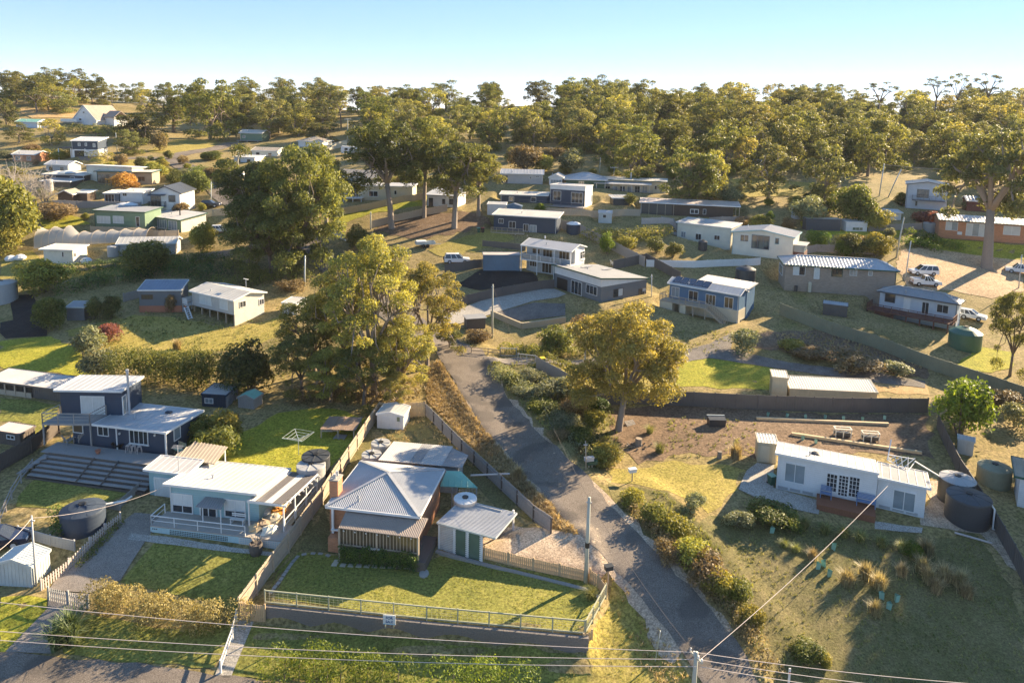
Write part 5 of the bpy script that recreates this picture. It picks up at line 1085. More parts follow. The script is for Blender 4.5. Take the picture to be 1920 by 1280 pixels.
win('wh2', 'f', (283, 366, 302, 386), 'glass', nx=3, name='door', frame='grey'); win('wh2', 'f', (316, 366, 329, 379), 'glass', nx=2, frame='grey'); win('wh2', 'f', (291, 393, 302, 400), 'glass', nx=1, frame='grey')
s = FRAMES['wh2']; a, w = s.hit((281, 386), 'f', .3); b, _ = s.hit((312, 386), 'f', .3); bl = wbox(t, 'balcony', 'grey', a, b, -.7, .28, w-.15, w); railing(bl, [(a+.05, .2, w), (a+.05, -.65, w), (b-.05, -.65, w), (b-.05, .2, w)], .95, 'black', nb=4, mid=0); q = [(a-.1, -.8, w+2.35), (b+.1, -.8, w+2.35), (b+.1, .29, w+2.55), (a-.1, .29, w+2.55)]; MB().slab(q, .06).build('awning', 'rf_dark', t)
B('whflat', 'annexe', 'white flat-roofed annexe beside the dark-roofed gabled house', 'house', 'whitew', 'rf_white', 'skil', .3, (.2, .2, .2, .2), 'white'); win('whflat', 'f', (230, 362, 238, 368), 'glass', nx=2)
B('grflat', 'glazed_cabin', 'grey cabin with a glazed front next to the white annexe', 'cabin', 'grey', 'rf_cream', 'skil', .2, (.3, .2, .2, .2), 'white'); win('grflat', 'f', (197, 364, 215, 383), 'glass', nx=3, frame='white')
t = B('beigeB', 'pavilion', 'long cream house with white skillion roof standing behind the beige house', 'house', 'creamw', 'rf_white', 'skil', -.4, (.5, .4, .3, .3), 'white', pitch=.8)
t = B('beigeF', 'beige_house', 'beige house with shallow green-edged roofs and wide glazing behind the orange tree', 'house', 'beige', 'rf_cream', 'skil', .2, (.7, .4, .3, .4), 'darkgreen', pitch=.8); win('beigeF', 'f', (183, 327, 207, 344), 'glass', nx=3, frame='beige'); win('beigeF', 'f', (258, 331, 272, 340), 'glass_warm', nx=2, frame='beige'); win('beigeF', 'f', (212, 328, 222, 343), 'glass_warm', nx=1, frame='beige')
t = B('navyup', 'hillside_house', 'dark blue house with white skillion roof and white garage wall on the far hillside', 'house', 'navy', 'rf_white', 'skil', .8, (.4, .4, .3, .2), 'white', plinth=('white', 1.9)); win('navyup', 'f', (146, 268, 151, 274), 'glass_pale', nx=1); win('navyup', 'f', (159, 268, 163, 274), 'glass_pale', nx=1); win('navyup', 'f', (174, 269, 179, 276), 'glass_pale', nx=2)
s = FRAMES['navyup']; wbox(t, 'garage_door', 'black', .8, 3.2, .34, .40, -.2, 1.6); wbox(t, 'carport', 'timber_dk', -3.4, -.1, .6, 5, 2.1, 2.35); posts(t, [(-3.3, .7), (-.2, .7)], -1, 2.1, 'white', .1); MB().beam((3.4, .1, 2.0), (6.2, .1, .1), .1, .35).build('stair', 'white', t)
t = B('aframe', 'a_frame_house', 'steep gabled white house with small attic window on the skyline', 'house', 'whitew', 'rf_brown', 'gv', 5.2, (.2, .3, .3, .3), 'white', pitch=.8); s = FRAMES['aframe']; s.oh = (.2, .3, .3, .3); win('aframe', 'f', (155, 209, 159, 213), 'glass', nx=1); win('aframe', 'f', (148, 222, 153, 226), 'glass', nx=1); railing(t, [(-2.5, -2, .8), (4, -2, .8)], 1.1, 'white', panel='white'); wbox(t, 'deck', 'deckgrey', -2.6, 4, -2.1, .1, .6, .8)
q = MB(); q.slab([(s.L-1, 4, 2.6), (s.L+3.5, 4, 2.6), (s.L+3.5, 7.5, 4.8), (s.L-1, 7.5, 4.8)], .15).slab([(s.L+3.5, 11, 2.6), (s.L-1, 11, 2.6), (s.L-1, 7.5, 4.8), (s.L+3.5, 7.5, 4.8)], .15); q.build('roof_wing', 'rf_brown', t); MB().box(s.L-.8, s.L+3.2, 4.4, 10.6, -1, 2.7).build('wing_wall', 'whitew', t)
t = B('smallteal', 'small_cottage', 'small pale blue cottage with green roof under the skyline trees', 'cottage', 'paleblue', 'rf_green', 'gu', .9, (.3, .3, .3, .3), 'white'); win('smallteal', 'f', (33, 230, 37, 234), 'glass', nx=1)
t = B('f1', 'raised_house', 'pale green raised house on posts at the road bend below the tall gum', 'house', 'green', 'rf_cream', 'gu', 1.0, (.4, .4, .4, .4), 'white'); win('f1', 'f', (455, 254, 460, 259), 'glass', nx=2); posts(t, [(.5, -1.5), (3.5, -1.5), (7, -1.5)], -2, .3, 'white'); wbox(t, 'deck', 'deckgrey', 0, 7.5, -1.6, .3, .25, .4)
t = B('f2', 'tan_roof_house', 'low white house with tan roof beside the long cream fence on the hill', 'house', 'whitew', 'rf_tan', 'hu', 1.3, (.4, .4, .4, .4), 'white'); win('f2', 'f', (572, 266, 578, 270), 'glass', nx=2)
t = B('creamU', 'upper_house', 'long cream house with tan gabled roof above the pale yellow house', 'house', 'cream', 'rf_tan', 'gu', 1.4, (.4, .3, .3, .3), 'white', pitch=.9)
for r_ in ((653, 331, 664, 340), (675, 333, 688, 344), (700, 334, 708, 342)): win('creamU', 'f', r_, 'glass_pale', nx=2)
t = B('creamL', 'yellow_house', 'pale yellow weatherboard house with dark picture window and white corner porch', 'house', 'cream', 'rf_white', 'skil', .15, (.35, .3, .3, .3), 'white', pitch=None); win('creamL', 'f', (691, 358, 709, 369), 'glass', nx=2, fw=.12); win('creamL', 'f', (739, 357, 744, 365), 'glass', nx=1); win('creamL', 'f', (660, 355, 672, 370), 'glass', nx=4)
s = FRAMES['creamL']; wbox(t, 'porch', 'white', -1.2, 3.0, -1.8, .34, .55, .7); railing(t, [(-1.1, .2, .7), (-1.1, -1.7, .7), (2.9, -1.7, .7)], .9, 'white', nb=3); posts(t, [(-1.1, -1.7), (1, -1.7), (2.9, -1.7)], -1.5, .55, 'white', .08)
t = B('whgrey', 'grey_roof_cottage', 'white cottage with light grey roof and ochre side wall behind the two tall gums', 'cottage', 'whitew', 'rf_grey', 'skil', .9, (.7, .2, .3, .3), 'grey', sides={'l': 'ochre'}); win('whgrey', 'f', (829, 373, 835, 383), 'glass', nx=1, frame='grey'); win('whgrey', 'f', (842, 373, 850, 384), 'glass', nx=2, frame='grey'); win('whgrey', 'f', (804, 371, 812, 387), 'glass', nx=1, name='door', frame='timber_dk')
t = B('navylong', 'navy_house', 'long navy blue house with white roof edge and paling-fronted deck on posts', 'house', 'navy', 'rf_cream', 'skil', .5, (.5, .5, .3, .3), 'white', pitch=.8)
for r_, n in (((935, 410, 944, 419), 2), ((954, 415, 967, 428), 2), ((981, 420, 991, 434), 2), ((993, 422, 1006, 438), 2)): win('navylong', 'f', r_, 'glass_pale' if r_[0] == 993 else 'glass', nx=n)
s = FRAMES['navylong']; wbox(t, 'deck', 'paling', .3, s.L*.52, -1.8, .48, -.2, -.05); railing(t, [(.4, -1.75, -.05), (s.L*.52, -1.75, -.05)], 1.0, 'paling', nb=5, mid=1); posts(t, [(.5, -1.7), (3, -1.7), (5.5, -1.7), (8, -1.7)], -2.5, -.2, 'paling', .1)
t = B('modern', 'box_house', 'square navy and white box-shaped house with tall sliding doors and a deck', 'house', 'navy', 'rf_white', 'skil', -.2, (.1, .1, .1, .1), 'white', pitch=None, sides={'r': 'white', 'b': 'white', 'l': 'white'}, wallbot=-.2)
s = FRAMES['modern']; wbox(t, 'parapet', 'white', .05, s.L-.05, .04, .095, s.h-1.0, s.h-.06); win('modern', 'f', (1037, 358, 1052, 376), 'glass', nx=2); win('modern', 'f', (1071, 361, 1093, 381), 'glass', nx=3); win('modern', 'r', (1117, 362, 1121, 375), 'glass_pale', nx=1)
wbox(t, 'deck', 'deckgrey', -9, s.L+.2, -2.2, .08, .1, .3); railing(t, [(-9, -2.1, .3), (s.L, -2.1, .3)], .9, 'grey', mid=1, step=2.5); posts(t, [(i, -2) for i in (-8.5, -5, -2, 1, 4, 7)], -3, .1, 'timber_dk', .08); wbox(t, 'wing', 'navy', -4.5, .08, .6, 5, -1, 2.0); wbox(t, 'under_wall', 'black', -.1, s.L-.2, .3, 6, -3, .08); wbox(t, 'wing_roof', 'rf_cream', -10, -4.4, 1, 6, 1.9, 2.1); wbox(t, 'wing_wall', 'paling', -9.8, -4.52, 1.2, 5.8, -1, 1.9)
t = B('greyA', 'grey_cottage', 'light grey cottage with gabled roof and dark verandah at its end', 'cottage', 'ltgrey', 'rf_grey', 'gu', .9, (.3, .3, .3, .3), 'white', pitch=.8); win('greyA', 'f', (941, 329, 952, 343), 'glass', nx=3, frame='grey'); win('greyA', 'f', (993, 331, 997, 336), 'glass', nx=1); win('greyA', 'f', (1004, 330, 1011, 333), 'glass', nx=2)
t = B('whiteB', 'gabled_porch', 'small white gabled porch house with a row of windows', 'cottage', 'whitew', 'rf_white', 'gv', .9, (.2, .2, .2, .2), 'white'); win('whiteB', 'f', (1032, 337, 1053, 344), 'glass_pale', nx=4)
t = B('greyroof', 'hip_roof_house', 'dark green house under a wide grey hipped roof', 'house', 'darkgreen', 'rf_grey', 'hu', 1.4, (.5, .5, .5, .5), 'white', pitch=.5, ridge='rf_white'); win('greyroof', 'f', (1085, 340, 1095, 347), 'glass', nx=2)
t = B('longcream', 'long_verandah_house', 'long cream house with full-length glazed verandah and flat pale roof', 'house', 'cream', 'rf_cream', 'skil', .2, (.5, .4, .3, .3), 'darkgreen', pitch=.8)
s = FRAMES['longcream']
for x0 in range(1134, 1215, 14): win('longcream', 'f', (x0, 349, x0+10, 361), 'glass' if x0 % 28 else 'glass_pale', nx=2)
win('longcream', 'f', (1227, 348, 1232, 356), 'glass', nx=1); win('longcream', 'f', (1243, 349, 1248, 355), 'glass', nx=1)
q = [(-.6, -2.2, s.h-.75), (s.L*.78, -2.2, s.h-.75), (s.L*.78, .47, s.h-.35), (-.6, .47, s.h-.35)]; mb = MB().slab(q, .1); ribs(mb, q, .8); mb.build('verandah_roof', 'rf_white', t); wbox(t, 'deck', 'deckgrey', -.6, s.L*.8, -2.2, .47, -.15, 0); railing(t, [(-.5, -2.1, 0), (s.L*.8, -2.1, 0)], .9, 'deckgrey', mid=2, step=2.2); posts(t, [(s.L*i/8, -2.0) for i in range(7)], -2, s.h-.85, 'white'); MB().tube([(8, 3, 3), (8, 3, 4.6)], .15, 8).build('flue', 'zinc', t)
t = B('brownlow', 'brown_house', 'low dark brown house with long flat pinkish roof and mesh-screened patio', 'house', 'brown', 'rf_pink', 'skil', .35, (.5, 1.5, .3, .3), 'white', pitch=.8)
win('brownlow', 'f', (1294, 392, 1310, 401), 'glass', nx=2, fw=.12); win('brownlow', 'f', (1318, 392, 1324, 402), 'glass', nx=1); s = FRAMES['brownlow']; wbox(t, 'mesh_screen', 'screen', .4, s.L*.33, .38, .48, .1, s.h-.2); posts(t, [(s.L*.33*i/4+.35, .35) for i in range(5)]+[(s.L-.2, .4), (s.L-.8, 2)], -1, s.h-.15, 'paling')
t = B('cr1', 'cream_wing', 'long cream weatherboard wing with white roof, left part of the hillside double house', 'house', 'creamw', 'rf_white', 'skil', .3, (.3, .1, .3, .3), 'white', pitch=.7)
for r_ in ((1277, 434, 1286, 445), (1304, 438, 1315, 450), (1339, 441, 1350, 450)): win('cr1', 'f', r_, 'glass' if r_[0] != 1277 else 'glass_pale', nx=2)
s = FRAMES['cr1']; wbox(t, 'balcony', 'deckgrey', -3.6, .25, .5, 3.5, 1.7, 1.9); railing(t, [(-3.5, 3.4, 1.9), (-3.5, .6, 1.9), (.2, .6, 1.9)], .9, 'paling', mid=1); posts(t, [(-3.5, .6), (-3.5, 3.4), (-1.5, .6)], -1, 1.7, 'paling')
t = B('cr2', 'cream_gabled_house', 'pale cream gabled house with big curtained window and teal roof edge', 'house', 'creamw', 'rf_white', 'gv', .9, (.4, .35, .3, .35), 'teal', pitch=.6); win('cr2', 'f', (1388, 440, 1404, 453), 'glass', nx=2); win('cr2', 'f', (1409, 441, 1443, 467), 'glass', nx=3, fw=.12, frame='grey'); win('cr2', 'f', (1453, 446, 1461, 458), 'glass', nx=1, frame='teal')
s = FRAMES['cr2']; wbox(t, 'sunroom', 'redwood', s.L-.3, s.L+1.6, 1, 5, -1, 1.6); wbox(t, 'sunroom_glazing', 'glass_pale', s.L-.3, s.L+1.55, 1.05, 4.9, 1.602, 2.9); wbox(t, 'sunroom_roof', 'rf_white', s.L-.3, s.L+1.9, .8, 5.2, 2.905, 3.0)
# white two-storey house
t = B('white2s', 'white_house', 'white two-storey house with white gabled roof and full-width glazed balcony', 'house', 'stonegrey', 'rf_white', 'gu', .85, (1.9, .3, .35, .2), 'white', pitch=.6, sides={'r': 'whitew'})
s = FRAMES['white2s']
for r_, n in (((998, 466, 1013, 476), 2), ((1018, 468, 1036, 482), 3), ((1048, 471, 1068, 490), 3)): win('white2s', 'f', r_, 'glass_warm', nx=n)
for r_, n in (((993, 487, 1008, 500), 3), ((1016, 490, 1035, 512), 3)): win('white2s', 'f', r_, 'glass_warm', nx=n, fw=.09)
win('white2s', 'r', (1088, 470, 1102, 484), 'glass', nx=2, sill=True); win('white2s', 'r', (1113, 467, 1121, 478), 'glass', nx=2, sill=True)
wbox(t, 'balcony', 'white', .1, s.L-.2, .05, 1.88, 2.35, 2.55); posts(t, [(.15, .1), (s.L/3, .1), (s.L*2/3, .1), (s.L-.25, .1)], -.5, s.h-.15, 'white', .07); rl = railing(t, [(.15, 1.8, 2.55), (.15, .1, 2.55), (s.L-.25, .1, 2.55)], .95, 'white', mid=0, panel='glass_pale', step=2)
wbox(t, 'terrace', 'conc_lt', s.L+.1, s.L+5.5, .5, 7.5, -.2, .25); MB().tube([(3, 3.5, 6), (3, 3.5, 6.5)], .15, 8).build('roof_vent', 'zinc', t)
# grey mono-pitch
s = FRAMES['monop']; t = B('monop', 'grey_modern_house', 'long dark grey house with broad grey roof, white fascia band and open garage', 'house', 'grey', 'rf_mid', 'skil', s.rise, (.4, .3, .3, .3), 'darkgreen', pitch=.6)
wbox(t, 'fascia_band', 'white', .28, s.L-.28, .33, .395, s.h-1.5, s.h-.2)
mb = MB(); x_ = s.L-.3; hb = s.h+s.rise; mb.add([(x_+q, v, w) for q in (.003, .06) for v, w in ((.36, s.h-1.5), (s.W-.6, hb-.25), (s.W-.6, hb-.15), (.36, s.h-.17))], [(3, 2, 1, 0), (4, 5, 6, 7), (0, 1, 5, 4), (1, 2, 6, 5), (2, 3, 7, 6), (3, 0, 4, 7)]); mb.build('fascia_band', 'white', t)
win('monop', 'f', (1044, 521, 1065, 547), 'black', nx=1, name='garage_door', frame='grey'); win('monop', 'f', (1071, 527, 1091, 552), 'glass', nx=3); win('monop', 'f', (1099, 535, 1120, 552), 'glass', nx=3)
for r_ in ((1150, 541, 1168, 556), (1197, 540, 1213, 554), (1228, 540, 1246, 553)): win('monop', 'r', r_, ('glass', 'curtain'), nx=2, frame='timber_dk')
for u, v in ((3, 4), (5, 7)): wbox(t, 'skylight', 'rf_white', u, u+.5, v, v+2.2, s.h+s.rise*v/s.W+.02, s.h+s.rise*v/s.W+.12)
# blue house with stairs
s = FRAMES['bluestair']; t = B('bluestair', 'blue_house', 'blue two-storey house with roof solar panels, timber balcony and long outside stair', 'house', 'blue', 'rf_white', 'gu', .7, (.4, .3, .3, .3), 'white', plinth=('cream', 2.0), pitch=.6)
win('bluestair', 'f', (1259, 538, 1274, 557), 'glass_pale', nx=2); win('bluestair', 'f', (1291, 545, 1309, 565), 'glass', nx=2, name='door'); win('bluestair', 'f', (1323, 552, 1342, 572), 'glass_warm', nx=3); win('bluestair', 'f', (1358, 557, 1375, 578), 'glass_warm', nx=2)
def wpl(fc, r_, **k): s.oh = tuple(q-.045 for q in s.oh); win('bluestair', fc, r_, **k); s.oh = tuple(q+.045 for q in s.oh)
wpl('r', (1388, 596, 1401, 613), glass='glass', nx=1, name='door', frame='grey'); wpl('r', (1413, 592, 1425, 608), glass='glass', nx=2, frame='grey')
sp = [(.8, .7), (6.6, .7), (6.6, s.W/2-.3), (.8, s.W/2-.3)]
for i in range(5):
    u0 = .7+1.25*i; z = lambda v: s.h+.7*v/(s.W/2)+.09; q = [(u0, .4, z(.4)), (u0+1.15, .4, z(.4)), (u0+1.15, 2.1, z(2.1)), (u0, 2.1, z(2.1))]; MB().slab(q, .05).build('solar_panel', 'solar', t)
q = [(3.8, s.W*.8, s.h+.5), (s.L+.2, s.W*.8, s.h+.5), (s.L+.2, s.W+3.5, s.h+.75), (3.8, s.W+3.5, s.h+.75)]; mb = MB().slab(q, .12); ribs(mb, q, .6); mb.build('rear_roof', 'rf_cream', t); wbox(t, 'rear_wall', 'blue', 4, s.L-.2, s.W-.28, s.W+3.2, -1, s.h+.3)
d0, d1 = -.3, s.L*.62; bd = wbox(t, 'balcony', 'paling', d0, d1, -1.9, .38, 1.85, 2.0); railing(bd, [(d0, -1.85, 2.0), (d1, -1.85, 2.0)], 1.0, 'paling', nb=5, mid=0); railing(bd, [(d0, .3, 2.0), (d0, -1.85, 2.0)], 1.0, 'paling', nb=5, mid=0)
st = MB()
for v in (-1.8, -.9): st.beam((d1, v, 1.9), (d1+3.2, v, -.3), .12, .3)
for k in range(11): f = k/11; st.box(d1+3.2*f, d1+3.2*f+.3, -1.75, -.95, 1.72-2.1*f, 1.77-2.1*f)
st.build('stair', 'paling', t); r1 = MB()
for v in (-1.85, -.85):
    r1.beam((d1, v, 2.95), (d1+3.2, v, .75), .07, .07)
    for k in range(12): f = k/11; r1.beam((d1+3.2*f, v, 1.95-2.2*f), (d1+3.2*f, v, 2.95-2.2*f), .05, .05)
r1.build('stair_rail', 'paling', t)
for a, b in ((d0, d0+2.2), (3.2, 4.2)): wbox(t, 'under_room', 'cream', a, b, -1.8, .34, -.6, 1.84)
posts(t, [(5.5, -1.8), (d1-.1, -1.8)], -.8, 1.85, 'paling', .08)
# brown brick house with hip roof
s = FRAMES['brickhip']; t = B('brickhip', 'brick_house', 'large brown brick house with ribbed grey hipped roof', 'house', 'block', 'rf_grey', 'hu', 1.15, (.4, .4, .4, .4), 'darkgreen', pitch=.55, hipin=2.8, ridge='rf_grey')
for r_, gl in (((1487, 499, 1510, 516), ('blind', 'glass')), ((1526, 501, 1537, 523), 'blind'), ((1559, 504, 1580, 519), 'glass'), ((1593, 505, 1607, 517), 'glass_pale'), ((1628, 508, 1636, 517), 'glass_pale')): win('brickhip', 'f', r_, gl, nx=2 if r_[2]-r_[0] > 12 else 1, frame='darkgreen' if gl == 'glass' else 'white')
win('brickhip', 'l', (1461, 495, 1468, 514), 'glass_pale', nx=1); u = s.hit((1517, 545), 'f', .4)[0]; MB().lathe([(.28, 0), (.28, 1.6), (.2, 1.7)], 12, (u, .05, .1)).build('water_heater', 'cream', t); MB().lathe([(.28, 0), (.28, .9), (.2, .95)], 12, (u-2.2, .05, .1)).build('outdoor_unit', 'tank_dark', t)
# pale house with deck
s = FRAMES['greyhip']; t = B('greyhip', 'deck_house', 'pale grey house with grey hipped roof and raised reddish deck on posts', 'house', 'paleblue', 'rf_mid', 'hu', 1.0, (.5, .4, .4, .4), 'rf_dark', pitch=.5, hipin=2.6, ridge='rf_white')
for r_, n in (((1659, 549, 1679, 567), 1), ((1728, 566, 1742, 589), 2), ((1756, 571, 1779, 587), 2)): win('greyhip', 'f', r_, 'glass', nx=n, frame='white' if n > 1 else 'grey')
for r_ in ((1800, 579, 1816, 590), (1825, 578, 1841, 588), (1846, 577, 1852, 584)): win('greyhip', 'r', r_, 'glass', nx=2, frame='white')
win('greyhip', 'f', (1694, 558, 1707, 585), 'white', nx=1, name='door')
a, _ = s.at((1620, 590), 1.6); wbox(t, 'deck', 'redwood', -.6, s.L-.3, -2.6, .48, 1.45, 1.6); railing(t, [(-.6, .4, 1.6), (-.6, -2.55, 1.6), (s.L-.3, -2.55, 1.6), (s.L-.3, .4, 1.6)], 1.0, 'redwood', nb=6, mid=1); posts(t, [(-.5+1.9*i, -2.5) for i in range(7)], -2, 1.45, 'redwood', .09); wbox(t, 'under_screen', 'redwood', .5, 3.2, -2.2, -2.1, -1, 1.4)
# orange brick house and pale blue house
t = B('orange', 'brick_bungalow', 'orange brick bungalow with white roof behind the thick-trunked gum', 'house', 'brick_orange', 'rf_white', 'gu', .85, (.4, .4, .4, .25), 'darkgreen', pitch=.6); s = FRAMES['orange']
win('orange', 'f', (1773, 416, 1796, 432), ('curtain', 'glass_pale'), nx=2); win('orange', 'f', (1811, 419, 1848, 443), ('curtain', 'glass_pale', 'curtain'), nx=3, name='door'); win('orange', 'f', (1881, 424, 1913, 441), 'curtain', nx=2); u, w = s.hit((1799, 437), 'f', .4); wbox(t, 'air_conditioner', 'white', u-.4, u+.4, .1, .38, w-.3, w+.3)
t = B('palebl', 'two_storey_house', 'pale blue-grey two-storey house with dark sliding doors and balcony', 'house', 'paleblue', 'rf_cream', 'gv', .8, (.4, .35, .3, .35), 'grey', pitch=.6); s = FRAMES['palebl']; win('palebl', 'f', (1719, 355, 1742, 371), 'glass', nx=3, frame='grey'); win('palebl', 'f', (1716, 377, 1720, 386), 'glass', nx=1, frame='grey'); win('palebl', 'f', (1760, 358, 1764, 367), 'glass_pale', nx=1)
a, w = s.hit((1710, 373), 'f', .4); b, _ = s.hit((1775, 375), 'f', .4); bl = wbox(t, 'balcony', 'grey', a, b, -.9, .38, w-.2, w); railing(bl, [(a, .3, w), (a, -.85, w), (b, -.85, w), (b, .3, w)], .95, 'grey', nb=4, mid=0)
# ---------------------------------------------------------------- sheds, containers
def shed(key, name, label, wall, roof, kind='skil', rise=.2, cat='shed', oh=(.08, .08, .08, .08), fas=None, pitch=.3, door=None, **kw):
    t = B(key, name, label, cat, wall, roof, kind, rise, oh, fas or wall, pitch=pitch, wallbot=-.5, th=.06, **kw); s = FRAMES[key]
    mb = MB()
    n = max(4, int(s.L/.3))
    for i in range(n): u = oh[3]+(s.L-oh[1]-oh[3])*(i+.5)/n; mb.box(u-.03, u+.03, oh[0]-.025, oh[0]-.002, -.3, s.zt(u, oh[0])-.02)
    m = max(3, int(s.W/.3))
    for i in range(m):
        v = oh[0]+(s.W-oh[0]-oh[2])*(i+.5)/m; mb.box(s.L-oh[1]+.002, s.L-oh[1]+.025, v-.03, v+.03, -.3, s.zt(s.L-.1, v)-.02); mb.box(oh[3]-.025, oh[3]-.002, v-.03, v+.03, -.3, s.zt(.1, v)-.02)
    mb.build('ribs', wall, t)['kind'] = 'stuff'
    if door: u0, u1 = s.L*door[0], s.L*door[1]; wbox(t, 'door', door[2], u0, u1, oh[0]-.05, oh[0]-.028, .03, s.h*.85)
    return t
shed('shed755', 'garden_shed', 'white steel garden shed in the back corner of the paling-fenced yard', 'white', 'rf_cream', 'gv', .35, door=(.2, .48, 'whitew')); win('shed755', 'f', (743, 780, 751, 791), 'glass_green', nx=1)
shed('steelshed', 'garden_shed', 'pale green ribbed steel shed beside the thin pole at the lower left', 'steel', 'steel', 'gv', .5, pitch=.22)
shed('longshed', 'storage_shed', 'long low cream steel shed with ribbed white roof behind the dark fence', 'steel_cream', 'rf_cream', 'skil', .7); shed('longshedL', 'storage_shed', 'tall narrow cream steel shed at the end of the long low shed', 'steel_cream', 'rf_cream', 'skil', .1)
shed('creamshed2', 'garden_shed', 'cream steel garden shed against the end of the white shack', 'steel_cream', 'rf_cream', 'skil', .15, door=(.15, .6, 'cream'))
shed('shed375', 'garden_shed', 'blue-fronted shed with white roof and grey side below the hedge', 'tank_blue', 'rf_white', 'skil', .1, sides={'r': 'ltgrey'}); win('shed375', 'f', (384, 746, 400, 756), 'glass_pale', nx=2)
shed('shed440', 'garden_shed', 'small grey timber shed with green gabled roof beside the blue-fronted shed', 'paling_grey', 'rf_green', 'gv', .45)
t = shed('container', 'shipping_container', 'blue-grey ribbed shipping container next to the white two-storey house', 'container', 'rf_pink', 'skil', .02, 'container', pitch=None)
shed('dcont', 'storage_container', 'dark grey container with pale roof rim on the lawn', 'rf_dark', 'rf_cream', 'skil', .05, 'container', pitch=None); shed('wshed', 'garden_shed', 'white shed with green windows right of the dark container', 'white', 'rf_white', 'skil', .2); win('wshed', 'f', (1598, 426, 1618, 432), 'glass_green', nx=3)
shed('gshed', 'garden_shed', 'small sage green shed with white gabled roof among garden shrubs', 'steel', 'rf_white', 'gu', .5); win('gshed', 'f', (1130, 402, 1137, 409), 'glass', nx=1, frame='white')
shed('shA', 'work_shed', 'white flat-topped work shed with wide doors behind the navy house', 'whitew', 'rf_grey', 'skil', .1, door=(.2, .8, 'white')); shed('shB', 'work_shed', 'blue and white gabled work shed behind the navy house', 'blue', 'rf_grey', 'gv', .5, sides={'r': 'white'})
shed('dshed', 'garden_shed', 'dark grey steel shed with pale skillion roof by the olive fence', 'colorbond', 'rf_grey', 'skil', .2); shed('whshedR', 'garden_shed', 'white double-roofed shed over the dark boundary fence', 'steel', 'rf_white', 'gu', .3)
shed('lshed', 'lean_to_shed', 'low grey shed with pinkish iron roof inside the left paling fence', 'timber_dk', 'rf_pink', 'skil', .1); win('lshed', 'f', (13, 815, 28, 823), 'glass', nx=2)
t = shed('stable', 'open_shed', 'long shed with white corrugated roof, open bays and a dark ribbed wall', 'colorbond', 'rf_white', 'skil', .3, pitch=.25, oh=(.3, .1, .1, .1)); s = FRAMES['stable']; wbox(t, 'dark_bay_sheet', 'black', .3, s.L*.55, .22, .27, -.2, s.h-.2); posts(t, [(s.L*.12*i, .12) for i in range(5)], -.3, s.h-.1, 'paling', .08); wbox(t, 'low_wall', 'paling', .3, s.L*.55, .1, .2, -.3, .6)  # flat black sheet stands in for the shade inside the bays

for key, nm, lab, w_, r_, kd in (('x0', 'garden_shed', 'low brown shed at the left end of the shed row below the beige house', 'brown', 'rf_tan', 'gv'), ('x1', 'garden_shed', 'dark brown flat shed in the middle of the shed row', 'brown', 'rf_cream', 'skil'), ('x2', 'carport', 'low white-roofed carport behind the slim white tank', 'timber_dk', 'rf_white', 'skil'), ('x3', 'cottage', 'dark cottage with long thin white roof beside the garden umbrella', 'navy_dk', 'rf_cream', 'skil'), ('x4', 'cottage', 'small grey cottage with pale gabled roof behind the leafless tree', 'ltgrey', 'rf_grey', 'gu'), ('x5', 'cottage', 'red-brown cottage with pale roof behind the branches of the leafless tree', 'brick_orange', 'rf_cream', 'gu'), ('x6', 'cottage', 'white cottage with flat roof below the raised green house', 'whitew', 'rf_white', 'skil'), ('x7', 'carport', 'white-roofed carport right of the square navy house', 'tank_dark', 'rf_white', 'skil'), ('x8', 'cottage', 'low navy cottage with cream roof left of the square navy house', 'navy', 'rf_cream', 'skil'), ('x9', 'shed', 'rusty red shed behind the orange brick bungalow', 'redwood', 'rf_mid', 'gu'), ('xa', 'open_shed', 'long open shed with pale roof behind the dome-shaped green tree', 'ltgrey', 'rf_cream', 'gu'), ('xb', 'cottage', 'pale cottage half hidden above the huge dark gum', 'creamw', 'rf_tan', 'gu'), ('xc', 'cottage', 'white cottage glimpsed behind the tall straight-trunked gum', 'whitew', 'rf_white', 'gu'), ('xd', 'garden_shed', 'small white shed beside the pale two-storey house', 'white', 'rf_white', 'skil')):
    s = FRAMES[key]; B(key, nm, lab, nm.split('_')[-1], w_, r_, kd, .9 if kd != 'skil' else .25, (.3, .3, .3, .3), 'white', pitch=.7)
    if nm == 'cottage':
        for f in (.25, .7):
            a = s.L*f; fb = MB(); s.oh = (.3, .3, .3, .3); facade_box(fb, s, 'f', a-.6, a+.6, s.h-1.6, s.h-.5, 0, .06); w0 = fb.build('window', 'white', s.T); pb = MB(); facade_box(pb, s, 'f', a-.52, a+.52, s.h-1.52, s.h-.58, .061, .07); pb.build('pane', 'glass', w0)
# ---------------------------------------------------------------- fences and walls
fence('paling_fence', 'long timber paling fence running uphill between the teal shack and the brick cottage', [(449, 1160), (542, 1036), (605, 946), (655, 867), (712, 781)], 1.7, 'paling', flip=True)
fence('paling_fence', 'honey-coloured paling fence across the back of the cottage yard behind the white shed', [(712, 781), (797, 780)], 1.7, 'paling_new')
fence('paling_fence', 'grey weathered paling fence along the dry grass bank beside the sealed road', [(797, 780), (865, 850), (940, 921), (1033, 1001)], 1.5, 'paling_grey', posth=1.5, flip=True, postm='timber_dk')
fence('paling_fence', 'low pale paling fence between the carport drive and the cottage lawn', [(908, 1046), (1000, 1068), (1100, 1090)], 1.0, 'paling_new')
fence('paling_fence', 'short curved paling fence at the letterbox corner of the cottage lawn', [(1106, 1090), (1122, 1102), (1136, 1122)], 1.1, 'paling_new', step=1.2)
fence('timber_gate', 'honey-coloured paling gate at the lower end of the long paling fence', [(449, 1160), (497, 1164)], 1.3, 'paling_new', step=2.0, cat='gate')
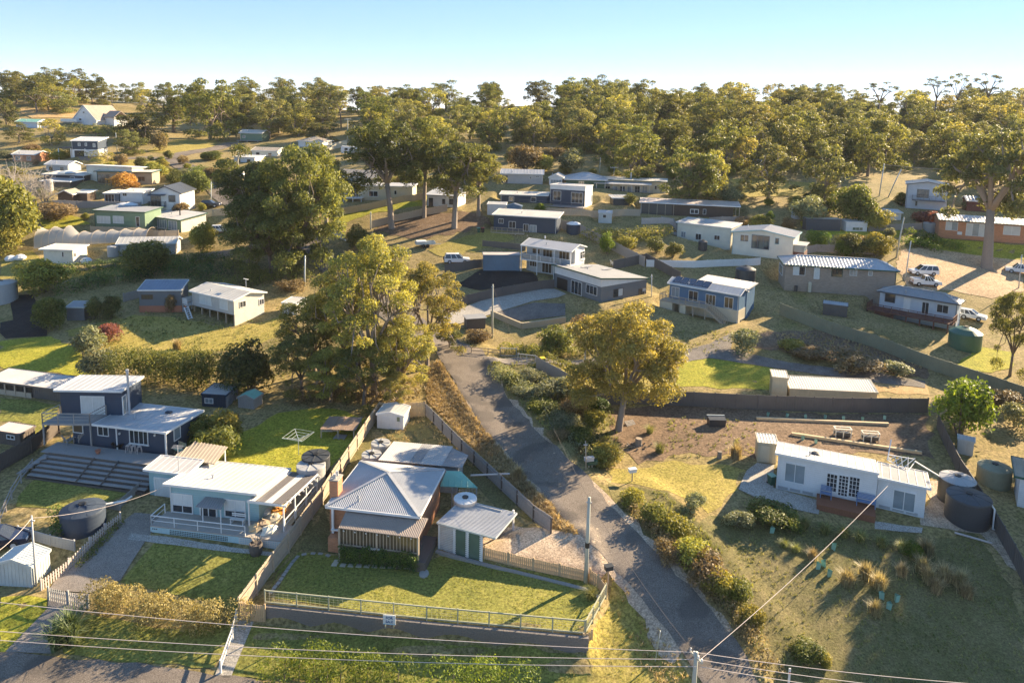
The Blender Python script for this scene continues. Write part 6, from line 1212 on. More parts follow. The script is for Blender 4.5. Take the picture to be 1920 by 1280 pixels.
fence('wire_fence', 'timber post and wire fence along the top of the block retaining wall', [PZ(p, LZ) for p in ((497, 1131), (800, 1162), (1096, 1189))], 1.0, 'treated', 'wire', step=2.45, postm='treated', xy=True, zc=LZ+.05)
fence('wire_fence', 'short post and wire fence returning up the right end of the cottage lawn', [PZ(p, LZ) for p in ((1098, 1188), (1136, 1118))], 1.0, 'treated', 'wire', step=1.6, postm='treated', xy=True, zc=LZ+.05)
fence('corner_panel', 'small paling panel at the right end of the retaining wall', [PZ(p, LZ) for p in ((1094, 1192), (1110, 1186))], .9, 'paling_new', step=1, xy=True)
fence('picket_fence', 'old white-grey picket fence beside the concrete driveway', [(78, 1106), (130, 1066), (169, 1026), (197, 1000), (226, 978)], .85, 'rf_pink', gap=.12, pw=.09, step=2.0)
fence('paling_fence', 'dark weathered paling fence left of the stepped timber deck', [(112, 812), (60, 850), (0, 884), (-40, 905)], 1.7, 'timber_dk')
fence('steel_fence', 'long charcoal steel panel fence across the hillside above the bare earth', [(1100, 752), (1180, 756), (1260, 760), (1420, 768), (1560, 773), (1738, 774)], 1.8, 'colorbond', 'panel')
fence('steel_fence', 'charcoal steel panel fence running down beside the two black water tanks', [(1757, 803), (1797, 888), (1845, 963), (1920, 1095), (1960, 1170)], 1.7, 'colorbond', 'panel')
fence('paling_fence', 'grey paling fence along the crest of the scrubby roadside bank', [(1006, 692), (1050, 716), (1103, 750)], 1.7, 'paling_grey')
fence('steel_fence', 'long olive green panel fence below the house with the reddish deck', [(1462, 590), (1560, 628), (1640, 652), (1735, 690), (1830, 722), (1940, 760)], 1.9, 'olive', 'panel', step=2.8)
fence('steel_fence', 'charcoal panel fence along the upper side of the concrete drive', [(858, 575), (920, 560), (985, 548), (1038, 541)], 1.6, 'colorbond', 'panel')
fence('steel_fence', 'low charcoal panel fence between the white four-wheel drive and the container', [(834, 512), (870, 507), (906, 502)], 1.6, 'colorbond', 'panel')
fence('steel_fence', 'charcoal panel fence stepping down behind the flat-roofed grey house', [(1150, 505), (1212, 492), (1275, 527)], 1.7, 'colorbond', 'panel')
fence('white_fence', 'low white panel fence below the cream double house', [(1212, 500), (1300, 502), (1425, 496)], 1.3, 'white', 'panel')
fence('paling_fence', 'tall grey paling fence slanting down past the grey lidded tank', [(1028, 412), (1092, 440), (1150, 470), (1208, 500)], 1.9, 'paling_grey')
fence('paling_fence', 'pale paling fence below the mesh-screened patio', [(1203, 420), (1260, 422), (1310, 418)], 1.3, 'rf_pink')
fence('paling_fence', 'weathered paling fence below the pale yellow weatherboard house', [(612, 408), (700, 392), (792, 374)], 1.5, 'paling'); fence('paling_fence', 'leaning paling fence around the feet of the tall gums', [(695, 428), (740, 416), (790, 405), (838, 396)], 1.5, 'paling')
fence('paling_fence', 'grey paling fence behind the white shed with green windows', [(1628, 434), (1680, 432), (1728, 430)], 1.4, 'paling_grey'); fence('paling_fence', 'cream paling fence climbing the far hill beside the tan roofed house', [(600, 288), (628, 279), (650, 274)], 1.9, 'cream'); fence('paling_fence', 'low grey fence under the blue-roofed studio slope', [(362, 490), (400, 484), (440, 478)], 1.2, 'paling_grey')
fence('panel_fence', 'leaning white panel beside the dark shrub above the road', [(617, 436), (648, 452)], 1.3, 'white', 'panel'); fence('timber_edging', 'low grey sleeper wall above the dark hedge slope', [(128, 512), (175, 505), (218, 499)], .5, 'paling_grey', 'panel'); fence('steel_gate', 'galvanised wire gate across the gravel lane', [(971, 678), (1004, 682)], 1.1, 'zinc', 'wire', step=1.5, cat='gate'); fence('steel_gate', 'leaning wire gate panel by the log rails', [(938, 667), (968, 668)], 1.1, 'zinc', 'wire', step=1.5, cat='gate')
fence('rail_fence', 'old log rail fence at the lane corner', [(884, 662), (915, 664), (938, 667)], .8, 'log', 'rail'); fence('rail_fence', 'white handrail beside the concrete path at the street', [(414, 1262), (436, 1200), (444, 1165)], .95, 'white', 'rail', step=2.2); fence('rail_fence', 'grey handrail beside the winding timber steps', [(0, 985), (22, 935), (40, 905), (62, 880)], 1.0, 'paling_grey', 'rail')
fence('timber_edging', 'plank edging wall between the blue tank and the lawn', [(165, 945), (200, 952), (225, 957)], .5, 'paling_grey', 'panel'); fence('block_wall', 'low grey block wall below the blue tank', [(35, 1005), (95, 1022), (140, 1032)], .9, 'ltgrey', 'panel'); fence('block_wall', 'grey block side wall between deck lawn and teal garage', [(222, 955), (250, 930), (280, 905)], .8, 'stone', 'panel')
fence('paling_fence', 'grey paling fence behind the terracotta-based studio', [(232, 566), (300, 548), (350, 540)], 1.4, 'paling_grey'); fence('paling_fence', 'brown paling fence below the sage green house', [(170, 437), (260, 440), (335, 445)], 1.4, 'paling'); fence('paling_fence', 'grey fence under the row of brown sheds', [(100, 388), (190, 390), (265, 392)], 1.5, 'paling_grey'); fence('paling_fence', 'weathered fence by the road below the dark hatchback', [(330, 400), (400, 405), (455, 402)], 1.5, 'paling'); fence('paling_fence', 'long pale fence below the brown flat-roofed house', [(1240, 418), (1330, 420), (1400, 418)], 1.4, 'paling_grey'); fence('steel_fence', 'dark fence on the slope left of the white two-storey house', [(905, 462), (950, 466), (985, 470)], 1.2, 'colorbond', 'panel'); fence('paling_fence', 'grey fence running along the yard of the brown brick house', [(1440, 480), (1530, 472), (1650, 478)], 1.5, 'paling_grey'); fence('paling_fence', 'timber fence between the cream cottage yards near the square navy house', [(1010, 402), (1110, 408), (1200, 405)], 1.5, 'paling')
# drive gate
fence('drive_gate', 'dark slatted steel gate with white post across the driveway', [(92, 1124), (166, 1140)], 1.05, 'tank_grey', gap=.1, pw=.06, step=2.0, cat='gate')
def block_wall(name, label, pts, h, m, zt=None, w=.3):
    P = [np.asarray(p) for p in pts]; o0 = np.array((P[0][0], P[0][1], P[0][2])); t = thing(name, label, 'wall', o0); rgw = random.Random(3); n = max(1, int(h/.16))
    for c in range(n):
        mb = MB()
        for a, b in zip(P, P[1:]):
            d = b-a; L = np.linalg.norm(d[:2]); k = max(1, int(L/.42)); e = d/L
            for i in range(-(c % 2), k+1):
                f0 = max(0, (i+.5*(c % 2))/k); f1 = min(1, (i+1+.5*(c % 2))/k)
                if f1 <= f0: continue
                zt_ = (a[2]+d[2]*(f0+f1)/2)-.16*c; q0 = a+d*f0+e*.008; q1 = a+d*f1-e*.008; out = rgw.uniform(0, .03); nn = np.array((e[1], -e[0], 0))*(w/2)
                A = Vector((q0[0], q0[1], zt_-.08))+Vector(nn)*(out*3); Bq = Vector((q1[0], q1[1], zt_-.08))+Vector(nn)*(out*3); mb.beam(A, Bq, w, .15)
        o = mb.build('course', m, t, o0); o['kind'] = 'stuff'
    return t
block_wall('retaining_wall', 'grey-brown block retaining wall along the street side of the cottage lawn', [PZ(p, LZ+.03) for p in ((494, 1134), (800, 1166), (1104, 1194))], 1.3, 'wallblock')
wl = [G(p) for p in ((818, 1030), (905, 1054), (1000, 1077), (1100, 1102), (1125, 1118))]; block_wall('retaining_wall', 'low stone-grey block wall below the carport fence', [np.array((q[0], q[1]-.25, q[2]+.12)) for q in wl], .7, 'stone')
block_wall('sandstone_wall', 'cream sandstone retaining wall around the gravel pad by the concrete drive', [np.array((*G(p)[:2], G(p)[2]+.9)) for p in ((921, 592), (978, 616), (1010, 612), (1060, 604))], 1.3, 'sandstone')
# lawn edging stones
ed = thing('stone_edging', 'curved pale stone edging round the upper left of the cottage lawn', 'edging', PZ((522, 1070), LZ)); o0 = np.array(ed.location); rs_ = random.Random(2); path = [PZ(p, LZ) for p in ((506, 1114), (530, 1082), (548, 1055), (560, 1042), (580, 1038), (608, 1039), (622, 1045))]
for a, b in zip(path, path[1:]):
    n = max(1, int(np.linalg.norm(b-a)/.42))
    for i in range(n): q = a+(b-a)*(i+.5)/n; d = (b-a)/np.linalg.norm(b-a); MB().beam(q-d*.19-np.array((0, 0, .02)), q+d*.19-np.array((0, 0, .02)), .26, .22+rs_.uniform(-.04, .04)).build('stone', 'stone', ed, o0)
# stepping stones
ORD = 'first second third fourth fifth sixth seventh eighth ninth tenth eleventh twelfth thirteenth fourteenth fifteenth sixteenth'.split()
k = 0
for p in [(631, 1053), (627, 1059)]+[(643+15*i, 1060+.5*i) for i in range(10)]+[(793, 1063), (796, 1054), (799, 1045), (803, 1035)]:
    q = PZ(p, LZ); o = MB().box(-.22, .22, -.2, .2, -.03, .07).build('stepping_stone', 'paver'); o.location = (q[0], q[1], LZ+.0); o.rotation_euler = (0, 0, -.1+.05*math.sin(k*2)); k += 1; tag(o, 'pale square stepping stone, %s along the curved path before the brick cottage' % ORD[k-1], 'paving stone', 'stepping stones before the cottage')
q = PZ((795, 1076), LZ); o = MB().lathe([(.5, 0), (.48, .1), (.3, .16), (.05, .17)], 9).build('flat_stone', 'stone'); o.location = q; o.scale = (.8, 1.1, 1); tag(o, 'flat grey boulder at the end of the stepping stones', 'rock')
# sign
q = RY = None
def on_y(px, y): d = ray(*px); return np.array((d[0]*y/d[1], y, ZC+d[2]*y/d[1]))
wy = PZ((730, 1160), LZ)[1]-.55; c0 = on_y((730, 1161), wy); sg = thing('sale_sign', 'white FOR SALE board fixed to the wire fence above the retaining wall', 'sign', c0, math.radians(-5)); MB().box(-.45, .45, -.02, .02, -.36, .36).build('board', 'white', sg); MB().box(-.45, .45, -.023, -.0205, -.36, -.31).build('stripe', 'skyblue', sg)
for tx_, z_, sz in (('FOR', .05, .27), ('SALE', -.23, .25)):
    cu = bpy.data.curves.new('lettering', 'FONT'); cu.body = tx_; cu.size = sz; cu.align_x = 'CENTER'; cu.extrude = .004; cu.offset = .008; oc = bpy.data.objects.new('tmp', cu); C.objects.link(oc); bpy.context.view_layer.update(); me_ = bpy.data.meshes.new_from_object(oc.evaluated_get(bpy.context.evaluated_depsgraph_get())); bpy.data.objects.remove(oc); me_.materials.clear(); me_.materials.append(M('bluesign')); o = bpy.data.objects.new('lettering', me_); C.objects.link(o); o.parent = sg; o.rotation_euler = (PI/2, 0, 0); o.location = (0, -.026, z_)
for x in (-.3, .3): MB().box(x-.03, x+.03, .02, .06, -.7, .36).build('post', 'treated', sg)
# ---------------------------------------------------------------- water tanks
def tank(px, d, h, m, label, lid=None, dome=.25, ribs_=8):
    P = G(px); t = thing('water_tank', label, 'water tank', P); r = d/2; pr = [(r, -.3)]
    n = max(3, int(h/.35))
    for i in range(n): z = h*i/n; pr += [(r, z+.04), (r*1.012, z+h/n*.5), (r, z+h/n-.02)]
    MB().lathe(pr+[(r*.99, h)], 28).build('body', m, t, smooth=True); l = MB().lathe([(r*1.02, h-.02), (r*1.0, h+.04), (r*.6, h+dome*.7), (r*.2, h+dome), (.02, h+dome)], 28)
    for k in range(ribs_): a = 2*PI*k/ribs_; l.beam((r*.2*math.cos(a), r*.2*math.sin(a), h+dome+.01), (r*.97*math.cos(a), r*.97*math.sin(a), h+.06), .09, .06)
    l.build('lid', lid or m, t); MB().tube([(0, 0, h+dome), (0, 0, h+dome+.1)], .28, 12).build('hatch', 'black', t); return t
tank((157, 986), 3.4, 1.6, 'tank_blue', 'large blue-black tank with a radial ribbed lid beside the picket fence', dome=.4)
t = tank((1812, 975), 3.5, 2.3, 'tank_dark', 'nearest black water tank with white downpipe by the boundary fence'); MB().tube([(1.2, -1.2, 2.2), (1.35, -1.45, 1.9), (1.35, -1.5, .1), (2.0, -1.6, .06), (2.4, -1.0, .06)], .07, 8).build('downpipe', 'white', t)
tank((1791, 938), 3.0, 2.2, 'tank_dark', 'black water tank directly behind the nearest black tank', 'tank_grey'); tank((1862, 905), 2.9, 1.7, 'olive', 'olive green round tank beyond the dark boundary fence'); tank((584, 916), 2.6, 2.4, 'tank_grey', 'round grey tank under the pergola corner of the teal shack', dome=.1); tank((593, 900), 2.6, 2.5, 'tank_dark', 'dark round tank behind the grey tank at the teal shack', dome=.1)
tank((714, 858), 1.9, 1.6, 'tank_grey', 'small grey tank furthest back beside the cottage extension', dome=.05); tank((697, 882), 1.9, 1.7, 'tank_grey', 'small grey tank nearest the cottage roof corner', dome=.05); tank((872, 972), 2.0, 1.9, 'tank_cream', 'pinkish cream tank with white lid tucked behind the carport', 'white', dome=.08); tank((1397, 527), 3.4, 2.2, 'tank_dark', 'black domed tank left of the brown brick house', dome=.55); tank((1075, 436), 2.9, 1.8, 'tank_blue', 'blue-grey tank with striped white lid behind the navy house', 'white', dome=.5); tank((1808, 650), 4.2, 2.2, 'tank_green', 'dark green domed tank below the reddish deck', dome=.8); tank((5, 563), 4.2, 2.9, 'tank_grey', 'large pale grey tank on the gravel yard edge', dome=.3); tank((1743, 437), 2.8, 2.2, 'tank_grey', 'round light grey tank against the orange brick bungalow', dome=.05); tank((238, 397), 4.4, 1.5, 'white', 'white domed tank below the white annexe', dome=.5); tank((1317, 468), 1.7, 1.6, 'tank_dark', 'dark tank with white pipe beneath the cream wing'); tank((213, 480), 2.0, 1.8, 'tank_grey', 'tall grey tank between the cream shed and the round green tree'); tank((1492, 408), 2.0, 2.4, 'zinc', 'corrugated grey tank beside the grey garden shelter'); tank((92, 358), 1.8, 2.5, 'rf_white', 'slim white tank in front of the leafless pale tree')
# ---------------------------------------------------------------- vehicles
def car(px, rz, label, kind='suv', m='car_white', name='parked_car', s=1.0, cat='car'):
    P = G(px); t = thing(name, label, cat, P, rz); t.scale = (s,)*3; H = 1.78 if kind != 'hatch' else 1.5; L = 4.7 if kind != 'hatch' else 3.9; W = .9
    hl = L/2; bon = .98 if kind != 'hatch' else .9
    low = [(-hl, .35), (hl, .35), (hl, .75), (hl-.1, bon-.08), (hl-1.15, bon+.04), (-hl+.02, bon+.04)]
    mb = MB(); n = len(low); mb.add([(x, -W, z) for x, z in low]+[(x, W, z) for x, z in low], [tuple(range(n)), tuple(range(n, 2*n))[::-1]]+[(i, i+n, (i+1) % n+n, (i+1) % n) for i in range(n)])
    if kind == 'ute': a0, a1, b0, b1 = -.55, 1.15, -.35, .45
    else: a0, a1, b0, b1 = -hl+.05, hl-1.2, -hl+.3, hl-2.0
    g = bon+.03; cab = [(a0, -W*.97, g), (a1, -W*.97, g), (a1, W*.97, g), (a0, W*.97, g), (b0, -W*.78, H), (b1, -W*.78, H), (b1, W*.78, H), (b0, W*.78, H)]
    mb.add([(b0, -W*.8, H-.05), (b1, -W*.8, H-.05), (b1, W*.8, H-.05), (b0, W*.8, H-.05), (b0+.05, -W*.74, H+.03), (b1-.05, -W*.74, H+.03), (b1-.05, W*.74, H+.03), (b0+.05, W*.74, H+.03)], [(0, 3, 2, 1), (4, 5, 6, 7), (0, 1, 5, 4), (1, 2, 6, 5), (2, 3, 7, 6), (3, 0, 4, 7)])
    for sy in (-1, 1):
        for f in (0, .36, .68, 1.0):
            x0_, x1_ = a0+(a1-a0)*f, b0+(b1-b0)*f; mb.beam((x0_, sy*W*.965, g), (x1_, sy*W*.785, H-.02), .09, .05, up=(0, 1, 0))
    if kind == 'ute': mb.box(-hl, -.6, -W, -W+.06, bon, bon+.28).box(-hl, -.6, W-.06, W, bon, bon+.28).box(-hl, -hl+.06, -W, W, bon, bon+.28)
    mb.build('body', m, t); MB().add([(x, y, z) for x, y, z in cab], [(0, 3, 2, 1), (4, 5, 6, 7), (0, 1, 5, 4), (1, 2, 6, 5), (2, 3, 7, 6), (3, 0, 4, 7)]).build('window', 'glass', t)
    for x in (-hl+.95, hl-.95):
        for y in (-W+.08, W-.08):
            w = MB().tube([(x, y-.11, .36), (x, y+.11, .36)], .36, 14).build('wheel', 'rubber', t); MB().tube([(x, y-.125, .36), (x, y+.125, .36)], .2, 10).build('rim', 'zinc', w)
    for y in (-.65, .65): MB().box(hl-.03, hl+.012, y-.2, y+.2, .66, .84).build('headlight', 'lamp_clear', t); MB().box(-hl-.012, -hl+.03, y-.12, y+.12, .7, .98).build('taillight', 'lamp_red', t)
    for x0, x1 in ((hl-.02, hl+.06), (-hl-.06, -hl+.02)): MB().box(x0, x1, -W+.05, W-.05, .36, .55).build('bumper', 'tank_dark' if kind != 'hatch' else m, t)
    return t
t = car((857, 493), .12, 'white four-wheel drive wagon with a spare wheel parked above the mulched bed'); MB().tube([(-2.55, 0, .95), (-2.36, 0, .95)], .33, 12).build('spare_wheel', 'rubber', t)
car((1731, 515), PI-.1, 'white four-wheel drive wagon parked on the dirt yard near the thick gum'); car((1735, 535), -.15, 'white utility with open tray parked behind the grey hipped house', 'ute', cat='utility'); car((1912, 512), PI-.5, 'white utility at the picture edge right of the thick gum', 'ute', cat='utility'); car((396, 388), .1, 'dark blue hatchback parked on the concrete pad by the road', 'hatch', 'car_dark'); car((1412, 311), PI+.2, 'white wagon parked among the trees high on the wooded slope'); car((1822, 598), -.7, 'white car partly hidden behind the pale house with the reddish deck', 'hatch'); car((6, 1022), .3, 'dark car behind the pale green ribbed shed', 'hatch', 'car_dark'); car((415, 436), .3, 'white car under the trees beside the low white-roofed house', 'hatch')
def caravan(px, rz, label):
    P = G(px); t = thing('caravan', label, 'caravan', P, rz); pr = [(-2.2, .45), (2.0, .45), (2.3, 1.2), (2.0, 2.3), (-2.0, 2.5), (-2.3, 1.4)]; n = 6
    MB().add([(x, -1.05, z) for x, z in pr]+[(x, 1.05, z) for x, z in pr], [tuple(range(n)), tuple(range(n, 2*n))[::-1]]+[(i, i+n, (i+1) % n+n, (i+1) % n) for i in range(n)]).build('body', 'white', t)
    for x in (-1.1, .5): MB().box(x-.45, x+.45, -1.08, -1.05, 1.35, 1.95).build('window', 'glass', t)
    for y in (-.95, .95): MB().tube([(0, y-.1, .33), (0, y+.1, .33)], .33, 12).build('wheel', 'rubber', t)
    MB().beam((2.1, 0, .5), (3.4, 0, .45), .1, .1).build('drawbar', 'zinc', t)
caravan((441, 338), .15, 'white caravan parked on grass beside the bend in the road'); caravan((655, 290), .4, 'white caravan half hidden by the tall gum high on the hill')
P = G((797, 463)); t = thing('box_trailer', 'pale box trailer parked on the bare earth slope', 'trailer', P, .25); mb = MB().box(-1.9, 1.9, -.9, -.84, .6, 1.1).box(-1.9, 1.9, .84, .9, .6, 1.1).box(-1.9, -1.84, -.84, .84, .6, 1.1).box(1.84, 1.9, -.84, .84, .6, 1.1).box(-1.84, 1.84, -.84, .84, .6, .7); mb.build('tray', 'steel', t); MB().box(-1.7, .2, -.8, .8, 1.0, 1.25).build('load', 'white', t)
for x in (-.4, .4):
    for y in (-.95, .95): MB().tube([(x, y-.1, .35), (x, y+.1, .35)], .35, 12).build('wheel', 'rubber', t)
MB().beam((1.9, 0, .6), (3.1, 0, .5), .1, .1).build('drawbar', 'zinc', t)
# ---------------------------------------------------------------- poles and wires
TOPS = {}
def pole(key, base, top, label, m='polewood', r=.13, arm=0, rz=0, name='power_pole', band=False):
    P = G(base); d = ray(*top); tt = P[1]/d[1]; h = ZC+d[2]*tt-P[2]; dx = d[0]*tt-P[0]; t = thing(name, label, 'pole', P); MB().tube([(0, 0, -.5), (dx*.5, 0, h*.5), (dx, 0, h)], [r*1.15, r, r*.8], 10).build('shaft', m, t, smooth=True)
    if arm:
        a = Vector((math.cos(rz), math.sin(rz), 0))*arm; c = Vector((dx, 0, h-.35)); MB().beam(c-a, c+a, .1, .12).build('crossarm', m, t)
        for f in (-1, -.4, .4, 1): MB().lathe([(.05, 0), (.07, .08), (.04, .16), (.06, .2)], 8, tuple(c+a*f*.95+Vector((0, 0, .06)))).build('insulator', 'white', t)
    else: MB().box(dx-.2, dx+.2, -.05, .05, h-.45, h-.37).build('bracket', 'zinc', t)
    if band: MB().tube([(dx*.6, 0, h*.42), (dx*.6, 0, h*.48)], r*1.2, 10).build('band', 'black', t)
    TOPS[key] = np.array((P[0]+dx, P[1], P[2]+h-.2)); return t
pole('a', (1098, 1092), (1105, 932), 'tall greenish timber pole standing at the carport drive corner', r=.15, band=True); pole('b', (923, 633), (924, 533), 'timber pole beside the start of the concrete drive'); pole('c', (571, 536), (572, 479), 'pale pole standing in front of the dark trees by the road', 'steel'); pole('d', (1093, 756), (1098, 656), 'thin timber pole on the scrubby bank left of the leaning gum', r=.1); pole('e', (1099, 879), (1098, 826), 'short thin post by the roadside letterboxes', 'paling', .05); pole('f', (68, 1097), (59, 966), 'thin silver pole beside the pale green ribbed shed', 'zinc', .07)
pole('g', (1296, 1345), (1306, 1222), 'nearest power pole with a steel crossarm at the street corner', arm=.55, rz=-1.1, r=.15); pole('h', (1648, 368), (1658, 307), 'tall leaning pole below the wooded slope', 'steel', .12); pole('i', (1664, 370), (1690, 317), 'second leaning pole right of the tall one below the wooded slope', 'steel', .12); pole('j', (1680, 483), (1695, 407), 'timber pole in front of the rounded clipped hedges', r=.14); pole('k', (1697, 523), (1708, 452), 'thin pale pole beside the brown brick house', 'steel', .09); pole('l', (1124, 325), (1126, 295), 'thin pole behind the grey hipped roof', r=.1); pole('m', (652, 268), (652, 222), 'timber pole on the hill between the big trees', arm=1.0); pole('n', (220, 288), (217, 249), 'thin grey pole below the skyline house', 'steel', .1); pole('o', (210, 203), (210, 172), 'dark pole standing on the skyline', 'timber_dk', .12); pole('p', (191, 201), (191, 172), 'second dark pole on the skyline left of the first', 'timber_dk', .12); pole('q', (446, 322), (447, 281), 'timber pole beside the white caravan', arm=.9); pole('r', (396, 378), (396, 341), 'pair-height pole by the parked dark hatchback', 'steel', .1); pole('s', (695, 430), (695, 397), 'short timber pole below the leaning paling fence'); pole('t', (1150, 340), (1152, 312), 'aerial pole behind the long verandah house', 'zinc', .06, arm=1.0); pole('u', (1222, 556), (1222, 514), 'thin white pole against the dark grey house', 'white', .06); pole('v', (1910, 540), (1916, 478), 'leaning pole by the ute at the picture edge', 'steel', .09)
def wire(a, b, sag, label, r=.02, name='power_line', m='rf_pink'):
    a, b = np.asarray(a, float), np.asarray(b, float); n = 24; mb = MB(); mb.tube([a+(b-a)*i/n-np.array((0, 0, sag*4*(i/n)*(1-i/n))) for i in range(n+1)], r, 5); o = mb.build(name, m); tag(o, label, 'cable')
g = TOPS['g']
for i, (yl, dy) in enumerate(((1122, .5), (1178, 0), (1195, -.5))): wire(on_y((-60, yl), g[1]+dy+1.5), g+np.array((.1*i-.2, dy*.6, -.05-.25*i)), .5, ('uppermost street wire strung in front of the retaining wall', 'middle street wire strung in front of the retaining wall', 'lowest street wire strung in front of the retaining wall')[i])
for i, yr in enumerate((1290, 1312, 1330)): wire(g+np.array((.1*i, .3-.3*i, -.05-.25*i)), on_y((1960, yr), g[1]-1.5), .3, ('uppermost', 'middle', 'lowest')[i]+' street wire running right from the crossarm pole')
r_ = FRAMES['whiteR']; wire(g+np.array((0, .2, -.8)), r_.wp(1.2, .25, 2.9), .5, 'service cable from the crossarm pole to the white shack', .022); wire(TOPS['a'], g, .5, 'service wire between the drive corner pole and the crossarm pole', .013, m='timber_dk'); wire(TOPS['a'], TOPS['b'], 1.0, 'wire following the road up to the concrete drive pole', .013, m='timber_dk'); wire(TOPS['f'], FRAMES['teal'].wp(.4, .4, 3.2), .6, 'thin wire from the silver pole to the teal shack'); wire(TOPS['f'], on_y((-30, 1050), TOPS['f'][1]-6), .3, 'thin wire leaving the silver pole towards the street'); wire(TOPS['h'], on_y((1960, 318), TOPS['h'][1]+5), .8, 'faint wire crossing in front of the wooded slope', .03)
# ---------------------------------------------------------------- garden things
q = PZ((620, 1027), LZ); t = thing('toilet', 'white toilet bowl standing outdoors by the cottage brick pier', 'toilet', (q[0], q[1], gz(q[0], q[1])), -.6); MB().lathe([(.12, 0), (.15, .04), (.11, .2), (.2, .36), (.23, .41), (.2, .42), (.12, .3)], 16).build('bowl', 'white', t); MB().box(-.2, .2, .16, .34, .36, .8).build('cistern', 'white', t); MB().beam((0, .16, .42), (0, .12, .85), .34, .04, (0, 1, 0)).build('seat', 'white', t)
def hoist(px, label, m='steel', r=1.6):
    P = G(px); t = thing('clothes_hoist', label, 'clothes line', P); MB().tube([(0, 0, 0), (0, 0, 1.9)], .035, 6).build('mast', m, t); mb = MB()
    for k in range(4):
        a = k*PI/2+.5; e = Vector((r*math.cos(a), r*math.sin(a), 2.15)); mb.beam((0, 0, 1.75), e, .04, .04)
        for f in (.4, .7, 1): b = a+PI/2; mb.beam(Vector((0, 0, 1.75)).lerp(e, f), Vector((0, 0, 1.75)).lerp(Vector((r*math.cos(b), r*math.sin(b), 2.15)), f), .02, .02)
    mb.build('arms', m, t)
hoist((560, 853), 'green rotary clothes hoist on the bright back lawn'); 
P = G((640, 812)); t = thing('old_shelter', 'low timber shelter with rusty brown roof sheets on the back lawn', 'shelter', P, -.05)
for i in range(6): MB().add([(-1.9+.64*i, -1.3, 1.0), (-1.28+.64*i, -1.3, 1.0+.05*(i % 2)), (-1.1+.62*i, 1.4, 1.25+.04*(i % 3)), (-1.7+.62*i, 1.4, 1.25)]+[(-1.9+.64*i, -1.3, .94), (-1.28+.64*i, -1.3, .94+.05*(i % 2)), (-1.1+.62*i, 1.4, 1.19+.04*(i % 3)), (-1.7+.62*i, 1.4, 1.19)], [(0, 1, 2, 3), (7, 6, 5, 4), (0, 4, 5, 1), (1, 5, 6, 2), (2, 6, 7, 3), (3, 7, 4, 0)]).build('roof_sheet', 'oldroof', t)
posts(t, [(-1.8, -1.2), (0, -1.2), (1.7, -1.2), (1.8, 1.3), (-1.5, 1.3)], -.3, .94, 'paling', .06)
def pallet(px, label, rz=0, tilt=0, m='paling_grey', z=0):
    P = G(px); t = thing('pallet', label, 'pallet', P+np.array((0, 0, z)), rz); t.rotation_euler = (tilt, 0, rz)
    for i in range(6): MB().box(-.6, .6, -.5+.175*i, -.38+.175*i, .11, .135).build('slat', m, t)
    for x in (-.55, 0, .55): MB().box(x-.05, x+.05, -.5, .5, 0, .108).build('bearer', m, t)
pallet((613, 809), 'white-grey pallet stood on edge before the old shelter', 0, 1.35, 'rf_pink'); pallet((626, 808), 'second upright pallet joined to the white-grey pallet', -.05, 1.35, 'rf_pink'); pallet((638, 820), 'grey pallet lying flat on the lawn by the old shelter', -.1); pallet((1182, 796), 'grey pallet leaning beside the leaning gum trunk', .5, .5)
P = G((1197, 834)); t = thing('tree_stump', 'sawn pale tree stump among split logs by the leaning gum', 'stump', P); MB().tube([(0, 0, -.2), (0, 0, .3), (.03, 0, .75)], [.5, .38, .36], 12).build('stump', 'log', t); rs_ = random.Random(8)
for i in range(14): a = rs_.uniform(0, 6.3); r = rs_.uniform(.6, 1.5); p = Vector((r*math.cos(a), r*math.sin(a)*.6-.3, .08)); MB().tube([p, p+Vector((rs_.uniform(-.3, .3), rs_.uniform(-.3, .3), rs_.uniform(0, .15)))], .09, 6).build('log', 'log', t)
P = G((1349, 858)); t = thing('tree_stump', 'small sawn stump below the bare earth terrace', 'stump', P); MB().tube([(0, 0, -.2), (0, 0, .3), (0, 0, .7)], [.3, .24, .23], 10).build('stump', 'log', t)
for i, (a, b, lab) in enumerate((((1418, 786), (1666, 797), 'long sawn timber sleeper nearest the dark fence'), ((1484, 815), (1728, 851), 'long sawn timber sleeper behind the roof of the white shack'), ((1585, 812), (1598, 818), 'short offcut beam beside the timber planter frames'))):
    A, Bq = G(a), G(b); o = MB().beam(A-A+np.array((0, 0, .12)), Bq-A+np.array((0, 0, .12)), .3, .34).build('timber_sleeper', 'sleeper'); o.location = A; tag(o, lab, 'timber beam')
for i, px in enumerate(((1579, 818), (1631, 826))):
    P = G(px); t = thing('planter_frame', ('left', 'right')[i]+' of two white timber planter frames on the bare earth', 'planter', P, -.12, 'timber planter frames'); MB().box(-.75, .75, -.3, .3, .15, .55).build('trough', 'tank_dark', t)
    mb = MB()
    for x in (-.8, .8, 0): mb.box(x-.05, x+.05, -.36, -.301, 0, .95).box(x-.05, x+.05, .301, .36, 0, .95)
    mb.box(-.9, .9, -.38, -.25, .951, 1.0).box(-.9, .9, .25, .38, .951, 1.0).box(-.9, -.8, -.245, .245, .951, 1.0).box(.8, .9, -.245, .245, .951, 1.0); mb.build('frame', 'creamw', t)
P = G((1343, 797)); t = thing('garden_roller', 'dark boxed hopper with pale rim on the bare earth', 'bin', P); MB().add([(-.9, -.4, 0), (.9, -.4, 0), (.95, .4, 0), (-.95, .4, 0), (-.95, -.55, .85), (.95, -.55, .85), (.95, .5, .95), (-.95, .5, .95)], [(0, 3, 2, 1), (4, 5, 6, 7), (0, 1, 5, 4), (1, 2, 6, 5), (2, 3, 7, 6), (3, 0, 4, 7)]).build('body', 'tank_dark', t); MB().beam((-1, .5, .98), (1, .5, .98), .12, .08).build('rim', 'steel', t)
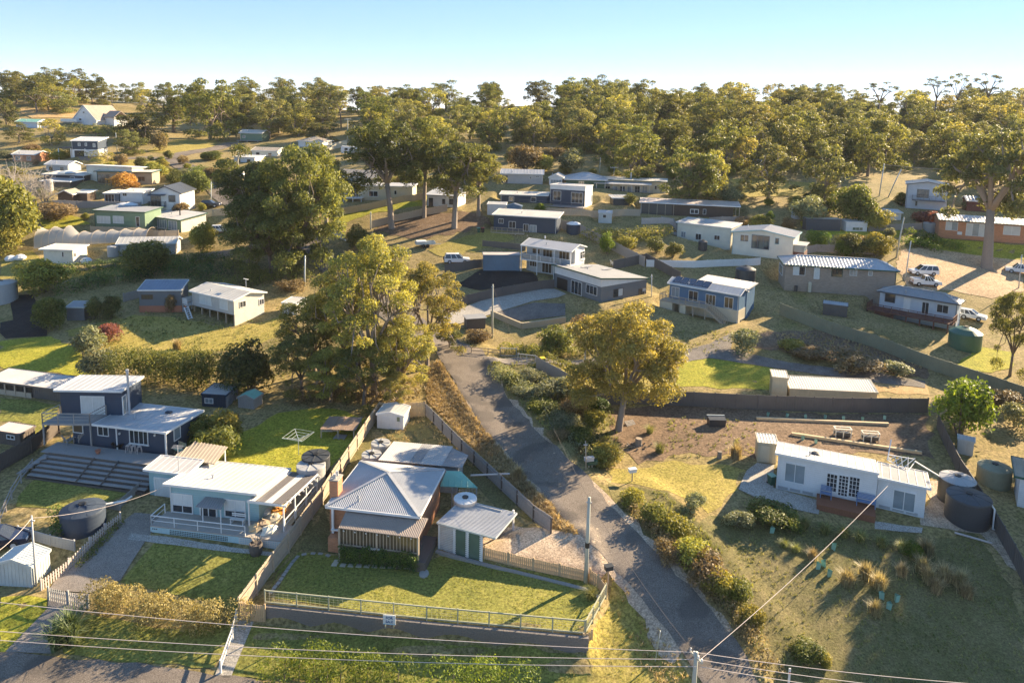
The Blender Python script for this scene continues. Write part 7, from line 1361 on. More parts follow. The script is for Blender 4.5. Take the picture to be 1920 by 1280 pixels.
for i, px in enumerate(((1446, 998), (1563, 1030), (1532, 1066), (1546, 1062), (1554, 1080), (1654, 1122), (1680, 1127), (1666, 1141), (1475, 782), (1511, 784), (1547, 785), (1582, 787), (1617, 789), (1658, 786), (1505, 825), (1530, 831), (1440, 780))):
    P = G(px); up_ = i < 8; t = MB().add([(-.16, -.1, 0), (.16, -.1, 0), (0, .16, 0), (-.19, -.12, .5), (.19, -.12, .5), (0, .19, .5)], [(0, 1, 4, 3), (1, 2, 5, 4), (2, 0, 3, 5), (0, 2, 1)]).build('tree_guard', 'guard'); t.location = P; t.scale = (1.1,)*3 if up_ else (.9,)*3; t.rotation_euler = (.1*math.sin(i), .12*math.cos(i*2), i*1.1)
    tag(t, ('lone green tree guard left of the tussocks below the wing deck', 'green tree guard under the service cable below the red deck', 'left one of three green tree guards under the service cable', 'rear one of three green tree guards under the service cable', 'front one of three green tree guards under the service cable', 'left one of the three lowest green tree guards in the tussock garden', 'right one of the three lowest green tree guards in the tussock garden', 'front one of the three lowest green tree guards in the tussock garden')[i] if up_ else ('second', 'third', 'fourth', 'fifth', 'sixth', 'last', 'left', 'right', 'first')[i-8]+(' green tree guard of the pair behind the white shack roof' if i in (14, 15) else ' green tree guard from the left in the row by the dark fence'), 'tree guard', 'tree guards in the tussock garden' if up_ else 'tree guards on the bare earth')
def bin_(px, body, lid, label):
    P = G(px); t = thing('wheelie_bin', label, 'bin', P, .3); MB().add([(-.22, -.25, 0), (.22, -.25, 0), (.22, .25, 0), (-.22, .25, 0), (-.29, -.34, .95), (.29, -.34, .95), (.29, .34, .95), (-.29, .34, .95)], [(0, 3, 2, 1), (4, 5, 6, 7), (0, 1, 5, 4), (1, 2, 6, 5), (2, 3, 7, 6), (3, 0, 4, 7)]).build('body', body, t); MB().box(-.31, .31, -.37, .36, .952, 1.03).build('lid', lid, t)
    for x in (-.25, .25): MB().tube([(x-.03, .3, .1), (x+.03, .3, .1)], .1, 8).build('wheel', 'rubber', t)
bin_((1446, 908), 'darkgreen', 'guard', 'dark green wheelie bin at the left end of the white shack'); bin_((1017, 684), 'darkgreen', 'yellow', 'wheelie bin with yellow lid beside the lane gate'); bin_((897, 436), 'darkgreen', 'guard', 'green wheelie bin by the navy house deck'); bin_((905, 436), 'black', 'red', 'black wheelie bin next to the green bin by the navy deck')
def letterbox(px, label, m, h=1.2, w=.3):
    P = G(px); t = thing('letterbox', label, 'letterbox', P, .3); MB().box(-.04, .04, -.04, .04, -.2, h).build('post', 'paling', t); MB().box(-w, w, -.2, .2, h, h+.32).box(-w-.04, w+.04, -.24, .24, h+.322, h+.37).build('box', m, t)
letterbox((1140, 1094), 'dark letterbox on a post at the carport drive corner', 'tank_dark'); letterbox((1185, 902), 'white letterbox on a white post beside the sandy drive', 'white', .95, .35); letterbox((1104, 876), 'grey box letterbox beside the thin roadside post', 'zinc', .7, .45); letterbox((1110, 876), 'dark green letterbox beside the grey box at the roadside', 'darkgreen', .35, .5)
P = G((1228, 1240)); t = thing('sign_post', 'thin leaning post with a small white marker on the grassy verge', 'post', P); MB().beam((0, 0, -.2), (.25, 0, 2.4), .06, .06).build('post', 'treated', t); MB().beam((.2, -.05, 1.9), (.25, -.05, 2.4), .16, .03).build('marker', 'white', t)
P = G((1478, 1290)); t = thing('guide_post', 'white roadside guide post by the lower road', 'post', P); MB().box(-.07, .07, -.03, .03, -.2, 1.5).build('post', 'white', t); MB().box(-.05, .05, -.036, -.031, 1.1, 1.25).build('reflector', 'red', t)
P = G((890, 612)); t = thing('timber_kiosk', 'small square timber bin store with flat grey roof at the lane corner', 'shelter', P, .3); MB().box(-1.4, 1.4, -1.0, 1.0, -.3, 1.5).build('body', 'timber_dk', t); q = MB().box(-1.6, 1.6, -1.2, 1.2, 1.51, 1.6); q.build('roof', 'rf_mid', t)
P = G((125, 338)); t = thing('garden_umbrella', 'pale green garden umbrella in front of the beige house', 'umbrella', P); MB().tube([(0, 0, 0), (0, 0, 2.3)], .04, 6).build('pole', 'white', t); MB().lathe([(2.1, 1.75), (1.2, 2.1), (.1, 2.4), (.02, 2.42)], 10).build('canopy', 'steel', t)
# bird netting tunnels
A, Bq = G((78, 462)), G((285, 448)); t = thing('bird_netting', 'white bird netting stretched over hoops along the vegetable garden', 'netting', A); d = Bq-A; mb, hp = MB(), MB(); n = 16; S = 8
for i in range(n+1):
    big = 3.6 if i < 5 else 2.3; c = A+d*i/n; c[2] = gz(c[0], c[1]); z_ = big*(1-.22*(i % 2)); w_ = 2.2
    for k in range(S+1): a = PI*k/S; mb.v.append(tuple(c-A+np.array((0, -w_*math.cos(a), z_*math.sin(a)**.7))))
    hp.tube([c-A+np.array((0, -w_*math.cos(PI*k/S), z_*math.sin(PI*k/S)**.7)) for k in range(S+1)], .04, 4)
mb.f = [(i*(S+1)+k, i*(S+1)+k+1, (i+1)*(S+1)+k+1, (i+1)*(S+1)+k) for i in range(n) for k in range(S)]
m, t_, b_ = _mat('netting'); b_.inputs['Base Color'].default_value = (.6, .58, .54, 1); tr_ = N(t_, 'ShaderNodeBsdfTransparent'); ms_ = N(t_, 'ShaderNodeMixShader'); ms_.inputs[0].default_value = .5; t_.links.new(b_.outputs[0], ms_.inputs[1]); t_.links.new(tr_.outputs[0], ms_.inputs[2]); t_.links.new(ms_.outputs[0], t_.nodes['Material Output'].inputs[0])
mb.build('net', 'netting', t, smooth=True); hp.build('hoops', 'paling', t)
# white pipes, gutters and odd pieces
for lab, pts, m in (('white pipe sloping from the block wall to the blue tank', [on_y((183, 948), PZ((158, 960), 3)[1]), on_y((235, 938), PZ((158, 960), 3)[1]+1.2), on_y((247, 930), PZ((158, 960), 3)[1]+1.8)], 'white'), ('white pipe lying on the grass below the nearest black tank', [G((1790, 1000))+np.array((0, 0, .1)), G((1860, 1020))+np.array((0, 0, .1))], 'rf_pink'), ('white plank lying across the clothes line posts beside the road fence', [G((882, 915))+np.array((0, 0, 1.3)), G((955, 912))+np.array((0, 0, 1.3))], 'rf_pink')):
    mb = MB().tube(pts, .09, 8); o = mb.build('pipe', m); tag(o, lab, 'pipe')
for i, px in enumerate(((1297, 486), (1310, 481), (1322, 484))): pass
for i, (px, m, lab) in enumerate((((1160, 500), 'white', 'white garden chair nearest the house on the terrace'), ((1150, 497), 'white', 'white garden chair at the far edge of the terrace'))): chair('garden_chair', lab, G(px), i*2, m)
for i, (px, lab) in enumerate((((20, 488), 'white wrapped bundle on the rough grass'), ((38, 486), 'larger white bundle beside the first on the rough grass'), ((162, 492), 'pale bundle by the cream shed corner'))):
    o = MB().lathe([(.9, 0), (1.0, .35), (.6, .8), (.1, .95)], 9).build('wrapped_bundle', 'white'); o.location = G(px); tag(o, lab, 'bundle')
# ---------------------------------------------------------------- tree kinds
gum('heroA', 11, 17, 12, .16, 50, 400, .145, lm='gum_yellow', bark='bark_gum', fork=.26, limbs=6, rel=(.075, .145)); gum('heroB', 12, 16, 11, .12, 48, 400, .145, lm='gum_yellow', bark='bark_gum', fork=.25, limbs=6, rel=(.08, .15))
gum('heroC', 13, 13, 10, .10, 44, 400, .14, lm='gum_leaf', bark='bark', fork=.25, rel=(.08, .16), limbs=5); gum('leaning', 14, 14, 12.5, .22, 64, 470, .14, lm='gum_yellow', bark='bark_gum', fork=.26, lean=.10, tr=.36, limbs=6, rel=(.09, .16), flat=.68, lower=.5)
gum('tallA', 15, 24, 13, .30, 40, 200, .225, lm='gum_dark', bark='bark_gum', fork=.36, tr=.28, rel=(.11, .18), lower=.6, limbs=6, flat=.85); gum('tallB', 16, 22, 10, .36, 30, 210, .225, lm='gum_leaf', bark='bark_gum', fork=.42, tr=.25, rel=(.12, .2), limbs=5, flat=.9, lower=.5); gum('broad', 17, 18, 19, .10, 52, 200, .225, lm='gum_leaf', bark='bark', fork=.22, tr=.36, rel=(.09, .15), limbs=8, lower=.6)
gum('right', 18, 19, 17, .36, 42, 190, .225, lm='gum_olive', bark='bark_gum', fork=.40, tr=.55, rel=(.08, .14), limbs=7, flat=.6, lower=.5)
for i, (lm, h, w, cl, n, fk, fl) in enumerate((('gum_leaf', 15, 12, .06, 30, .25, .85), ('gum_olive', 16, 11, .14, 26, .35, .85), ('gum_dark', 14, 12, .05, 30, .22, .8), ('gum_yellow', 14, 11, .08, 28, .25, .9), ('gum_leaf', 17, 10, .18, 26, .4, .95), ('gum_olive', 13, 12, .05, 30, .22, .8))):
    gum('far%d' % i, 30+i, h, w, cl, n, 80, .31, lm=lm, bark='bark_gum' if i % 2 else 'bark', fork=fk, rel=(.11, .2), flat=fl, limbs=5, lower=.9)
gum('thin0', 41, 20, 9, .55, 13, 75, .26, lm='gum_dark', bark='bark', fork=.5, rel=(.08, .15), flat=.5, lower=.3, tr=.2, limbs=5); gum('thin1', 42, 18, 10, .5, 12, 75, .26, lm='gum_olive', bark='bark', fork=.45, rel=(.09, .16), flat=.45, lower=.3, tr=.2, limbs=5)
bush('bushA', 51, lm='bush_leaf'); bush('bushB', 52, lm='bush_yellow', h=2.6); bush('bushC', 53, lm='bush_grey'); bush('bushD', 54, lm='bush_brown'); bush('bright', 55, lm='bright_leaf', h=3, w=3.2, spread=.5); bush('ivy', 56, lm='ivy_leaf'); bush('red', 57, lm='bush_red')
bush('round', 58, h=6, w=7, ncl=14, per=150, leaf=.2, lm='bush_leaf', spread=.6); bush('roundY', 59, h=6, w=6.5, ncl=14, per=150, leaf=.2, lm='bush_yellow', spread=.6); bush('roundD', 60, h=6, w=6, ncl=13, per=150, leaf=.2, lm='gum_dark', spread=.6); bush('autumn', 61, h=5, w=5, ncl=14, per=160, leaf=.18, lm='autumn', spread=.55); bush('roundB', 62, h=5, w=5.5, ncl=12, per=150, leaf=.2, lm='bush_brown'); bush('roundG', 63, h=5, w=5.5, ncl=12, per=150, leaf=.2, lm='bush_grey')
bare('bare', 71, 10, 10); tussock('dry', 81); tussock('green', 82, .8, 260, 'green_tuft', .75); tussock('flaxk', 83, 1.8, 150, 'flax', .75, .05)
T = plant_px
# ---------------------------------------------------------------- big trees by the road
G1 = 'trees of the central roadside stand'
for key, b, top, w, lab in (('heroA', (702, 738), 425, 215, 'tallest yellow-green gum of the roadside stand, rounded top above the white wagon'), ('heroA', (800, 690), 478, 150, 'yellow-green gum at the right side of the roadside stand beside the concrete drive'), ('heroB', (648, 705), 478, 180, 'spreading gum left of the tallest tree in the roadside stand'), ('heroC', (590, 700), 538, 150, 'olive gum at the left side of the roadside stand near the small white shed'), ('heroB', (752, 740), 580, 150, 'lower gum whose crown hangs over the start of the dry grass bank'), ('heroC', (566, 742), 606, 130, 'dark olive tree low in the roadside stand above the old shelter'), ('heroB', (620, 752), 640, 130, 'small gum in front of the roadside stand above the back lawn'), ('heroC', (682, 760), 628, 140, 'olive gum straight behind the paling fence corner'), ('heroC', (843, 652), 608, 60, 'small leafy gum bough tree at the road edge by the bin store'), ('heroB', (742, 772), 690, 85, 'drooping young gum over the white garden shed')): T(key, b, top, w, lab, group=G1)
T('leaning', (1160, 806), 545, 240, 'large yellow-green gum with forked leaning trunk beside the bare earth', rz=2.4)
for key, b, top, w, lab in (('broad', (560, 500), 250, 215, 'huge dark gum standing over the bend of the upper road'), ('tallA', (478, 490), 262, 150, 'dark gum left of the huge one at the upper road bend'), ('broad', (510, 512), 345, 190, 'low spreading dark gum in front of the huge one'), ('tallB', (612, 430), 285, 100, 'narrow gum right of the huge dark gum'), ('tallA', (735, 428), 188, 160, 'tall straight-trunked gum in front of the pale yellow house'), ('tallB', (795, 408), 208, 100, 'slim dark-trunked gum between the two tallest roadside gums'), ('tallA', (852, 428), 232, 150, 'tall pale-limbed gum left of the navy house'), ('tallB', (897, 405), 262, 95, 'leafy gum right of the tall pale-limbed gum'), ('right', (1850, 503), 222, 215, 'thick-trunked gum standing on the dirt yard'), ('heroC', (1893, 705), 520, 95, 'dark narrow tree below the dirt yard at the picture edge')): T(key, b, top, w, lab)
for key, b, top, w, lab in (('roundY', (22, 465), 318, 120, 'big yellow-green tree at the picture edge above the rough grass'), ('roundY', (8, 478), 400, 80, 'yellow-green tree low at the picture edge in front of the bigger one'), ('bare', (48, 395), 258, 125, 'leafless pale-branched tree beside the slim white tank'), ('bare', (85, 385), 300, 70, 'smaller leafless tree behind the slim white tank'), ('autumn', (231, 357), 320, 50, 'round orange autumn tree before the beige house'), ('autumn', (252, 357), 338, 26, 'small orange shrub right of the round autumn tree'), ('roundB', (112, 412), 374, 85, 'olive-brown spreading tree above the netted garden'), ('round', (370, 362), 316, 56, 'dark green tree by the upper road fork'), ('roundY', (293, 333), 300, 46, 'yellow-topped tree beside the long white roof'), ('roundY', (378, 472), 411, 58, 'airy yellow tree below the low white-roofed house'), ('round', (280, 510), 446, 100, 'dense dome-shaped green tree beside the open shed'), ('roundY', (84, 548), 476, 90, 'wispy yellow-green tree above the gravel yard'), ('round', (95, 618), 551, 62, 'clipped dark green tree at the gravel yard edge'), ('red', (202, 642), 597, 55, 'reddish-brown shrub on the sloping lawn'), ('roundG', (160, 668), 606, 72, 'grey-green feathery shrub above the long white shed'), ('roundG', (196, 708), 640, 80, 'lower grey-green shrub behind the blue house flue'), ('bushD', (322, 585), 543, 26, 'small tan-leaved tree at the corner of the blue-roofed studio'), ('roundD', (178, 598), 553, 36, 'left one of the two clipped dark shrubs behind the low grey shed'), ('roundD', (208, 598), 550, 40, 'right one of the two clipped dark shrubs behind the low grey shed'), ('roundD', (470, 738), 628, 100, 'dark green bushy tree above the two small sheds'), ('bushA', (370, 838), 770, 60, 'green shrub against the end wall of the dark blue house'), ('bushB', (418, 826), 748, 72, 'yellow-green shrub on the lawn edge below the small sheds'), ('bushA', (402, 862), 790, 95, 'broad green shrub behind the teal garage'), ('bushD', (432, 790), 768, 30, 'brown shrub by the white bird bath')): T(key, b, top, w, lab, name='garden_tree')
for key, b, top, w, lab in (('bright', (1800, 815), 694, 118, 'round bright yellow-green tree where the two dark fences meet'), ('round', (1602, 428), 340, 86, 'dome-crowned tree standing behind the white shed with green windows'), ('roundG', (1512, 420), 358, 66, 'grey-green tree left of the dome-crowned tree'), ('roundG', (1364, 388), 340, 52, 'grey conical tree above the long flat pinkish roof'), ('roundY', (1642, 432), 386, 62, 'yellow-green tree right of the dome-crowned tree'), ('red', (1735, 425), 388, 48, 'reddish shrub behind the orange brick bungalow'), ('roundB', (985, 322), 262, 62, 'rusty brown tree above the grey cottage'), ('roundY', (1020, 322), 286, 50, 'yellowish shrub right of the rusty brown tree'), ('roundG', (1063, 326), 272, 60, 'pale grey-green tree behind the grey hipped roof'), ('roundY', (1640, 480), 432, 64, 'bushy tree behind the brown brick house'), ('roundD', (1596, 480), 434, 62, 'dark bush behind the brown brick house roof'), ('bright', (1012, 403), 378, 28, 'bright lime shrub beside the blue and white work shed'), ('bright', (1138, 476), 430, 34, 'lime-leaved tall shrub by the terrace'), ('bushB', (1172, 466), 436, 46, 'yellow shrub in the garden above the charcoal fence'), ('roundD', (668, 470), 418, 50, 'dark round shrub above the road bank'), ('bushD', (545, 545), 520, 60, 'brown scrub behind the small pale shed'), ('roundD', (1230, 475), 440, 40, 'dark conical shrub below the cream balcony'), ('roundD', (1262, 482), 452, 38, 'second dark shrub under the cream wing windows'), ('bushB', (1420, 425), 402, 60, 'yellow flowering shrub beside the cream gabled roof'), ('bushD', (1390, 425), 402, 40, 'tan dome shrub above the cream wing roof'), ('bushC', (1395, 660), 612, 66, 'grey-green bush at the head of the gravel drive'), ('bushB', (1480, 655), 630, 60, 'straw-coloured scrub patch beside the gravel drive'), ('bushD', (1595, 690), 655, 110, 'long brown scrub mound above the lane'), ('bushD', (1520, 670), 645, 80, 'brown scrub mound left of the long one above the lane'), ('bushC', (1680, 700), 672, 60, 'pale scrub at the end of the lane'), ('bushA', (1045, 655), 606, 78, 'green bush in front of the sandstone wall'), ('bushD', (900, 640), 612, 60, 'rusty scrub by the lane corner pole'), ('bushD', (1085, 625), 585, 50, 'twiggy brown shrub behind the leaning gum crown'), ('bushC', (1905, 800), 750, 60, 'grey-green shrub beyond the corner of the dark fence'), ('bushD', (1870, 760), 722, 70, 'brown scrub beyond the olive fence end')): T(key, b, top, w, lab, name='garden_shrub', cat='shrub')
G2 = 'scrub on the bank right of the road'
for i, (key, x, y, top, w) in enumerate((('bushC', 1040, 748, 690, 95), ('bushC', 1000, 716, 684, 60), ('bushD', 1075, 770, 725, 60), ('bushA', 1020, 770, 735, 70), ('bushC', 1066, 806, 762, 62), ('bushB', 1116, 800, 750, 48), ('bushA', 1090, 830, 785, 60), ('bushD', 1045, 820, 795, 45), ('bushB', 1140, 866, 815, 78), ('ivy', 1118, 770, 735, 50), ('bushC', 980, 740, 715, 50), ('bushA', 960, 715, 690, 40), ('bushD', 1105, 858, 825, 50))):
    T(key, (x, y), y-(y-top)*.82, w, ('dense grey-green', 'tufted pale', 'brown twiggy', 'dark green', 'silvery', 'yellow-tipped', 'low dark', 'rusty', 'large golden', 'ivy-dark', 'small silvery', 'little green', 'dry brown')[i]+' shrub '+('at the middle of the bank under the crest fence', 'at the top of the bank by the lane gate', 'below the crest fence end', 'half way down the bank', 'above the road at the lower bank', 'left of the leaning gum trunk', 'on the bank foot near the thin pole', 'at the road edge of the bank', 'beside the split logs and letterboxes', 'against the thin pole on the crest', 'above the road bend on the bank', 'highest on the road bank', 'behind the roadside letterboxes')[i], name='bank_shrub', cat='shrub', group=G2)
G3 = 'shrubs along the lower road edge'
for i, (key, x, y, top, w) in enumerate((('bushB', 1190, 950, 898, 58), ('bushA', 1228, 982, 925, 66), ('bushB', 1264, 1008, 945, 74), ('bushC', 1300, 955, 914, 52), ('bushB', 1290, 1052, 982, 80), ('bushD', 1322, 1090, 1018, 90), ('bushB', 1347, 1112, 1036, 70), ('bushA', 1378, 1130, 1062, 70), ('bushD', 1250, 1050, 1000, 60), ('bushB', 1405, 1170, 1110, 60), ('bushA', 1512, 1235, 1190, 70), ('bushB', 1545, 1240, 1205, 36), ('bushA', 1440, 972, 928, 105), ('bushC', 1385, 985, 945, 60), ('bushA', 1482, 990, 950, 50), ('bright', 1712, 1045, 1005, 45))):
    T(key, (x, y), y-(y-top)*.85, w*.95, ('golden', 'green', 'tall golden', 'round olive', 'bright-topped', 'broad brown', 'yellow', 'dark green', 'low brown', 'straw-tipped', 'spiky green', 'little yellow', 'wide dark', 'grey-green', 'leafy', 'lime green')[i]+' shrub '+('nearest the sandy drive on the road edge', 'second along the road edge from the sandy drive', 'third along the road edge from the sandy drive', 'standing back from the road on the sandy lawn', 'half way along the road edge hedge', 'widest in the road edge hedge', 'right behind the widest road edge shrub', 'towards the end of the road edge hedge', 'on the road side of the hedge foot', 'last on the road edge before the guide post', 'low by the lower road bend', 'beside the spiky one by the lower road bend', 'beside the paving left of the red deck', 'between the sandy lawn and the paving', 'directly left of the red deck', 'in the tussock bed below the wing window')[i], name='roadside_shrub', cat='shrub', group=G3)
# hedges
hedge('clipped_hedge', 'thick golden clipped hedge between the drive gate and the paling gate', [(185, 1128), (215, 1140), (300, 1162), (380, 1176), (436, 1168)], 2.4, 1.9, 'hedge_leaf', 560, .08); hedge('laurel_hedge', 'broad dark green hedge behind the blue house and the small sheds', [(236, 716), (300, 718), (370, 724), (445, 736)], 4.6, 4.3, 'bush_leaf', 260, .13); hedge('ivy_hedge', 'ivy covered base under the cottage verandah', [FRAMES['cott'].wp(u_, -1.62, 0) for u_ in (2.0, 5.0, 8.2)], .6, 1.5, 'ivy_leaf', 600, .08, xy=True, z=LZ)
hedge('street_hedge', 'low dense green hedge along the street below the retaining wall', [(520, 1272), (600, 1282), (700, 1290), (760, 1298)], 3.2, 2.4, 'bright_leaf', 330, .085, seed=5); hedge('street_hedge', 'second clump of green street hedge nearer the corner pole', [(830, 1300), (900, 1304), (970, 1308)], 3.0, 2.2, 'bright_leaf', 330, .085, seed=6); hedge('scrub_bank', 'dark scrub covering the slope below the cream shed', [(130, 548), (190, 530), (260, 522), (330, 512), (400, 520)], 5, 1.8, 'ivy_leaf', 110, .15, seed=7, cat='scrub'); hedge('scrub_bank', 'dark undergrowth beneath the huge gum at the road bend', [(430, 540), (480, 530), (560, 520)], 5, 1.8, 'bush_leaf', 110, .15, seed=8, cat='scrub'); hedge('flowering_hedge', 'yellow-green hedge along the lane in front of the green bush', [(948, 660), (1000, 664), (1060, 668), (1110, 666)], 2.2, 1.4, 'bush_yellow', 240, .12, seed=9); hedge('clipped_hedge', 'curved clipped hedge nearest the dirt yard', [(1700, 458), (1730, 462), (1755, 472)], 3, 1.6, 'bright_leaf', 130, .16, seed=10, bumpy=.05); hedge('clipped_hedge', 'longer clipped hedge reaching to the orange brick bungalow', [(1706, 442), (1745, 452), (1795, 470)], 3.2, 1.7, 'bright_leaf', 130, .16, seed=11, bumpy=.05)
hedge('garden_shrubbery', 'mixed shrubbery on the slope below the green garden shed', [(1100, 448), (1150, 450), (1200, 446), (1240, 440)], 5, 2.0, 'bush_yellow', 95, .17, seed=12, cat='shrubbery'); hedge('garden_shrubbery', 'low green garden shrubs beside the white caravan road bend', [(360, 325), (385, 332), (425, 330)], 5, 2.0, 'bright_leaf', 90, .2, seed=13, cat='shrubbery'); hedge('vegetable_bed', 'dark green vegetable bed left of the big blue tank', [(105, 975), (125, 990), (110, 1005)], 1.4, 1.3, 'ivy_leaf', 380, .09, seed=14, cat='garden bed'); hedge('drive_weeds', 'strip of green weeds along the picket fence', [(150, 1062), (190, 1020), (225, 985)], .8, .5, 'bush_leaf', 500, .07, seed=15, cat='weeds')
hedge('bank_scrub', 'low grey-green scrub carpeting the bank above the road bend', [(940, 705), (985, 735), (1035, 780), (1080, 830), (1115, 868)], 3.2, 1.1, 'bush_grey', 170, .11, seed=17, cat='scrub', bumpy=.5); hedge('bank_scrub', 'brown scrub at the foot of the road edge shrubs', [(1172, 945), (1250, 1020), (1330, 1105), (1400, 1190), (1450, 1260)], 1.9, .9, 'bush_brown', 230, .1, seed=18, cat='scrub', bumpy=.5); hedge('bank_scrub', 'olive scrub along the top of the bank behind the crest fence', [(1010, 672), (1060, 690), (1110, 715)], 2.2, 1.0, 'bush_leaf', 200, .11, seed=19, cat='scrub', bumpy=.5)
hedge('slope_scrub', 'dark green thicket below the netted garden', [(60, 520), (130, 512), (230, 500)], 4, 1.6, 'ivy_leaf', 110, .15, seed=20, cat='scrub', bumpy=.5); hedge('slope_scrub', 'green thicket right of the dome-shaped green tree', [(325, 500), (380, 495), (430, 500)], 4.5, 2.0, 'ivy_leaf', 110, .15, seed=21, cat='scrub', bumpy=.5); hedge('slope_scrub', 'mixed yellow and green scrub under the hillside house', [(60, 290), (110, 296), (200, 300)], 5, 2.2, 'bush_yellow', 80, .2, seed=22, cat='scrub', bumpy=.5); hedge('slope_scrub', 'brown and olive scrub below the skyline house', [(120, 248), (200, 250), (270, 262)], 6, 2.6, 'gum_olive', 60, .25, seed=23, cat='scrub', bumpy=.6); hedge('slope_scrub', 'olive scrub above the bare earth by the tall gums', [(600, 360), (690, 350), (780, 345), (860, 350)], 5, 2.2, 'gum_leaf', 70, .22, seed=24, cat='scrub', bumpy=.6)
hedge('road_scrub', 'brown scrub under the roadside stand of gums', [(560, 750), (620, 745), (700, 742), (760, 735)], 4, 1.4, 'bush_brown', 120, .14, seed=16, cat='scrub')
# ---------------------------------------------------------------- forest on the ridge
rf = np.random.default_rng(21); PTS = []
def far_zone(poly, n, dmin, keys, hr, wr, labels, group, name='ridge_tree'):
    P = np.array([(np.asarray(G(p))[:2] if len(p) == 2 else np.array(p[:2])) for p in poly]); lo, hi = P.min(0), P.max(0); c = 0; tr = 0
    while c < n and tr < n*60:
        tr += 1; q = rf.uniform(lo, hi)
        if poly_sd(np.array([q[0]]), np.array([q[1]]), P)[0] > 0 or any((q[0]-r[0])**2+(q[1]-r[1])**2 < dmin*dmin for r in PTS): continue
        if any(abs((q-f.xy(f.L/2, f.W/2))@f.u) < f.L/2+3 and -7 < (q-f.A[:2])@f.v < f.W+3 for f in FRAMES.values()): continue
        PTS.append(q); k = keys[rf.integers(len(keys))]; h = rf.uniform(*hr); plant(k, (q[0], q[1]), h, h*rf.uniform(*wr), labels, name=name, group=group); c += 1
FK = ['far0', 'far1', 'far2', 'far3', 'far4', 'far5']
W3 = lambda x, y: (x, y, 0)
far_zone([(1010, 275), (1090, 290), (1170, 318), (1260, 322), (1340, 335), (1420, 325), (1560, 338), (1650, 330), (1700, 328), (1760, 332), (1830, 365), (1940, 385), W3(300, 290), W3(200, 335), W3(60, 335), W3(8, 330)], 205, 6.0, FK, (10, 17), (.75, 1.05), 'gum tree of the dense wood covering the slope and ridge behind the houses', 'gums of the wooded ridge')
far_zone([(-10, 225), (60, 215), (120, 212), (240, 215), (330, 228), (470, 250), (560, 250), (680, 262), (800, 300), (930, 292), (1010, 275), W3(8, 335), W3(-230, 330)], 94, 6.6, FK, (8.5, 14.5), (.8, 1.15), 'gum tree scattered over the grassy ridge behind the upper road', 'gums of the open ridge')
for key, b, top, w, lab in (('far0', (395, 262), 137, 115, 'tallest gum on the skyline at the end of the upper road'), ('far4', (325, 248), 150, 95, 'tall skyline gum left of the tallest one'), ('far2', (270, 268), 200, 95, 'dense yellow-green gum right of the steep gabled house'), ('far5', (245, 290), 238, 60, 'dark bushy gum by the thin grey pole'), ('far3', (97, 272), 216, 50, 'yellow-green gum left of the hillside house'), ('thin1', (70, 212), 165, 75, 'spindly gum on the far pasture'), ('far5', (122, 212), 168, 60, 'flat-topped gum above the far pasture'), ('far2', (12, 235), 178, 52, 'dark gum at the picture edge below the far hills'), ('far1', (36, 268), 226, 64, 'olive gum in front of the small pale blue cottage'), ('far3', (180, 265), 234, 36, 'small gum below the steep gabled house'), ('roundB', (300, 282), 241, 34, 'pinkish bare-twigged tree beside the road bend'), ('far1', (505, 258), 186, 90, 'olive gum above the raised green house'), ('far3', (560, 255), 205, 66, 'yellowish gum on the hill beyond the huge dark gum'), ('far2', (608, 268), 222, 62, 'dense green gum above the tan roofed house'), ('thin0', (640, 240), 174, 45, 'flat-topped skyline gum behind the hill pole'), ('far4', (700, 250), 164, 95, 'broad skyline gum behind the tall straight gum'), ('far1', (1000, 280), 190, 78, 'full pale-trunked gum above the far clearing'), ('far4', (932, 280), 188, 56, 'slender pale-trunked gum left of the far clearing'), ('far0', (1182, 338), 240, 95, 'spreading gum behind the long verandah house'), ('far2', (1290, 378), 264, 118, 'wide dark gum behind the brown flat-roofed house'), ('far1', (1440, 375), 262, 115, 'grey-olive gum in the clearing of the wooded slope'), ('far5', (1548, 372), 252, 96, 'bushy gum right of the clearing'), ('far3', (1335, 372), 268, 60, 'yellowish gum between the two wide gums'), ('far0', (1150, 310), 215, 70, 'gum directly above the aerial pole')): T(key, b, top, w, lab)
for i, (x, b, top, w) in enumerate(((1060, 240, 177, 30), (1100, 240, 182, 30), (1455, 235, 162, 50), (1500, 235, 160, 60), (1640, 245, 140, 70), (1595, 245, 158, 50), (1748, 240, 130, 55), (1790, 240, 125, 50), (1850, 240, 122, 60), (1885, 245, 160, 55), (860, 230, 182, 60), (1690, 240, 172, 50), (1915, 245, 160, 50), (1240, 235, 183, 40), (1325, 235, 168, 45))):
    T(('thin0', 'thin1')[i % 2], (x, b), top, w, 'spindly open-crowned gum rising above the wooded skyline', group='spindly skyline gums', name='skyline_gum')
WH = 'at the picture edge below the far cottages|left of the hillside house|under the hillside house garage|on the skyline right of the tallest gum|below the skyline gums left of the tan roof|at the far end of the cream fence|right of the cream fence end|below the white caravan on the hill|under the broad skyline gum|left of the full pale-trunked gum|under the slender pale-trunked gum|right of the far clearing|behind the long verandah house|between the two wide dark gums|before the leaning poles|above the orange brick bungalow|at the picture edge above the brick bungalow|on the grass of the wooded clearing|right of the wooded clearing grass|above the pale two-storey house|left of the pale yellow house|below the huge dark gum crown|by the leafless tree branches|right of the long white roof|beside the road fork bend|below the white caravan at the road bend|right of the low white-roofed house|left of the navy box house deck|right of the navy box house|behind the brown flat-roofed house'.split('|')
rs_ = random.Random(4)
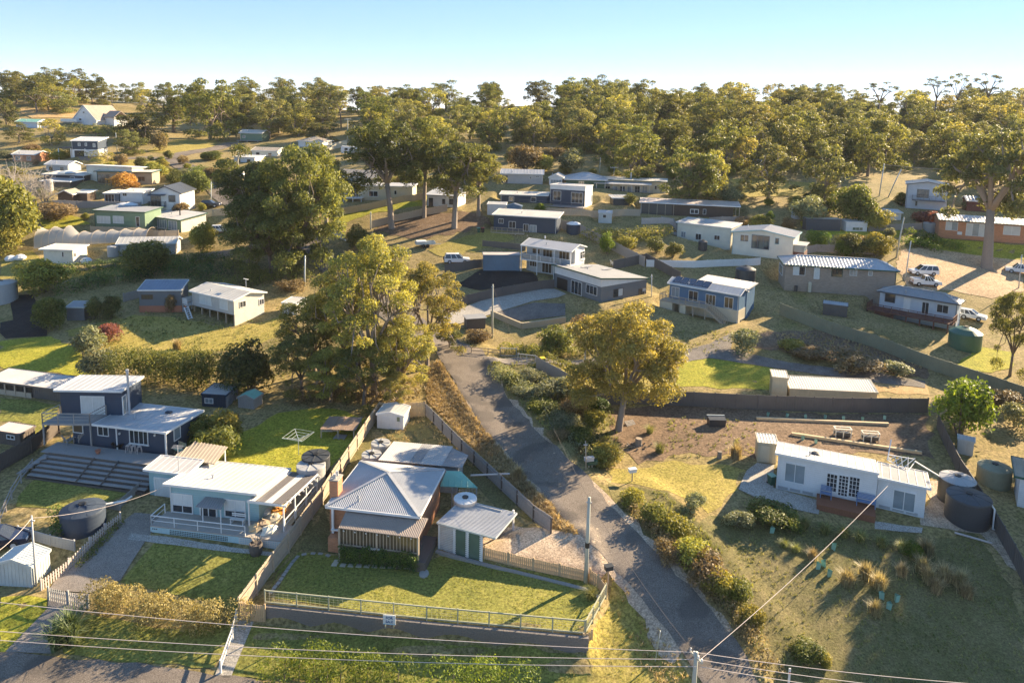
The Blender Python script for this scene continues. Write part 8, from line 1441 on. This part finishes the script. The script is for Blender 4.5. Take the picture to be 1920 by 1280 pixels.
for i, (x, y) in enumerate(((15, 300), (60, 290), (110, 300), (330, 215), (450, 240), (545, 300), (600, 315), (690, 300), (720, 320), (960, 305), (905, 310), (1040, 300), (1210, 345), (1330, 345), (1690, 385), (1820, 395), (1905, 395), (1490, 390), (1555, 400), (1780, 330), (640, 365), (590, 400), (30, 330), (330, 345), (400, 300), (430, 345), (340, 400), (1060, 380), (1180, 385), (1260, 330))):
    T(('roundG', 'roundB', 'roundY', 'roundD', 'round')[i % 5], (x, y), y-rs_.uniform(18, 34), rs_.uniform(28, 48), ('grey-green', 'rusty brown', 'yellow-green', 'dark green', 'mid green')[i % 5]+' rounded shrub '+WH[i], group='shrubs between the hillside houses', name='hillside_shrub', cat='shrub')
far_zone([(60, 300), (420, 300), (430, 345), (380, 420), (220, 440), (90, 400), (60, 340)], 26, 4.5, ['roundG', 'roundB', 'roundY', 'roundD', 'round'], (1.5, 3.6), (1.0, 1.5), 'low garden shrub dotted between the upper cottages', 'low shrubs between the upper cottages', 'cottage_shrub')
far_zone([(640, 300), (950, 330), (1240, 320), (1500, 400), (1720, 400), (1640, 500), (1440, 440), (1250, 400), (1000, 380), (700, 350)], 42, 4.5, ['roundG', 'roundB', 'roundY', 'roundD', 'round', 'bright'], (1.5, 4.0), (1.0, 1.5), 'low garden shrub growing along the yards of the middle slope', 'low shrubs of the middle slope', 'yard_shrub')
# unseen trees added beyond the right edge to shade the tussock garden
for i, (x, y, h) in enumerate(((58, 57, 14), (60, 64, 17), (60, 70, 18), (66, 73, 19), (66, 66, 17), (72, 76, 21), (64, 53, 13), (70, 62, 16), (76, 71, 21), (80, 79, 23))): t = plant(('heroB', 'heroC')[i % 2], (x, y), h, h*.8, 'gum tree', name='woodland'); del t['label'], t['category']; t['kind'] = 'stuff'
# ---------------------------------------------------------------- tussocks, grass
for i, (x, y, px, k) in enumerate(((1522, 1048, 30, 'dry'), (1588, 1096, 44, 'dry'), (1622, 1082, 42, 'dry'), (1648, 1104, 46, 'dry'), (1642, 1152, 40, 'dry'), (1690, 1078, 36, 'dry'), (1728, 1072, 44, 'dry'), (1742, 1092, 44, 'dry'), (1768, 1088, 46, 'dry'), (1756, 1110, 40, 'dry'), (1798, 1098, 46, 'dry'), (1812, 1118, 40, 'dry'), (1738, 1040, 44, 'dry'), (970, 896, 34, 'dry'), (332, 655, 28, 'dry'), (1475, 978, 28, 'green'), (1508, 988, 30, 'green'), (1546, 1000, 32, 'green'), (1582, 1006, 32, 'green'), (1612, 1014, 32, 'green'), (1652, 1024, 32, 'green'), (1692, 1034, 32, 'green'), (1470, 1025, 24, 'green'), (1492, 1034, 24, 'green'), (1236, 848, 28, 'green'), (1380, 858, 40, 'dry'), (1218, 812, 24, 'green'), (1108, 1122, 34, 'green'), (1150, 860, 40, 'green'))):
    P = G((x, y)); s_ = scale_at(P); put_tuft(k, P, px*.72/s_, (('straw-coloured tussock, %s of the straw tufts below the white shack' % ('first', 'second', 'third', 'fourth', 'lowest', 'fifth', 'sixth', 'seventh', 'eighth', 'front', 'ninth', 'rightmost', 'topmost')[i]) if k == 'dry' else '%s green tussock in the row below the red deck' % ('leftmost', 'second', 'third', 'fourth', 'fifth', 'sixth', 'rightmost', 'front left', 'front right')[i-15]) if 1400 < x and y > 960 else ('pale tussock on the road bank by the white plank', 'straw tuft on the sloping lawn by the stilt house', 'spiky green tuft right of the split logs', 'golden tussock on the bare earth edge', 'small green tuft by the leaning gum foot', 'dark green clump inside the fence corner at the letterbox', 'tall grass clump by the roadside letterboxes')[(13, 14, 24, 25, 26, 27, 28).index(i)], group=('straw tussocks' if k == 'dry' else 'green tussocks') if 1400 < x and y > 960 else None, wide=1.15)
P = G((126, 1200)); 
for dx, dy in ((0, 0), (.6, -.4), (-.4, -.7), (.1, .6)): o = put_tuft('flaxk', (P[0]+dx, P[1]+dy), 2.0, 'big dark flax clump with bronze stems beside the driveway gate', name='flax', cat='flax', group='flax clump by the gate')
GP = grass_patch
GP('dry_grass', [[(800, 690), (822, 674), (905, 803), (996, 906), (1086, 1002), (1066, 1004), (1030, 985), (900, 850), (800, 752)]], 26, 7, .42, 'dry_grass', 1, patchy=False, wid=.03)
GP('dry_grass', [[(1100, 1100), (1150, 1075), (1200, 1130), (1255, 1200), (1310, 1295), (1230, 1295), (1170, 1180)], [(1440, 625), (1560, 625), (1740, 692), (1640, 690), (1500, 660)], [(690, 790), (712, 765), (797, 765), (900, 875), (850, 880), (740, 830)]], 9, 6, .28, 'dry_grass', 2, wid=.025)
GP('long_grass', [[(905, 690), (1000, 675), (1097, 738), (1150, 770), (1160, 840), (1130, 875), (1034, 815), (962, 745)], [(1150, 915), (1250, 925), (1340, 1015), (1420, 1130), (1500, 1290), (1465, 1290), (1340, 1120), (1235, 1020)]], 12, 6, .38, 'green_tuft', 3, wid=.025)
GP('long_grass', [[(1330, 985), (1440, 970), (1720, 1030), (1850, 1010), (1920, 1110), (1920, 1290), (1500, 1290)], [(480, 1175), (800, 1205), (1098, 1236), (1098, 1295), (450, 1275)]], 6, 5, .20, 'green_tuft', 4, wid=.02)
GP('lawn_grass', [[(1100, 1235), (1140, 1090), (1200, 1140), (1250, 1200), (1300, 1295), (1100, 1295)], LAWN and [(500, 1128), (800, 1160), (1096, 1186), (1130, 1115), (905, 1058), (700, 1060), (560, 1045)], [(430, 868), (520, 775), (690, 790), (600, 905)], [(0, 1122), (85, 1125), (88, 1150), (10, 1218), (0, 1218)], [(305, 1010), (440, 1034), (540, 1044), (500, 1085), (435, 1145), (235, 1092)], [(120, 1190), (170, 1165), (330, 1190), (400, 1190), (395, 1245), (130, 1222)]], 14, 4, .12, 'grass_blade', 5, wid=.02)
GP('rough_grass', [[(120, 560), (360, 600), (550, 600), (560, 700), (430, 760), (240, 690)], [(600, 500), (680, 470), (860, 520), (830, 590), (760, 590)], [(1110, 605), (1250, 620), (1440, 620), (1330, 665), (1100, 665)], [(1250, 780), (1420, 790), (1420, 850), (1250, 860)]], 3.5, 6, .32, 'green_tuft', 6, wid=.03)
# undergrowth filling the floor of the wood
P = np.array([np.asarray(G(p))[:2] for p in ((1040, 285), (1170, 318), (1330, 330), (1420, 318), (1560, 335), (1650, 318), (1830, 325), (1920, 340))]+[(260, 330), (20, 330)]); q = rf.uniform(P.min(0), P.max(0), (2600, 2)); q = q[poly_sd(q[:, 0], q[:, 1], P) < 0][:900]; r = rf.uniform(1.1, 2.6, len(q)); cs = np.column_stack([q, hz(q[:, 0], q[:, 1])+r*.35]); cp, cn, ct = cluster_leaves(cs, r, .85, 26, rf, .4, .3)
o = bpy.data.objects.new('undergrowth', quads_mesh('undergrowth', leaf_quads(cp, cn, .36, .5, rf, .1), ct, 'gum_olive')); C.objects.link(o); o['kind'] = 'stuff'
pt = np.array(PTS); q = rf.uniform(P.min(0), P.max(0), (6000, 2)); q = q[poly_sd(q[:, 0], q[:, 1], P) < 0]; q = q[((q[:, None, :]-pt[None])**2).sum(2).min(1) > 12][:260]; cs, rs2 = [], []
for x, y in q:
    g_, h = gz(x, y), rf.uniform(6, 13)
    for k in range(7): f = rf.uniform(.15, 1); cs.append((x+rf.normal(0, 1.5), y+rf.normal(0, 1.5), g_+h*f-1)); rs2.append(rf.uniform(1.0, 2.1))
cp, cn, ct = cluster_leaves(np.array(cs), np.array(rs2), .85, 36, rf, .45, .3); ct = np.clip(ct+np.repeat(rf.uniform(-.2, .2, 1), len(ct)), 0, 1)
o = bpy.data.objects.new('woodland', quads_mesh('woodland', leaf_quads(cp, cn, .33, .5, rf, .3), ct, 'gum_leaf')); C.objects.link(o); o['kind'] = 'stuff'
# thin pale air over the whole valley
hb = MB().box(-5000, 5000, -60, 6500, -45, 125).build('haze', 'white'); hb['kind'] = 'stuff'; m, t_, b_ = _mat('haze_air'); t_.nodes.remove(b_); pv = N(t_, 'ShaderNodeVolumePrincipled'); pv.inputs['Color'].default_value = (.95, .96, 1, 1); pv.inputs['Density'].default_value = .00007; pv.inputs['Anisotropy'].default_value = .1; t_.links.new(pv.outputs[0], t_.nodes['Material Output'].inputs['Volume']); hb.data.materials.clear(); hb.data.materials.append(m)
